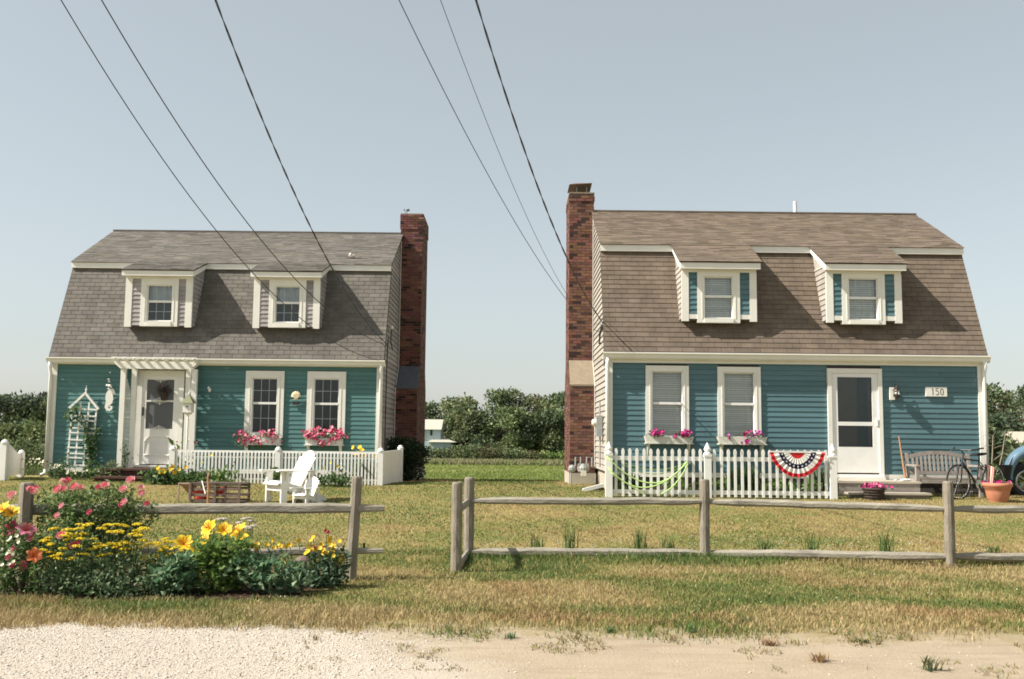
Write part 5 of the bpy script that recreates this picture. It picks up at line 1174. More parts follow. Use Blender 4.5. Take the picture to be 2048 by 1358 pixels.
# wheeled vehicle at the right edge
u = at(2064, 1000, 20.6)
VE = thing('parked_vehicle', 'dark wheeled vehicle with pale blue fender beside the terracotta pot', 'vehicle', (u.x, 20.9, 0.40))
def wheel_v(x):
    q = MB().tube([(x + 0.33 * math.cos(t), 0, 0.42 + 0.33 * math.sin(t)) for t in np.linspace(0, 2 * math.pi, 25)], 0.095, 8); Wv = q.build('wheel', RUBBER, VE)
    MB().tube([(x + 0.22 * math.cos(t), -0.03, 0.42 + 0.22 * math.sin(t)) for t in np.linspace(0, 2 * math.pi, 21)], 0.02, 6).build('rim', STEEL, Wv)
    h = MB()
    for k in range(5): t = 2 * math.pi * k / 5; h.bar((x, -0.03, 0.42), (x + 0.22 * math.cos(t), -0.03, 0.42 + 0.22 * math.sin(t)), 0.04, 0.03)
    h.build('hub', GREYM, Wv)
wheel_v(0.05); wheel_v(1.35)
q = MB(); vs = []; n = 10
for i in range(n + 1):
    t = math.pi * (1.02 - 0.62 * i / n); r1, r2 = 0.50, 0.60
    vs += [(0.22 + 0.50 * math.cos(t), -0.12, 0.50 + 0.50 * math.sin(t) - 0.02), (0.22 + 0.50 * math.cos(t), 0.16, 0.50 + 0.50 * math.sin(t)), (0.22 + 0.68 * math.cos(t) + 0.06, 0.14, 0.52 + 0.66 * math.sin(t)), (0.22 + 0.68 * math.cos(t) + 0.06, -0.10, 0.52 + 0.66 * math.sin(t))]
fs = [(0, 1, 2, 3), tuple(4 * n + k for k in (3, 2, 1, 0))]
for i in range(n):
    for k in range(4): fs.append((4 * i + k, 4 * i + (k + 1) % 4, 4 * i + 4 + (k + 1) % 4, 4 * i + 4 + k))
q.add(vs, fs).build('fender', mat('pale_blue_enamel', (0.11, 0.19, 0.26), 0.35, 0.05, spec=0.5), VE, smooth=True)
MB().box(0.30, 1.2, -0.14, 0.2, 0.34, 0.66).prism([(0.25, 0.66), (1.5, 0.66), (1.4, 0.95), (0.5, 0.98)], 'y', -0.12, 0.18).build('body', BLACK, VE)
u2 = at(2003, 963, 20.3); o = MB().ball((-0.06, 0, 0.03), 0.07, 0.05, 0.03, 10, 6).box(0.0, 0.14, -0.03, 0.03, 0.005, 0.03).build('tap', WHITE); o.name = 'garden_sprayer'; o.location = (u2.x, 20.2, 0.0)
o.location.z = u2.z - 0.03; 
stand = MB().tube([(0, 0, -0.45), (0, 0, 0.0)], 0.02, 6).lathe([(0.12, -0.45), (0.12, -0.43)], 10).build('stand', GREYM, o); tag(o, 'white plastic tap head on a short stand behind the terracotta pot', 'garden tap')
# driftwood stems in a dark tub behind the pot
u = at(1990, 935, 20.9); DT = thing('dark_tub', 'dark round tub behind the terracotta pot at the cottage corner', 'tub', (u.x, 20.75, 0.5))
MB().lathe([(0.18, 0), (0.22, 0.45), (0.26, 0.65), (0.27, 0.66), (0.24, 0.64), (0.2, 0.55)], 16).build('tub', RUBBER, DT)
DB = thing('bare_branches', 'pale bare branching stems standing in the dark tub', 'branches', (u.x, 20.75, 1.05))
w3 = lambda px, py: at(px, py, 20.75) - Vector((u.x, 20.75, 1.05))
PALE = mat('pale_stem', (0.26, 0.215, 0.165), 0.9, 0.2)
for pts, r_ in (([(1983, 940), (1985, 905), (1986, 870)], 0.016), ([(1997, 940), (2005, 905), (2011, 862)], 0.014), ([(1984, 922), (1996, 914), (2006, 905)], 0.009), ([(1986, 872), (1974, 868), (1966, 872)], 0.007), ([(1986, 892), (1976, 890), (1968, 893)], 0.007), ([(1986, 897), (1997, 893), (2008, 890)], 0.007), ([(2010, 872), (2000, 860)], 0.006), ([(1986, 872), (1992, 862)], 0.006)):
    MB().tube([w3(*p) for p in pts], [r_ * 0.75] * (len(pts) - 1) + [r_ * 0.45], 6).build('branch', PALE, DB)

# ------------------------------------------------------------------ lawn things of the teal cottage
def adirondack(label, loc, rz, s_):
    A_ = thing('adirondack_chair', label, 'chair', loc, rz, 'white lawn chairs'); A_.scale = (s_, s_, s_)
    CHW = MATS['white_paint']
    # faces -X locally
    for y in (-0.27, 0.27): MB().box(-0.32, -0.20, y - 0.02, y + 0.02, -0.02, 0.56).build('front_leg', CHW, A_)
    for y in (-0.24, 0.24): MB().add([(-0.30, y - 0.018, 0.26), (-0.30, y - 0.018, 0.38), (0.12, y - 0.018, 0.27), (0.62, y - 0.018, 0.10), (0.66, y - 0.018, -0.02), (0.55, y - 0.018, -0.02), (0.05, y - 0.018, 0.16)] + [(-0.30, y + 0.018, 0.26), (-0.30, y + 0.018, 0.38), (0.12, y + 0.018, 0.27), (0.62, y + 0.018, 0.10), (0.66, y + 0.018, -0.02), (0.55, y + 0.018, -0.02), (0.05, y + 0.018, 0.16)], [(0, 1, 2, 3, 4, 5, 6), (13, 12, 11, 10, 9, 8, 7)] + [(i, i + 7, (i + 1) % 7 + 7, (i + 1) % 7) for i in range(7)]).build('side_rail', CHW, A_)
    for i in range(7):
        t = i / 6; x = -0.36 + 0.46 * t; z = 0.40 - 0.11 * t - (0.05 if i == 0 else 0.015 if i == 1 else 0); MB().bar((x, -0.27, z), (x, 0.27, z), 0.074, 0.02, up=(0.25 if i > 1 else -0.7, 0, 1)).build('seat_slat', CHW, A_)
    MB().box(-0.315, -0.30, -0.245, 0.245, 0.22, 0.335).build('apron', CHW, A_)
    b0 = Vector((0.06, 0, 0.24)); bd_ = Vector((0.40, 0, 0.72)).normalized()
    for i in range(7):
        y = -0.245 + i * 0.0817; L_ = 0.80 - 0.14 * ((i - 3) / 3) ** 2; yy = y * 0.92
        MB().bar(b0 + Vector((0, yy, 0)), b0 + bd_ * L_ + Vector((0, y, 0)), 0.078, 0.02, up=(bd_.z, 0, -bd_.x)).build('back_slat', CHW, A_)
    MB().bar(b0 + bd_ * 0.38 + Vector((0.03, -0.30, 0)), b0 + bd_ * 0.38 + Vector((0.03, 0.30, 0)), 0.05, 0.03).build('back_brace', CHW, A_)
    for y in (-0.31, 0.31):
        MB().prism([(-0.42, y - 0.05), (-0.38, y - 0.07), (-0.1, y - 0.07), (0.36, y - 0.035), (0.36, y + 0.035), (-0.1, y + 0.07), (-0.38, y + 0.07), (-0.42, y + 0.05)], 'z', 0.565, 0.588).build('armrest', CHW, A_)
        MB().box(0.28, 0.33, y - 0.02, y + 0.02, 0.0, 0.563).build('rear_leg', CHW, A_)
        MB().prism([(-0.24, 0.56), (-0.16, 0.56), (-0.20, 0.42), (-0.24, 0.40)], 'y', y - 0.012, y + 0.012).build('arm_bracket', CHW, A_)
    return A_
u = at(575, 1000, 19.4); adirondack('large white adirondack chair on the lawn before the slatted fence', (u.x, 19.5, gz(u.x, 19.5)), R(42), 1.05)
u = at(608, 1003, 19.1); adirondack('small child-size white adirondack chair tucked beside the large one', (u.x + 0.02, 19.12, gz(u.x, 19.1)), R(62), 0.55)
# lobster trap
u = at(430, 998, 19.3); LT = thing('lobster_trap', 'old wooden slatted lobster trap with red buoys on the teal cottage lawn', 'lobster trap', (u.x, 19.3, gz(u.x, 19.3)), R(-6))
TW = mat('trap_wood', (0.13, 0.095, 0.075), 0.9, 0.4, 10, 0.4)
for y in (-0.24, 0.24):
    for z in (0.03, 0.14, 0.245, 0.33): MB().tint(rnd.uniform(0.6, 1.3)).bar((-0.38, y, z), (0.58, y, z + rnd.uniform(-0.015, 0.015)), 0.015, 0.05).build('slat', TW, LT)
for i in range(5): MB().tint(rnd.uniform(0.7, 1.4)).bar((-0.38, -0.22 + i * 0.11, 0.36), (0.58, -0.22 + i * 0.11, 0.35 + rnd.uniform(-0.01, 0.01)), 0.05, 0.014).build('slat', TW, LT)
for x in (-0.38, 0.10, 0.57):
    for y in (-0.255, 0.255): MB().box(x - 0.02, x + 0.02, y - 0.012, y + 0.012, 0, 0.36).build('frame_post', TW, LT)
MB().box(-0.38, 0.58, -0.25, 0.25, 0.005, 0.02).build('floor', TW, LT)
for a, b in (((-0.62, -0.24, 0), (-0.62, -0.24, 0.36)), ((-0.62, 0.2, 0), (-0.62, 0.2, 0.34)), ((-0.40, -0.25, 0), (-0.40, -0.25, 0.36)), ((-0.62, -0.24, 0.35), (-0.38, -0.25, 0.355)), ((-0.62, 0.2, 0.33), (-0.40, 0.24, 0.35)), ((-0.62, -0.24, 0.34), (-0.62, 0.2, 0.335))): MB().tint(2.6, 2.6, 2.6).bar(a, b, 0.022, 0.022).build('end_frame', TW, LT)
MB().tint(2.4, 2.0, 1.6).add([(-0.60, -0.22, 0.33), (-0.42, -0.24, 0.34), (-0.42, 0.22, 0.34), (-0.60, 0.18, 0.32), (-0.45, -0.05, 0.08)], [(0, 1, 2, 3), (0, 1, 4), (1, 2, 4), (2, 3, 4), (3, 0, 4)]).build('net_head', TW, LT)
RED = mat('buoy_red', (0.50, 0.05, 0.035), 0.6)
for i, (x, z, t) in enumerate(((-0.22, 0.09, R(80)), (0.12, 0.2, R(60)), (-0.28, 0.17, R(70)))):
    o = MB().tint(1, 1, 1).lathe([(0.02, -0.12), (0.055, -0.07), (0.06, 0.05), (0.03, 0.11), (0.012, 0.12)], 10).build('buoy', RED); o.name = 'trap_buoy'; o.location = LT.location + Vector((x, -0.13 if i else -0.16, z)); o.rotation_euler = (0, t, 0.2)
    tag(o, ['red buoy lying lowest inside the lobster trap behind the driftwood post', 'faded red buoy in the middle of the lobster trap', 'orange red buoy above the lowest one in the lobster trap'][i], 'buoy', 'buoys in the lobster trap')
u = at(416, 998, 18.95); DW = thing('driftwood_post', 'upright orange brown driftwood stick with twigs before the lobster trap', 'driftwood', (u.x, 18.95, gz(u.x, 18.95)))
MB().tube([(0, 0, -0.05), (0.0, 0, 0.3), (-0.02, 0.0, 0.48), (0.01, 0.0, 0.56)], [0.022, 0.02, 0.018, 0.012], 7).build('stick', mat('orange_drift', (0.42, 0.22, 0.10), 0.85, 0.25), DW)
MB().tube([(-0.02, 0, 0.47), (-0.08, 0.02, 0.56), (-0.14, 0.02, 0.60), (-0.2, 0.03, 0.64)], [0.012, 0.01, 0.008, 0.004], 6).tube([(0.0, 0, 0.5), (0.06, 0, 0.62)], [0.01, 0.004], 6).tube([(-0.08, 0.02, 0.56), (-0.09, 0.02, 0.66)], [0.007, 0.003], 5).build('twig', DARKW, DW)
MB().tint(1.6).bar((-0.16, 0.12, 0.42), (-0.08, 0.1, 0.18), 0.03, 0.015).build('bleached_stick', WHITE, DW)
# dark evergreen shrub by the left chimney
def shrub(name, label, loc, lobes, n, size, cols, group=None, cat='shrub', mat_=None, stem=True):
    S_ = thing(name, label, cat, loc, group=group); P_ = []
    tot = sum(l[3] * l[4] * l[5] for l in lobes) ** 1.0
    for (x, y, z, a, b, c) in lobes:
        k = max(30, int(n * (a * b * c) / tot)); d = nprng.normal(size=(k, 3)); d /= np.linalg.norm(d, axis=1, keepdims=True); r_ = nprng.random(k) ** 0.28
        P_.append(d * r_[:, None] * np.array([a, b, c]) + np.array([x, y, z]))
    P_ = np.concatenate(P_); P_ = P_[P_[:, 2] > -0.05]
    fast('foliage', *leaves(P_, size, cols, nprng), mat_ or LEAF, S_)
    if stem:
        q = MB()
        for (x, y, z, a, b, c) in lobes: q.tube([(x * 0.15, y * 0.15, -0.1), (x * 0.5, y * 0.5, z * 0.4), (x, y, z)], [0.035 * max(1, c), 0.028 * max(1, c), 0.008], 6)
        q.build('stem', BARK, S_)
    return S_
u = at(815, 960, 25.0)
shrub('yew_shrub', 'dark evergreen shrub beside the teal cottage chimney', (u.x, 25.0, 0.5), [(-0.25, 0, 0.45, 0.4, 0.4, 0.45), (-0.1, 0, 0.85, 0.4, 0.4, 0.25), (0.2, 0, 0.65, 0.32, 0.4, 0.3), (0.35, -0.1, 0.75, 0.2, 0.2, 0.12), (0.05, 0, 0.25, 0.4, 0.4, 0.28), (-0.35, 0, 0.95, 0.2, 0.25, 0.15)], 2600, 0.09, [(0.012, 0.025, 0.013), (0.02, 0.038, 0.018), (0.028, 0.05, 0.022)])
# daylilies and plants along the slatted fence
YEL = [petunia_mesh(c, 0.05) for c in ((0.80, 0.55, 0.03), (0.75, 0.60, 0.06))]
WHI = [petunia_mesh(c, 0.03) for c in ((0.75, 0.72, 0.60), (0.70, 0.68, 0.5))]
REDS = [petunia_mesh((0.40, 0.06, 0.05), 0.03)]
gp = 'plants along the slatted fence'
def front_plant(px, Y, w, h, n, leaf, cols, meshes, nb, label, hb=None, bsz=1.0, group=gp):
    u = at(px, 965, Y); z = gz(u.x, Y)
    B_ = [(rnd.choice(meshes), (rnd.gauss(0, w * 0.5), rnd.gauss(-0.05, 0.06), (hb or h) * rnd.uniform(0.75, 1.15)), gdir(), bsz * rnd.uniform(0.8, 1.2)) for _ in range(nb)] if meshes else []
    return mound('garden_plant', label, 'plant', (u.x, Y, z), cloud(n, (0, 0, h * 0.42), (w * 0.5, 0.1, h * 0.26)), leaf, cols, B_, group=group, up=0.8)
front_plant(318, 22.1, 0.30, 0.30, 220, 0.13, GRN + DGR, YEL, 9, 'yellow daylily clump at the slatted fence end by the brick steps', 0.32)
front_plant(342, 22.2, 0.25, 0.28, 160, 0.12, GRN + DGR, YEL, 6, 'yellow daylily clump right of the first slatted fence post', 0.34)
front_plant(375, 22.1, 0.35, 0.24, 200, 0.11, DGR + GRN, YEL, 2, 'low dark green clump behind the end of the lobster trap', 0.4)
front_plant(440, 22.1, 0.35, 0.34, 260, 0.10, YGR + GRN, YEL + REDS, 6, 'green clump with tall stray blooms behind the lobster trap', 0.62, 0.6)
front_plant(400, 22.15, 0.3, 0.26, 180, 0.10, GRN, None, 0, 'dark green clump behind the driftwood post')
front_plant(547, 22.1, 0.16, 0.34, 120, 0.14, GRN, None, 0, 'upright green tuft seen between the arms of the large chair')
front_plant(655, 22.1, 0.30, 0.26, 240, 0.09, DGR + GRN, WHI + YEL, 5, 'low green bush right of the large chair back', 0.5, 0.7)
front_plant(685, 22.1, 0.22, 0.24, 160, 0.09, GRN, WHI, 3, 'low green bush at the right half of the slatted fence', 0.5, 0.7)
front_plant(722, 22.65, 0.26, 0.60, 150, 0.14, GRN, YEL, 12, 'tall yellow daylilies rising behind the slatted fence near its corner post', 0.80, 1.0)
front_plant(745, 22.6, 0.14, 0.5, 90, 0.12, GRN, YEL + REDS, 7, 'mixed yellow and red blooms behind the slatted fence corner', 0.6, 0.7)
front_plant(350, 22.75, 0.16, 0.75, 70, 0.2, YGR, REDS, 4, 'tall spiky leaves with dark red blooms behind the first slatted fence post', 0.8, 0.8)
front_plant(385, 22.8, 0.14, 0.7, 60, 0.10, GRN, [petunia_mesh((0.25, 0.03, 0.10), 0.03)], 7, 'dark red blooms before the arbor side right of the birdhouse pole', 0.78, 1.0)
u = at(130, 950, 23.4)
gp2 = 'plants at the foot of the teal wall'
front_plant(118, 23.5, 0.25, 0.42, 170, 0.07, DGR + GRN, WHI, 12, 'white flowered plant at the corner downspout of the teal cottage', 0.3, 1.0, gp2)
front_plant(150, 23.3, 0.25, 0.25, 130, 0.07, DGR + GRN, WHI, 10, 'white flowered plant at the foot of the trellis', 0.2, 1.0, gp2)
front_plant(128, 23.6, 0.14, 0.62, 110, 0.07, DGR, WHI, 3, 'dark leafy stems rising between downspout and trellis', 0.3, 0.8, gp2)
front_plant(185, 23.35, 0.2, 0.45, 150, 0.08, GRN + DGR, None, 0, 'dark leafy clump between trellis and brick steps', group=gp2)
front_plant(222, 23.2, 0.3, 0.42, 260, 0.08, [(0.10, 0.13, 0.06), (0.07, 0.10, 0.04), (0.14, 0.16, 0.08)], None, 0, 'grey green bush overhanging the brick steps by the arbor', group=gp2)
front_plant(70, 24.6, 0.4, 0.35, 90, 0.07, YGR, WHI, 22, 'loose white daisies on the grass beyond the corner of the teal cottage', 0.40, 1.0, gp2)
# ------------------------------------------------------------------ flower bed before the split rail fence
def petal_mesh(L_, w_, curl, col, col2, name='petal'):
    q = MB(); n = 6; vs = []; ts = []
    for i in range(n + 1):
        t = i / n; ww = w_ * math.sin(math.pi * min(0.97, 0.12 + 0.85 * t)) ** 0.8; x = L_ * (t - 0.25 * curl * t ** 3); z = L_ * (0.75 * t - curl * t * t * 0.75)
        vs += [(x, -ww / 2, z + 0.10 * ww), (x, 0, z), (x, ww / 2, z + 0.10 * ww)]
        c = tuple(a * t + b * (1 - t) for a, b in zip(col, col2)); ts += [c] * 3
    fs = []
    for i in range(n):
        for k in range(2): fs.append((3 * i + k, 3 * i + k + 1, 3 * i + 4 + k, 3 * i + 3 + k))
    q.add(vs, fs); q.t = ts; return q.mesh(name)
LILY_Y = petal_mesh(0.085, 0.050, 0.5, (0.85, 0.64, 0.04), (0.80, 0.42, 0.01))
LILY_O = petal_mesh(0.085, 0.042, 0.7, (0.72, 0.26, 0.10), (0.5, 0.08, 0.02))
LILY_P = petal_mesh(0.10, 0.045, 0.75, (0.72, 0.28, 0.38), (0.45, 0.06, 0.12))
LILY_R = petal_mesh(0.085, 0.045, 0.6, (0.55, 0.07, 0.16), (0.4, 0.04, 0.08))
def lily(parent, p, pm, tilt, s_=1.0):
    q = MB().tint(0.5, 0.16, 0.02)
    for k in range(6): a = 2 * math.pi * k / 6; q.tube([(0, 0, 0), (0.012 * math.cos(a), 0.012 * math.sin(a), 0.035), (0.026 * math.cos(a), 0.026 * math.sin(a), 0.06)], [0.0015, 0.0015, 0.004], 4)
    b_ = q.build('blossom', PETAL, parent); b_.location = p; b_.rotation_euler = tilt; b_.scale = (s_,) * 3
    for k in range(6): piece('petal', pm, PETAL, b_, (0, 0, 0), (0, 0, math.pi / 3 * k + rnd.uniform(-0.1, 0.1)), (1, 1.0 if k % 2 else 1.25, rnd.uniform(0.9, 1.1)))
def lily_plant(label, heads, base, pm, group='lilies in the flower bed', leaf=GRN, n_leaf=70):
    Bv = Vector(base); LP = thing('lily_plant', label, 'lily', base, group=group); st = MB().tint(0.06, 0.11, 0.03); pts = []
    for (px, py, Y, tl, s_) in heads:
        h = at(px, py, Y) - Bv; foot = Vector((h.x * 0.45 + rnd.gauss(0, 0.03), h.y * 0.4, -0.02)); mid = foot.lerp(h, 0.55) + Vector((0, 0, 0.02))
        st.tube([foot, mid, h - Vector((0, 0, 0.012))], [0.009, 0.007, 0.005], 5); lily(LP, h, pm, tl, s_ * 1.08)
        for i in range(n_leaf): t = rnd.random() ** 0.9 * 0.9; c = foot.lerp(h, t); pts.append(c + Vector((rnd.gauss(0, 0.025), rnd.gauss(0, 0.025), 0)))
    st.build('stem', LEAF, LP); V_, T_, C_ = leaves(np.array(pts), 0.095, leaf, nprng, up=0.25, aspect=0.2); fast('foliage', V_, T_, C_, LEAF, LP); return LP
TU = lambda: (R(rnd.uniform(22, 58)), R(rnd.uniform(-25, 25)), rnd.uniform(-0.5, 0.5))
lily_plant('tall yellow lilies in two open blooms nearest the lawn above the white yarrow', [(421, 1058, 10.9, TU(), 1.25), (449, 1062, 10.9, TU(), 1.15), (480, 1063, 10.9, TU(), 1.25), (478, 1078, 10.8, TU(), 1.2)], (at(450, 1160, 10.8).x, 10.8, 0), LILY_Y)
lily_plant('lower yellow lilies with wide open blooms left of the tallest lilies', [(368, 1090, 10.7, TU(), 1.35), (414, 1084, 10.7, TU(), 1.25), (394, 1102, 10.6, TU(), 1.2)], (at(395, 1160, 10.6).x, 10.6, 0), LILY_Y)
lily_plant('yellow lily bloom at the far left edge before the split rail post', [(8, 1022, 10.2, TU(), 1.2), (24, 1028, 10.25, TU(), 1.1)], (at(10, 1165, 10.2).x, 10.2, 0), LILY_Y)
lily_plant('single pink lily beside the left split rail post', [(52, 1062, 10.2, (R(35), R(10), 0.5), 1.2)], (at(55, 1165, 10.2).x, 10.25, 0), LILY_P)
lily_plant('crimson lily bloom just left of the pink lily', [(24, 1058, 10.25, TU(), 1.1)], (at(24, 1165, 10.2).x, 10.3, 0), LILY_R)
lily_plant('peach orange daylily bloom low before the yarrow', [(68, 1112, 10.0, (R(60), R(25), 0.3), 1.1)], (at(75, 1170, 10.0).x, 10.0, 0), LILY_O, n_leaf=40)
# rose bush
def rose_mesh(r_, c1, c2):
    q = MB(); n = 7
    for L_, (rr_, z0, z1, k) in enumerate(((0.35, 0.55, 0.85, 5), (0.65, 0.25, 0.75, 6), (1.0, -0.1, 0.45, 7))):
        t = L_ / 2; q.tint(*(a * t + b * (1 - t) for a, b in zip(c1, c2)))
        for i in range(k):
            a = 2 * math.pi * i / k + L_ * 0.5; da = math.pi / k * 1.25; f = lambda an, rad, z: (rad * r_ * math.cos(an), rad * r_ * math.sin(an), z * r_)
            q.add([f(a - da, rr_ * 0.5, z0), f(a + da, rr_ * 0.5, z0), f(a + da * 0.8, rr_ * 0.95, z1), f(a, rr_ * 1.05, z1 + 0.1), f(a - da * 0.8, rr_ * 0.95, z1), f(a, rr_ * 0.7, z0 - 0.05)], [(0, 5, 3, 4), (5, 1, 2, 3)])
    return q.mesh('blossom')
ROSES = [rose_mesh(0.05, (0.76, 0.33, 0.36), (0.66, 0.15, 0.20)), rose_mesh(0.048, (0.76, 0.42, 0.43), (0.68, 0.22, 0.26)), rose_mesh(0.042, (0.64, 0.14, 0.22), (0.52, 0.06, 0.12))]
def rose_bush(label, base, lobes, n, spots, size=0.05, group='rose bushes'):
    Rb = shrub('rose_bush', label, base, lobes, n, size, [(0.045, 0.08, 0.025), (0.07, 0.115, 0.035), (0.10, 0.15, 0.05), (0.05, 0.085, 0.035), (0.15, 0.19, 0.09)], group=group)
    Bv = Vector(base)
    for (px, py, Y) in spots:
        p = at(px, py, Y) - Bv; o = piece('blossom', rnd.choice(ROSES), PETAL, Rb, p, Vector((rnd.gauss(0, 0.4), -0.7, 0.7)).to_track_quat('Z', 'Y').to_euler(), (rnd.uniform(0.75, 1.1),) * 3)
    return Rb
bx = at(185, 1100, 11.15)
rose_bush('large pink rose bush growing over the split rail', (bx.x, 11.15, 0), [(0.0, 0, 0.80, 0.50, 0.30, 0.22), (-0.35, 0, 0.85, 0.30, 0.25, 0.16), (0.42, 0.05, 0.72, 0.28, 0.22, 0.20), (0.1, 0, 0.55, 0.42, 0.3, 0.28), (-0.3, 0, 0.5, 0.4, 0.3, 0.3), (0.15, 0, 0.98, 0.3, 0.2, 0.10), (-0.05, 0, 0.25, 0.5, 0.3, 0.28)], 6500,
    [(262, 962, 10.85), (250, 1005, 10.8), (282, 977, 10.9), (210, 973, 10.8), (197, 976, 10.8), (125, 966, 10.85), (117, 980, 10.8), (128, 980, 10.8), (150, 975, 10.85), (72, 978, 10.85), (60, 980, 10.8), (70, 984, 10.8), (180, 1025, 10.75), (125, 1012, 10.8), (247, 980, 10.8), (115, 1033, 10.75), (137, 962, 10.9), (285, 988, 10.85), (24, 992, 10.9), (160, 977, 10.9), (295, 1008, 10.9), (242, 1012, 10.8)])
bx = at(45, 1150, 10.45)
rose_bush('dark rose bush with small crimson roses at the left split rail post', (bx.x, 10.45, 0), [(0.0, 0, 0.30, 0.35, 0.25, 0.3), (-0.25, 0, 0.5, 0.25, 0.25, 0.3), (0.3, 0.1, 0.5, 0.3, 0.2, 0.25), (0.5, 0.1, 0.35, 0.3, 0.2, 0.3)], 1900,
    [(28, 1100, 10.2), (28, 1131, 10.15), (43, 1132, 10.15), (62, 1068, 10.2), (62, 1078, 10.2), (123, 1072, 10.2), (148, 1092, 10.2), (158, 1089, 10.2), (20, 1115, 10.2), (66, 1062, 10.25)])
# yarrow
def yarrow(label, heads, base, n_leaf, lobes, col=(0.72, 0.56, 0.03), group='yarrow in the flower bed', r_=0.05):
    Bv = Vector(base); Y_ = shrub('yarrow_plant', label, base, lobes, n_leaf, 0.045, [tuple(q_ * 1.3 for q_ in c_) for c_ in [(0.075, 0.115, 0.055), (0.055, 0.09, 0.045), (0.10, 0.14, 0.075), (0.04, 0.07, 0.035), (0.17, 0.20, 0.12)]], group=group, cat='flowers', stem=False)
    st = MB().tint(0.07, 0.11, 0.05); q = []
    for v in range(3):
        m_ = MB()
        for i in range(34):
            a = rnd.uniform(0, 6.28); d = rnd.random() ** 0.5 * r_; t = rnd.uniform(0.75, 1.15); m_.tint(col[0] * t, col[1] * t, col[2] * t).ball((d * math.cos(a), d * math.sin(a), 0.012 * (1 - (d / r_) ** 2) + rnd.uniform(-0.003, 0.003)), 0.011, 0.011, 0.008, 5, 3)
        q.append(m_.mesh('flower_head'))
    for (px, py, Y) in heads:
        p = at(px, py, Y) - Bv; st.tube([(p.x * 0.7, p.y * 0.6, 0), p.lerp(Vector((p.x * 0.7, p.y * 0.6, 0)), 0.4), p], 0.004, 5)
        piece('flower_head', rnd.choice(q), PETAL, Y_, p, (rnd.uniform(-0.1, 0.25), rnd.uniform(-0.25, 0.2), rnd.uniform(0, 6)), (rnd.uniform(0.75, 1.15),) * 3)
    st.build('stem', LEAF, Y_); return Y_
H1 = [(95, 1078), (93, 1086), (102, 1089), (87, 1100), (104, 1105), (115, 1117), (120, 1108), (133, 1120), (146, 1116), (160, 1108), (135, 1068), (136, 1079), (158, 1058), (162, 1050), (165, 1068), (162, 1078), (125, 1098), (176, 1050)]
H2 = [(195, 1094), (205, 1093), (216, 1109), (205, 1110), (222, 1064), (230, 1050), (247, 1052), (236, 1065), (246, 1085), (258, 1088), (225, 1088), (251, 1098), (184, 1098), (272, 1062), (280, 1066), (275, 1049), (286, 1058), (275, 1089), (215, 1050)]
H3 = [(330, 1078), (336, 1084), (330, 1095), (314, 1088), (350, 1096), (291, 1112), (320, 1114), (305, 1124), (345, 1108)]
rx_ = random.Random(21)
H1 += [(rx_.uniform(88, 170), rx_.uniform(1055, 1128)) for _ in range(10)]; H2 += [(rx_.uniform(185, 290), rx_.uniform(1055, 1125)) for _ in range(16)]; H3 += [(rx_.uniform(295, 360), rx_.uniform(1085, 1130)) for _ in range(10)]
b1 = (at(125, 1185, 10.2).x, 10.25, 0); b2 = (at(225, 1185, 10.3).x, 10.3, 0); b3 = (at(320, 1180, 10.4).x, 10.45, 0)
yarrow('yellow yarrow clump nearest the left split rail post', [(x, y, 10.15 + rnd.uniform(-0.1, 0.15)) for x, y in H1], b1, 900, [(0, 0, 0.16, 0.32, 0.22, 0.18), (0.1, 0.05, 0.3, 0.28, 0.18, 0.14)])
yarrow('yellow yarrow clump in the middle of the flower bed', [(x, y, 10.3 + rnd.uniform(-0.1, 0.15)) for x, y in H2], b2, 1150, [(0, 0, 0.18, 0.38, 0.25, 0.2), (0.05, 0, 0.34, 0.34, 0.2, 0.12)])
yarrow('yellow yarrow clump just left of the yellow lilies', [(x, y, 10.5 + rnd.uniform(-0.1, 0.1)) for x, y in H3], b3, 850, [(0, 0, 0.18, 0.28, 0.25, 0.2), (0.0, 0, 0.32, 0.2, 0.2, 0.12)])
yarrow('sparse white yarrow heads behind the tallest yellow lilies', [(447, 1039, 11.05), (488, 1038, 11.1), (503, 1043, 11.1), (478, 1046, 11.05), (506, 1052, 11.05), (495, 1056, 11.0), (500, 1037, 11.1), (470, 1061, 11.0), (440, 1040, 11.1)], (at(480, 1160, 11.05).x, 11.05, 0), 260, [(0, 0, 0.2, 0.22, 0.15, 0.2)], (0.62, 0.58, 0.50), r_=0.045)
# broad blue green foliage
BG = [(0.04, 0.07, 0.04), (0.055, 0.11, 0.06), (0.075, 0.14, 0.07), (0.04, 0.075, 0.04), (0.11, 0.18, 0.10), (0.17, 0.23, 0.14)]
for px, Y, lob, lab in ((545, 10.35, [(0, 0, 0.2, 0.30, 0.22, 0.2), (-0.25, 0.0, 0.24, 0.2, 0.2, 0.2), (0.22, 0, 0.16, 0.2, 0.2, 0.15)], 'blue green columbine mound right of the yellow lilies'), (345, 10.2, [(0, 0, 0.18, 0.2, 0.2, 0.2), (0.08, 0, 0.3, 0.12, 0.15, 0.12)], 'blue green columbine mound below the yarrow and lilies')):
    u = at(px, 1180, Y); shrub('columbine_mound', lab, (u.x, Y, 0), lob, 620, 0.085, BG, group='columbine mounds', cat='plant', stem=False)
u = at(430, 1180, 10.35); shrub('lily_foliage', 'bright narrow leaved foliage under the yellow lilies', (u.x, 10.4, 0), [(0, 0, 0.22, 0.3, 0.2, 0.24), (-0.1, 0, 0.4, 0.2, 0.15, 0.16), (0.15, 0, 0.42, 0.2, 0.15, 0.16)], 1300, 0.075, GRN + YGR + YGR, cat='plant', stem=False)
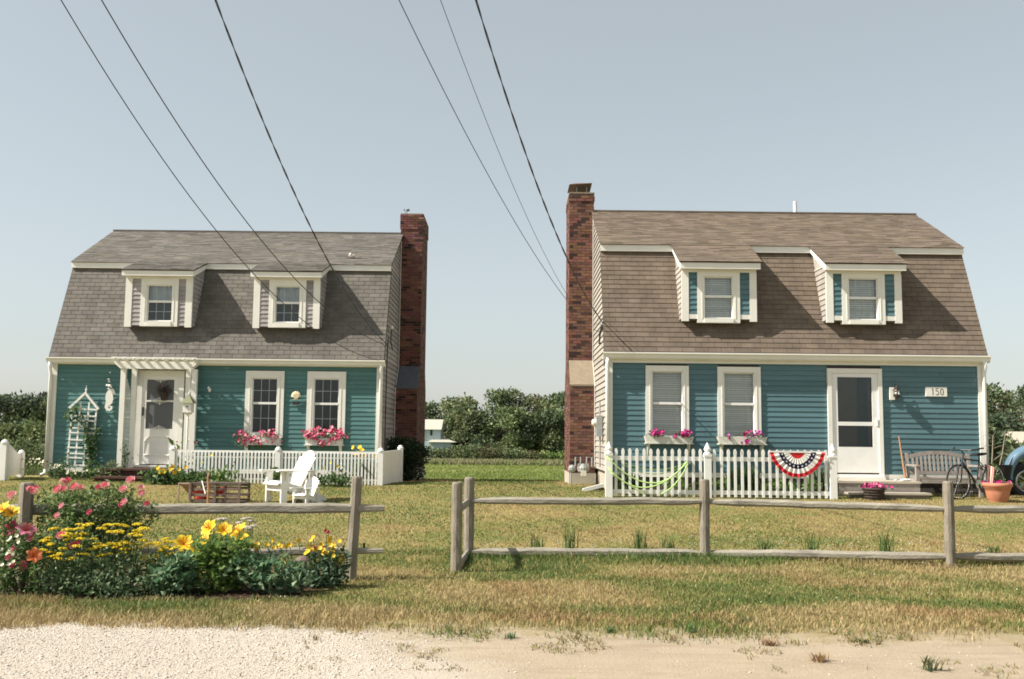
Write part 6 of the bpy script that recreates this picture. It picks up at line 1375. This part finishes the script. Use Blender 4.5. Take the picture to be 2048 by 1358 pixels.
u = at(225, 1190, 9.95); shrub('feathery_foliage', 'dark feathery foliage along the front edge of the flower bed', (u.x, 10.05, 0), [(-0.55, 0.05, 0.1, 0.3, 0.15, 0.12), (0, 0, 0.12, 0.4, 0.18, 0.13), (0.5, 0.1, 0.1, 0.35, 0.15, 0.12)], 900, 0.05, [(0.05, 0.08, 0.04), (0.07, 0.11, 0.055), (0.035, 0.06, 0.03), (0.13, 0.16, 0.10)], cat='plant', stem=False)
u = at(12, 1160, 10.1); mound('daisy_plant', 'small white and pale daisies at the far left of the flower bed', 'flowers', (u.x, 10.1, 0), cloud(260, (0, 0, 0.35), (0.14, 0.1, 0.17)), 0.05, DGR + GRN, [(rnd.choice(WHI), (rnd.gauss(0, 0.10), -0.1 + rnd.gauss(0, 0.05), rnd.uniform(0.15, 0.6)), gdir(), 0.75) for _ in range(26)])
# coreopsis by the post
CO = [petunia_mesh(c, 0.028) for c in ((0.78, 0.55, 0.03), (0.80, 0.60, 0.08), (0.72, 0.46, 0.02))]; CR = [petunia_mesh(c, 0.026) for c in ((0.35, 0.03, 0.03), (0.28, 0.03, 0.05))]
heads = [(597, 1081, 0), (627, 1075, 0), (622, 1082, 0), (618, 1096, 0), (620, 1093, 0), (616, 1103, 0), (630, 1100, 0), (643, 1089, 0), (662, 1090, 0), (668, 1094, 0), (665, 1098, 0), (650, 1104, 0), (655, 1106, 0), (620, 1114, 0), (661, 1115, 0), (680, 1119, 0), (619, 1134, 0), (590, 1130, 0), (684, 1100, 0), (679, 1083, 0), (546, 1080, 0), (561, 1093, 0), (508, 1090, 0), (516, 1088, 0), (630, 1094, 1), (648, 1096, 1), (652, 1062, 1), (657, 1065, 1), (683, 1112, 1), (636, 1098, 1), (659, 1078, 0), (640, 1097, 0), (625, 1100, 0), (612, 1107, 0)] + [(rx_.uniform(500, 690), rx_.uniform(1082, 1130), 0) for _ in range(26)]
u = at(640, 1165, 10.9); CP = thing('coreopsis_plant', 'yellow and dark red coreopsis beside the right split rail post', 'flowers', (u.x, 10.95, 0)); Bv = Vector((u.x, 10.95, 0)); st = MB().tint(0.07, 0.11, 0.05); pts = []
for px, py, c_ in heads:
    p = at(px, py, 10.9 + rnd.uniform(-0.12, 0.12)) - Bv; foot = Vector((p.x * 0.7 + rnd.gauss(0, 0.02), p.y * 0.5, -0.01)); st.tube([foot, foot.lerp(p, 0.6) + Vector((rnd.gauss(0, 0.015), 0, 0)), p], 0.0035, 4)
    piece('blossom', rnd.choice(CR if c_ else CO), PETAL, CP, p, Vector(gdir()).to_track_quat('Z', 'Y').to_euler(), (rnd.uniform(0.85, 1.15),) * 3)
    for i in range(16): pts.append(foot.lerp(p, rnd.random() * 0.9) + Vector((rnd.gauss(0, 0.03), rnd.gauss(0, 0.03), 0)))
st.build('stem', LEAF, CP); fast('foliage', *leaves(np.array(pts), 0.065, [(0.05, 0.09, 0.05), (0.07, 0.11, 0.06), (0.03, 0.055, 0.03)], nprng, aspect=0.3), LEAF, CP)
u = at(650, 1170, 10.8); shrub('low_foliage', 'dark low foliage under the coreopsis at the right split rail post', (u.x, 10.85, 0), [(0, 0, 0.13, 0.24, 0.2, 0.14), (0.12, 0.1, 0.25, 0.12, 0.12, 0.16)], 600, 0.06, [(0.03, 0.055, 0.03), (0.05, 0.08, 0.04), (0.09, 0.13, 0.09)], cat='plant', stem=False)
# solar path lantern
u = at(603, 1165, 10.6); SL = thing('path_lantern', 'small dark path lantern with sloped hood standing in the flower bed', 'lantern', (u.x, 10.6, 0)); zt = at(600, 1112, 10.6).z
MB().tube([(0, 0, -0.1), (0, 0, zt - 0.22)], 0.014, 6).build('stake', BLACK, SL)
MB().lathe([(0.045, zt - 0.22), (0.055, zt - 0.20), (0.055, zt - 0.19)], 8).build('base', BLACK, SL); MB().lathe([(0.042, zt - 0.19), (0.048, zt - 0.05)], 8).build('glass', GLASS, SL)
for k in range(4): a = math.pi / 4 + math.pi / 2 * k; MB().bar((0.048 * math.cos(a), 0.048 * math.sin(a), zt - 0.19), (0.052 * math.cos(a), 0.052 * math.sin(a), zt - 0.05), 0.008, 0.008).build('corner_bar', BLACK, SL)
MB().lathe([(0.085, zt - 0.05), (0.08, zt - 0.035), (0.05, zt - 0.01), (0.02, zt)], 8).build('hood', MATS['rusty_cap'], SL); MB().ball((0, 0, zt - 0.1), 0.018, 0.018, 0.035).build('bulb', WHITE, SL)

# ------------------------------------------------------------------ beyond: trees, hedge, pale house
def tree(name, label, px, Y, top_py, width, cols, group, n=3000, leaf=0.34, base_py=None, lobes=13, seed=None, z0=None):
    r_ = random.Random(seed if seed is not None else px); g_ = np.random.default_rng(int(px * 7 + Y))
    p = at(px, top_py, Y); z0 = gz(p.x, Y) if z0 is None else z0; H_ = p.z - z0
    T_ = thing(name, label, 'tree', (p.x, Y, z0), group=group); C_ = []; st = MB(); parts = []
    for i in range(lobes):
        t = (i + 0.5) / lobes; a = r_.uniform(0, 6.28); zz = H_ * (0.22 + 0.70 * t) ; env = width / 2 * math.sin(math.pi * min(0.95, 0.25 + 0.62 * t)) ** 0.8
        rad = env * r_.uniform(0.25, 0.85); s_ = width * r_.uniform(0.13, 0.22); c = Vector((rad * math.cos(a), rad * math.sin(a), min(zz, H_ - s_ * 0.7))); C_.append((c, s_))
    C_.append((Vector((0, 0, H_ - width * 0.13)), width * 0.15))
    shade = np.array([r_.choice(cols) for _ in C_])
    for (c, s_), col in zip(C_, shade):
        k = max(40, int(n / len(C_))); d = g_.normal(size=(k, 3)); d /= np.linalg.norm(d, axis=1, keepdims=True); rr_ = g_.random(k) ** 0.4 * g_.uniform(0.8, 1.15, k)
        P_ = d * rr_[:, None] * np.array([s_ * 1.15, s_ * 1.15, s_ * 0.85]) + np.array(c); parts.append(leaves(P_, leaf, [col, col * 0.8, col * 1.2], g_, nrm=d * 0.7))
        st.tube([(0, 0, H_ * r_.uniform(0.15, 0.35)), Vector((c.x * 0.5, c.y * 0.5, c.z * 0.7)), c], [0.035 * width ** 0.5, 0.025 * width ** 0.5, 0.01], 5)
    fast('crown', *merge(parts), TREEM, T_)
    MB().tube([(0, 0, -0.3), (r_.uniform(-.1, .1), 0, H_ * 0.3), (r_.uniform(-.2, .2), 0, H_ * 0.62)], [0.09 * width ** 0.5, 0.07 * width ** 0.5, 0.03], 8).build('trunk', BARK, T_); st.build('limb', BARK, T_); return T_
DK = [np.array(c) * 1.45 for c in ((0.058, 0.08, 0.045), (0.075, 0.10, 0.048), (0.05, 0.066, 0.042), (0.10, 0.12, 0.058))]  # far leaf colours greyed and lightened to stand in for distance haze
MD = [np.array(c) * 1.45 for c in ((0.10, 0.13, 0.058), (0.125, 0.155, 0.068), (0.075, 0.10, 0.05), (0.145, 0.16, 0.078))]
BRN = [np.array(c) * 1.25 for c in ((0.13, 0.11, 0.06), (0.11, 0.10, 0.055), (0.09, 0.11, 0.045))]
gt = 'trees across the marsh'
mids = [(862, 111, 806, 5.2, DK, 'dark rounded tree rising behind the pale far house'), (905, 112, 797, 5.5, MD, 'light green tree behind the roof end of the pale far house'), (938, 107, 793, 5.0, MD, 'bright green tree left of the tallest far tree'), (985, 109, 779, 5.2, MD, 'left one of the two tallest far trees between the chimneys'), (1030, 108, 778, 5.4, DK, 'right one of the two tallest far trees between the chimneys'), (1072, 111, 792, 4.6, BRN, 'brownish far tree right of the tallest pair'), (1112, 109, 787, 5.0, MD, 'green far tree close beside the blue cottage chimney'), (932, 103, 825, 4.0, BRN, 'low brownish tree before the bright green far trees'), (965, 101, 822, 4.6, DK, 'low dark tree below the left tallest far tree'), (1010, 101, 815, 4.6, MD, 'low green tree before the tallest far pair'), (1060, 102, 825, 4.4, DK, 'low dark tree below the brownish far tree'), (1105, 102, 820, 4.8, DK, 'low dark tree beside the blue cottage chimney'), (1145, 105, 785, 5.0, MD, 'far tree mostly hidden behind the blue cottage chimney')]
for px, Y, tp, wd_, cl, lb in mids: tree('far_tree', lb, px, Y, tp, wd_, cl, gt)
for px, Y, tp, wd_, cl, lb in [(-8, 70, 792, 4.6, DK, 'dark tree at the far left edge above the cream fence'), (22, 72, 788, 4.4, DK, 'dark tall tree second from the left edge'), (55, 71, 795, 4.4, DK, 'dark tree between left edge and teal cottage corner'), (88, 73, 788, 4.6, DK, 'dark tree touching the teal cottage corner'), (70, 64, 845, 3.2, MD, 'lighter low tree beside the teal cottage corner board'), (10, 64, 850, 3.0, MD, 'lighter low tree behind the cream vinyl fence')]: tree('far_tree', lb, px, Y, tp, wd_, cl, gt, n=3200, leaf=0.26)
for px, Y, tp, wd_, cl, lb in [(1985, 62, 768, 3.6, DK, 'dark green tree behind the right corner of the blue cottage'), (2012, 66, 785, 3.0, BRN, 'thin brown tree right of the blue cottage corner'), (2050, 60, 772, 3.2, DK, 'dark tree at the right edge above the far roof'), (1990, 52, 830, 2.6, DK, 'low dark tree behind the bare branches'), (2045, 34, 893, 2.4, DK, 'dark bushy tree at the right edge before the far roof'), (1972, 50, 850, 2.2, DK, 'low dark tree just past the blue cottage downspout')]: tree('far_tree', lb, px, Y, tp, wd_, cl, 'trees beyond the blue cottage', n=2600, leaf=0.24)
gs = 'shrubs along the marsh edge'
for i, (px, tp, wd_, cl, lb) in enumerate(((858, 890, 2.6, MD, 'shrub before the pale far house wall'), (885, 893, 2.4, MD, 'shrub before the low wing of the pale far house'), (918, 886, 2.8, MD, 'shrub right of the pale far house'), (948, 884, 2.8, MD, 'dense shrub under the bright green far tree'), (975, 888, 2.4, BRN, 'brownish shrub between two green ones'), (1003, 886, 2.8, MD, 'shrub under the tallest far trees'), (1035, 893, 2.6, MD, 'shrub right of the tallest far trees'), (1065, 900, 2.6, BRN, 'low olive shrub near the blue cottage chimney'), (1095, 903, 2.6, YGR, 'low olive hedge shrub closer to the blue cottage chimney'), (1122, 902, 2.4, YGR, 'low hedge shrub touching the blue cottage chimney'))):
    u = at(px, tp, 97); z0 = gz(u.x, 97); h = u.z - z0; cl = [np.array(c) * 0.95 for c in cl]
    shrub('marsh_shrub', lb, (u.x, 97, z0), [(0, 0, h * 0.45, wd_ * 0.42, 0.9, h * 0.5), (-wd_ * 0.3, 0, h * 0.4, wd_ * 0.3, 0.8, h * 0.42), (wd_ * 0.3, 0, h * 0.38, wd_ * 0.3, 0.8, h * 0.4)], 1000, 0.22, cl, group=gs, mat_=TREEM)
for i, (px, Y, tp, wd_, lb) in enumerate(((20, 58, 868, 2.6, 'bright low shrub behind the cream vinyl fence'), (60, 58, 862, 2.6, 'bright low shrub at the marsh edge left of the teal cottage'), (92, 58, 870, 2.2, 'bright low shrub touching the teal cottage corner'))):
    u = at(px, tp, Y); z0 = gz(u.x, Y); h = u.z - z0; shrub('marsh_shrub', lb, (u.x, Y, z0), [(0, 0, h * 0.45, wd_ * 0.42, 0.8, h * 0.5), (-wd_ * 0.3, 0, h * 0.35, wd_ * 0.3, 0.7, h * 0.4), (wd_ * 0.3, 0, h * 0.35, wd_ * 0.3, 0.7, h * 0.4)], 1100, 0.16, MD, group=gs, mat_=TREEM)
# unbroken woods far behind
parts = []; rw = random.Random(5)
for i in range(230):
    x = rw.uniform(-95, 95); y = rw.uniform(120, 132); s_ = rw.uniform(1.4, 2.6); z = -0.8 + rw.uniform(0.4, 1.0) * 3.6 + 0.8 * math.sin(x * 0.13); k = 150
    d = nprng.normal(size=(k, 3)); d /= np.linalg.norm(d, axis=1, keepdims=True); col = rw.choice(DK + MD[:2] + BRN[:1])
    parts.append(leaves(d * (nprng.random(k) ** 0.4)[:, None] * np.array([s_ * 1.3, s_, s_]) + np.array([x, y, z]), 0.6, [col, col * 0.8, col * 1.15], nprng, nrm=d * 0.7))
o = fast('far_woods', *merge(parts), TREEM); tag(o, 'unbroken dark line of woods along the far side of the marsh', 'woods', kind='stuff')
# pale far house
u = at(845, 890, 99.5); FH = thing('far_house', 'pale blue grey house with cream roof among the far trees', 'house', (u.x, 99.5, -0.8)); zz = lambda py: at(870, py, 99.5).z + 0.8
wx = at(881, 870, 99.5).x - u.x; PB = mat('pale_blue_wall', (0.40, 0.48, 0.49), 0.8); CRM = mat('cream_roof', (0.40, 0.375, 0.315), 0.8)
MB().box(-6, wx, 0, 5, -0.3, zz(858)).build('wall', PB, FH); MB().prism([(-0.3, zz(859)), (5.3, zz(859)), (2.5, zz(840) + 0.1)], 'x', -6.1, wx + 0.1).build('roof', CRM, FH)
for p0, p1 in ((860.5, 865), (868, 869)): 
    if p1 - p0 > 2: MB().box(at(p0, 865, 99.5).x - u.x, at(p1, 865, 99.5).x - u.x, -0.03, 0.0, zz(871), zz(858)).build('window', BLACK, FH)
wx2 = at(913, 880, 99.5).x - u.x; MB().box(wx - 0.5, wx2 - 0.5, -1, 4, -0.3, zz(884)).build('wing_wall', PB, FH)
MB().add([(wx - 1.2, -1.3, zz(884)), (wx2, -1.3, zz(884)), (wx2, 4, zz(884)), (wx - 1.2, 4, zz(884)), (wx - 0.4, 1.5, zz(873)), (wx2 - 1.6, 1.5, zz(873))], [(0, 1, 5, 4), (1, 2, 5), (2, 3, 4, 5), (3, 0, 4), (0, 3, 2, 1)]).build('wing_roof', CRM, FH)
# roof of a house beyond the right edge
u = at(2040, 880, 55); FH2 = thing('far_house', 'far house with pale tan roof showing at the right edge', 'house', (u.x, 55, -0.8)); zz = lambda py: at(2040, py, 55).z + 0.8
MB().box(-0.3, 8, 0, 6, -0.3, zz(884)).build('wall', PB, FH2); MB().prism([(-0.5, zz(886)), (6.5, zz(886)), (3, zz(862))], 'x', -0.5, 8.4).build('roof', mat('tan_roof', (0.42, 0.36, 0.28), 0.9), FH2)
# marsh reeds
def blades(name, X, Y, h, wd_, C_, lean=0.35, kind='stuff', z=None):
    n = len(X); Z_ = gzn(X, Y) if z is None else z; a = nprng.uniform(0, 2 * np.pi, n); l = nprng.normal(0, lean, (n, 2)) * h[:, None]
    s_ = np.stack([np.cos(a), np.sin(a), np.zeros(n)], 1) * (wd_ / 2)[:, None]; P_ = np.stack([X, Y, Z_ - 0.005], 1)
    M_ = P_ + np.stack([l[:, 0] * 0.3, l[:, 1] * 0.3, h * 0.55], 1); T_ = P_ + np.stack([l[:, 0], l[:, 1], h * (1 - 0.15 * np.abs(l).sum(1) / np.maximum(h, 1e-3))], 1)
    V_ = np.stack([P_ - s_, P_ + s_, M_ - s_ * 0.8, M_ + s_ * 0.8, T_], 1).reshape(-1, 3); b = np.arange(n)[:, None] * 5
    F_ = np.concatenate([b + np.array([[0, 1, 3]]), b + np.array([[0, 3, 2]]), b + np.array([[2, 3, 4]])], 1).reshape(-1, 3)
    sh = np.repeat(C_, 5, 0).astype(np.float32)
    o = fast(name, V_, F_, sh, GRASS); tag(o, kind=kind); return o
n = 16000; X = nprng.uniform(-16, 8, n); Y = nprng.uniform(88, 96, n); k = fbm(X, Y, 0.3)
C_ = np.where((k > 0.5)[:, None], np.array([0.25, 0.24, 0.13]), np.array([0.20, 0.22, 0.095])) * nprng.uniform(0.8, 1.2, n)[:, None]
tag(blades('marsh_reeds', X, Y, nprng.uniform(0.25, 0.6, n), np.full(n, 0.09), C_), 'band of pale marsh reeds before the far shrubs', 'reeds')
n = 9000; X = nprng.uniform(-42, -22, n); Y = nprng.uniform(52, 57, n); C_ = np.array([0.13, 0.14, 0.07]) * nprng.uniform(0.75, 1.25, n)[:, None]
tag(blades('marsh_reeds', X, Y, nprng.uniform(0.3, 0.7, n), np.full(n, 0.07), C_), 'band of marsh reeds left of the teal cottage', 'reeds')

n = 60000; Y = 46 + 44 * nprng.random(n) ** 1.2; X = (nprng.random(n) - 0.6) * 0.32 * Y; k = fbm(X * 0.5, Y * 1.5, 0.25)
C_ = np.where((k > 0.52)[:, None], np.array([0.235, 0.265, 0.085]), np.array([0.175, 0.22, 0.062])) * nprng.uniform(0.75, 1.25, n)[:, None]
tag(blades('marsh_grass', X, Y, nprng.uniform(0.06, 0.16, n), np.full(n, 0.05), C_, 0.6), 'open yellow green marsh meadow between the cottages', 'grass')

# ------------------------------------------------------------------ lawn and verge grass
GR = np.array([0.145, 0.175, 0.045]); TAN = np.array([0.385, 0.295, 0.15]); RUS = np.array([0.32, 0.20, 0.10]); LUS = np.array([0.095, 0.145, 0.042]); STR = np.array([0.42, 0.35, 0.18])
def grass_cols(X, Y, dry):
    k = fbm(X * 0.8, Y * 1.2, 0.62) * 1.25 - 0.13 + dry + nprng.normal(0, 0.09, len(X)); k2 = fbm(X + 50, Y + 9, 1.1)
    C_ = GR + (TAN - GR) * np.clip((k - 0.42) / 0.16, 0, 1)[:, None]
    C_ = np.where(((k2 > 0.60) & (k > 0.45))[:, None], C_ * 0.45 + RUS * 0.55, C_); C_ = np.where((k < 0.36)[:, None], LUS, C_)
    C_ = np.where((nprng.random(len(X)) < 0.06)[:, None], STR, C_); return C_ * nprng.uniform(0.75, 1.25, len(X))[:, None]
def in_bed(X, Y): return (X > -6.1) & (X < -1.95 + 0.15 * np.sin(Y * 9)) & (Y > 9.95 + 0.1 * np.sin(X * 5)) & (Y < 11.2)
edge = lambda X: 8.55 - 0.35 * np.clip((X + 2.2) / 1.6, 0, 1) + 0.10 * np.sin(X * 1.9 + 1) * np.sin(X * 0.7) + (fbm(X, X * 0 + 3, 2.2) - 0.5) * 0.6
# verge, longer
n = 270000; Y = 8.0 + 6.0 * nprng.random(n) ** 1.15; X = (nprng.random(n) - 0.5) * 2 * (Y * 0.52 + 2.6)
ramp = np.clip((Y - edge(X) + 0.1) / (0.35 + 0.75 * (X > -1.2)), 0, 1); kp = (nprng.random(n) < ramp * (0.35 + 1.1 * fbm(X, Y, 1.4)) * np.clip(ramp * 1.5 + (fbm(X + 3, Y, 2.5) - 0.5) * 3, 0, 1)) & ~in_bed(X, Y)
X, Y = X[kp], Y[kp]; n = len(X); front = np.clip((10.3 - Y) / 1.5, 0, 1)
leftv = np.clip((0.5 - X) / 2.0, 0, 1); line = np.exp(-((Y - 13.4) / 0.35) ** 2) * (X > -0.8)
C_ = grass_cols(X, Y, -0.05 + front * leftv * 0.16 + 0.05 - line * 0.22 - 0.06 * (X > 3.5) * (Y < 10.5) + 0.10 * np.clip((9.6 - Y) / 0.8, 0, 1) * (X < 3))
rp = np.clip((Y - edge(X) + 0.1) / 0.9, 0.25, 1)
h = (0.022 + 0.04 * fbm(X + 7, Y, 1.2) + front * rp * (0.012 + 0.09 * leftv * fbm(X, Y + 5, 0.8)) + line * 0.05) * nprng.uniform(0.5, 1.4, n)
o = blades('verge_grass', X, Y, h, np.full(n, 0.0065) + 0.003 * nprng.random(n), C_, 0.45); tag(o, 'mixed green and straw grass along the roadside verge', 'grass')
# lawn
n = 255000; Y = 13.6 + 11.0 * nprng.random(n); X = (nprng.random(n) - 0.5) * 2 * (Y * 0.52 + 2.6)
kp = ~((Y > 23.9) & (X < -3.0) & (X > -11)) & ~((Y > 20.9) & (X > 2.0) & (X < 9.9)) & (nprng.random(n) < 0.45 + 0.8 * fbm(X, Y, 0.7)); X, Y = X[kp], Y[kp]; n = len(X)
patch = (((X + 5.15) * 1.4) ** 2 + ((Y - 19.0) * 3) ** 2) < 0.5; X, Y = X[~patch], Y[~patch]; n = len(X)
dry = 0.07 * (X > 0.5) * (Y < 19) - 0.02 * (X < -1) - 0.05 * (Y > 19.5)
h = (0.016 + 0.022 * fbm(X, Y + 20, 0.8)) * nprng.uniform(0.5, 1.5, n)
o = blades('lawn_grass', X, Y, h, np.full(n, 0.010) + 0.004 * nprng.random(n), grass_cols(X, Y, dry - 0.06), 0.5); tag(o, 'short patchy green and tan lawn between fences and cottages', 'grass')
n = 40000; Y = 24 + 14 * nprng.random(n); X = (nprng.random(n) - 0.5) * 9; kp = (X > -2.4) & (X < 1.3); X, Y = X[kp], Y[kp]; n = len(X)
o = blades('lawn_grass', X, Y, nprng.uniform(0.02, 0.06, n), np.full(n, 0.014), grass_cols(X, Y, -0.02), 0.5); tag(o, 'grass on the crest between the two cottages', 'grass')
# tall weeds along the round rail fence
gw = 'tall weeds along the round rail fence'
for px, py, lab, h in ((1280, 1100, 'tallest weed tuft behind the low rail right of centre bay', 0.32), (1140, 1100, 'tall fine weed tuft behind the low rail nearest the paired posts', 0.34), (1075, 1098, 'small weed tuft behind the low rail beside the paired posts', 0.22), (1335, 1100, 'thin weed tuft behind the low rail left of the middle post', 0.2), (1530, 1104, 'weed tuft behind the low rail right of the middle post', 0.2), (1772, 1106, 'tall weed tuft behind the low rail left of the right post', 0.33), (1985, 1116, 'weed tuft behind the low rail at the right edge', 0.16), (1625, 1105, 'sparse arching weed behind the low rail between middle and right posts', 0.28)):
    u = at(px, py, 14.0); clump('weed_tuft', lab, (u.x, 14.0, gz(u.x, 14.0)), 38, h * 1.25, 0.15, [(0.09, 0.15, 0.04), (0.12, 0.17, 0.06)], 0.012, 0.25, group=gw)
gw = 'weeds on the sandy shoulder'
for px, py, n, h, cols, lab in ((1860, 1340, 24, 0.16, [(0.09, 0.13, 0.07), (0.16, 0.15, 0.07)], 'broad spiky weed low on the sand at the right'), (1220, 1265, 40, 0.09, [(0.09, 0.15, 0.05), (0.12, 0.17, 0.07)], 'green weed tuft on the sand edge below the middle post'), (1380, 1262, 46, 0.10, [(0.09, 0.16, 0.06)], 'larger green weed tuft on the sand edge right of the middle post'), (1018, 1280, 30, 0.08, [(0.07, 0.12, 0.05)], 'dark green weed on the sand in the middle'), (1640, 1325, 60, 0.10, [(0.30, 0.19, 0.09)], 'dry brown weed tuft on the sand'), (1540, 1290, 60, 0.09, [(0.30, 0.19, 0.10)], 'dry brown weed patch at the sand edge'), (1720, 1285, 24, 0.06, [(0.08, 0.10, 0.05)], 'small dark weed on the sand at the right'), (1490, 1245, 34, 0.09, [(0.08, 0.12, 0.07)], 'dusty green weed in the verge right of the middle post')):
    x, y = [None, None]; d = FW + RT * ((px - 1024) / F) + UP * ((679 - py) / F); t = -EYE / d.z; x, y = d.x * t, d.y * t
    clump('weed_tuft', lab, (x, y, gz(x, y) - 0.005), n, h, 0.10, cols, 0.016 if n < 30 else 0.008, 0.5, group=gw)
# small dry weeds scattered on the sand
n = 26000; X = nprng.uniform(-1.8, 6.0, n); Y = nprng.uniform(6.4, 9.3, n); kp = (fbm(X, Y, 3.2) > 0.56 + 0.085 * (8.7 - Y)) & (Y < edge(X) + 0.4); X, Y = X[kp], Y[kp]; n = len(X)
C_ = np.where((nprng.random(n) < 0.5)[:, None], np.array([0.22, 0.23, 0.08]), np.array([0.30, 0.21, 0.11])) * nprng.uniform(0.7, 1.2, n)[:, None]
o = blades('sand_weeds', X, Y, nprng.uniform(0.012, 0.045, n) * (1 + 0.7 * (Y > 8.1)), np.full(n, 0.009), C_, 0.8); tag(o, 'sparse dry weeds scattered over the sandy shoulder', 'weeds')
# crushed shell and pebbles
n = 115000; Y = 6.0 + 2.9 * nprng.random(n); X = -7.2 + 12.3 * nprng.random(n) ** 1.5
xs2 = X + (fbm(X, Y, 1.6) - 0.5) * 1.8 + (Y - 8.4) * 0.6; pr = np.where(xs2 < -1.4, 1.0, np.clip(0.45 - (xs2 + 1.4) * 0.55, 0.025, 1)); kp = (nprng.random(n) < pr) & (Y < edge(X) + 0.15); X, Y = X[kp], Y[kp]; n = len(X)
s_ = nprng.uniform(0.003, 0.0075, n) * np.where(nprng.random(n) < 0.08, 1.8, 1.0); d = nprng.normal(size=(n, 6, 3)) * 0.22
base6 = np.array([[1, 0, 0], [0, 1, 0], [-1, 0, 0], [0, -1, 0], [0, 0, 0.6], [0, 0, -0.5]])[None] + d
a = nprng.uniform(0, 6.28, n); st_ = nprng.uniform(0.6, 1.5, n); bx_ = base6[:, :, 0] * st_[:, None]; V_ = np.stack([bx_ * np.cos(a)[:, None] - base6[:, :, 1] * np.sin(a)[:, None], bx_ * np.sin(a)[:, None] + base6[:, :, 1] * np.cos(a)[:, None], base6[:, :, 2]], 2) * s_[:, None, None]
V_ += np.stack([X, Y, gzn(X, Y) + s_ * 0.12], 1)[:, None, :]; b = np.arange(n)[:, None] * 6
F_ = np.concatenate([b + np.array([t]) for t in ((0, 1, 4), (1, 2, 4), (2, 3, 4), (3, 0, 4), (1, 0, 5), (2, 1, 5), (3, 2, 5), (0, 3, 5))], 1).reshape(-1, 3)
C_ = np.array([0.52, 0.47, 0.40]) * nprng.uniform(0.78, 1.1, n)[:, None]; C_ = np.where((nprng.random(n) < 0.1)[:, None], C_ * np.array([0.7, 0.62, 0.55]), C_)
o = fast('shell_gravel', V_.reshape(-1, 3), F_, np.repeat(C_, 6, 0), STONES); tag(o, 'crushed pale shell gravel of the drive at the bottom left', 'gravel', kind='stuff')
# clover heads in the lawn along the round rail fence
n = 420; X = np.concatenate([nprng.uniform(-0.4, 6.8, n), nprng.uniform(-6, 7, 300)]); Y = np.concatenate([13.9 + np.abs(nprng.normal(0, 0.5, n)), nprng.uniform(9.5, 20, 300)]); kp = (fbm(X, Y, 1.3) > 0.45) & ~in_bed(X, Y); X, Y = X[kp], Y[kp]; n = len(X)
s_ = nprng.uniform(0.006, 0.012, n); o6 = np.array([[1, 0, 0], [0, 1, 0], [-1, 0, 0], [0, -1, 0], [0, 0, 1], [0, 0, -1]])[None] * s_[:, None, None] + np.stack([X, Y, gzn(X, Y) + nprng.uniform(0.03, 0.06, n)], 1)[:, None, :]; b = np.arange(n)[:, None] * 6
F_ = np.concatenate([b + np.array([t]) for t in ((0, 1, 4), (1, 2, 4), (2, 3, 4), (3, 0, 4), (1, 0, 5), (2, 1, 5), (3, 2, 5), (0, 3, 5))], 1).reshape(-1, 3)
o = fast('clover_heads', o6.reshape(-1, 3), F_, np.repeat(np.array([0.45, 0.44, 0.34]) * nprng.uniform(0.7, 1.1, n)[:, None], 6, 0), STONES); tag(o, 'tiny white clover heads scattered in the lawn', 'clover', kind='stuff')
# mulch chips on the bed
n = 5000; X = nprng.uniform(-5.8, -1.95, n); Y = nprng.uniform(9.85, 11.1, n); V_, T_, C_ = leaves(np.stack([X, Y, gzn(X, Y) + 0.006], 1), 0.04, [(0.06, 0.035, 0.025), (0.10, 0.06, 0.04), (0.04, 0.025, 0.02)], nprng, up=-0.2, aspect=0.3); o = fast('mulch', V_, T_, C_, STONES); tag(o, 'dark brown mulch chips covering the flower bed soil', 'mulch', kind='stuff')

# ------------------------------------------------------------------ overhead wires
gwir = 'service wires overhead'
def wire(label, A_, top, mid, Yt, r_, twist=False, group=gwir):
    T_ = at(top[0], top[1], Yt); A_ = Vector(A_)
    kx = (T_.x - A_.x) / (T_.y - A_.y)
    lo, hi = Yt, A_.y
    for _ in range(60):
        ym = (lo + hi) / 2; x = A_.x + kx * (ym - A_.y); zg = at(mid[0], mid[1], ym)
        # compare along the ray of the mid point
        if zg.x < x: hi = ym
        else: lo = ym
    ym = (lo + hi) / 2; zm = at(mid[0], mid[1], ym).z
    cf = np.polyfit([A_.y, ym, T_.y], [A_.z, zm, T_.z], 2)
    q = MB(); ysw = np.linspace(A_.y, -9, 90 if not twist else 420); P_ = [Vector((A_.x + kx * (y - A_.y), y, float(np.polyval(cf, y)))) for y in ysw]
    W_ = thing('overhead_wire', label, 'wire', A_, group=group)
    if not twist: q.tube([p - A_ for p in P_], r_, 5).build('cable', BLACK, W_)
    else:
        for ph in (0, math.pi):
            MB().tube([p - A_ + Vector((math.cos(y * 7 + ph), 0, math.sin(y * 7 + ph))) * r_ * 0.8 for p, y in zip(P_, ysw)], r_ * 0.75, 5).build('strand', BLACK, W_)
wire('thin wire of the teal cottage farthest left at the top', (-3.07, 24.25, at(735, 722, 24.25).z), (122, 0), (400, 420), 13.0, 0.008)
wire('second wire from the left running to the teal cottage gable', (-3.05, 24.3, at(752, 690, 24.3).z), (203, 0), (460, 400), 13.0, 0.009)
wire('twisted thick cable running to the teal cottage gable', (-3.05, 24.7, at(774, 690, 24.7).z), (431, 0), (540, 275), 13.0, 0.0105, True)
wire('leftmost thin wire of the three running to the brick chimney cottage on the right', (1.30, 23.9, at(1133, 600, 23.9).z), (798, 0), (960, 320), 13.0, 0.007)
wire('middle thin wire of the three running to the blue cottage chimney', (1.31, 23.8, at(1134, 590, 23.8).z), (881, 0), (980, 260), 13.0, 0.005)
wire('twisted thick cable crossing the blue cottage chimney to its gable', (1.95, 21.5, at(1198, 645, 21.5).z), (952, 0), (1030, 245), 13.0, 0.0105, True)
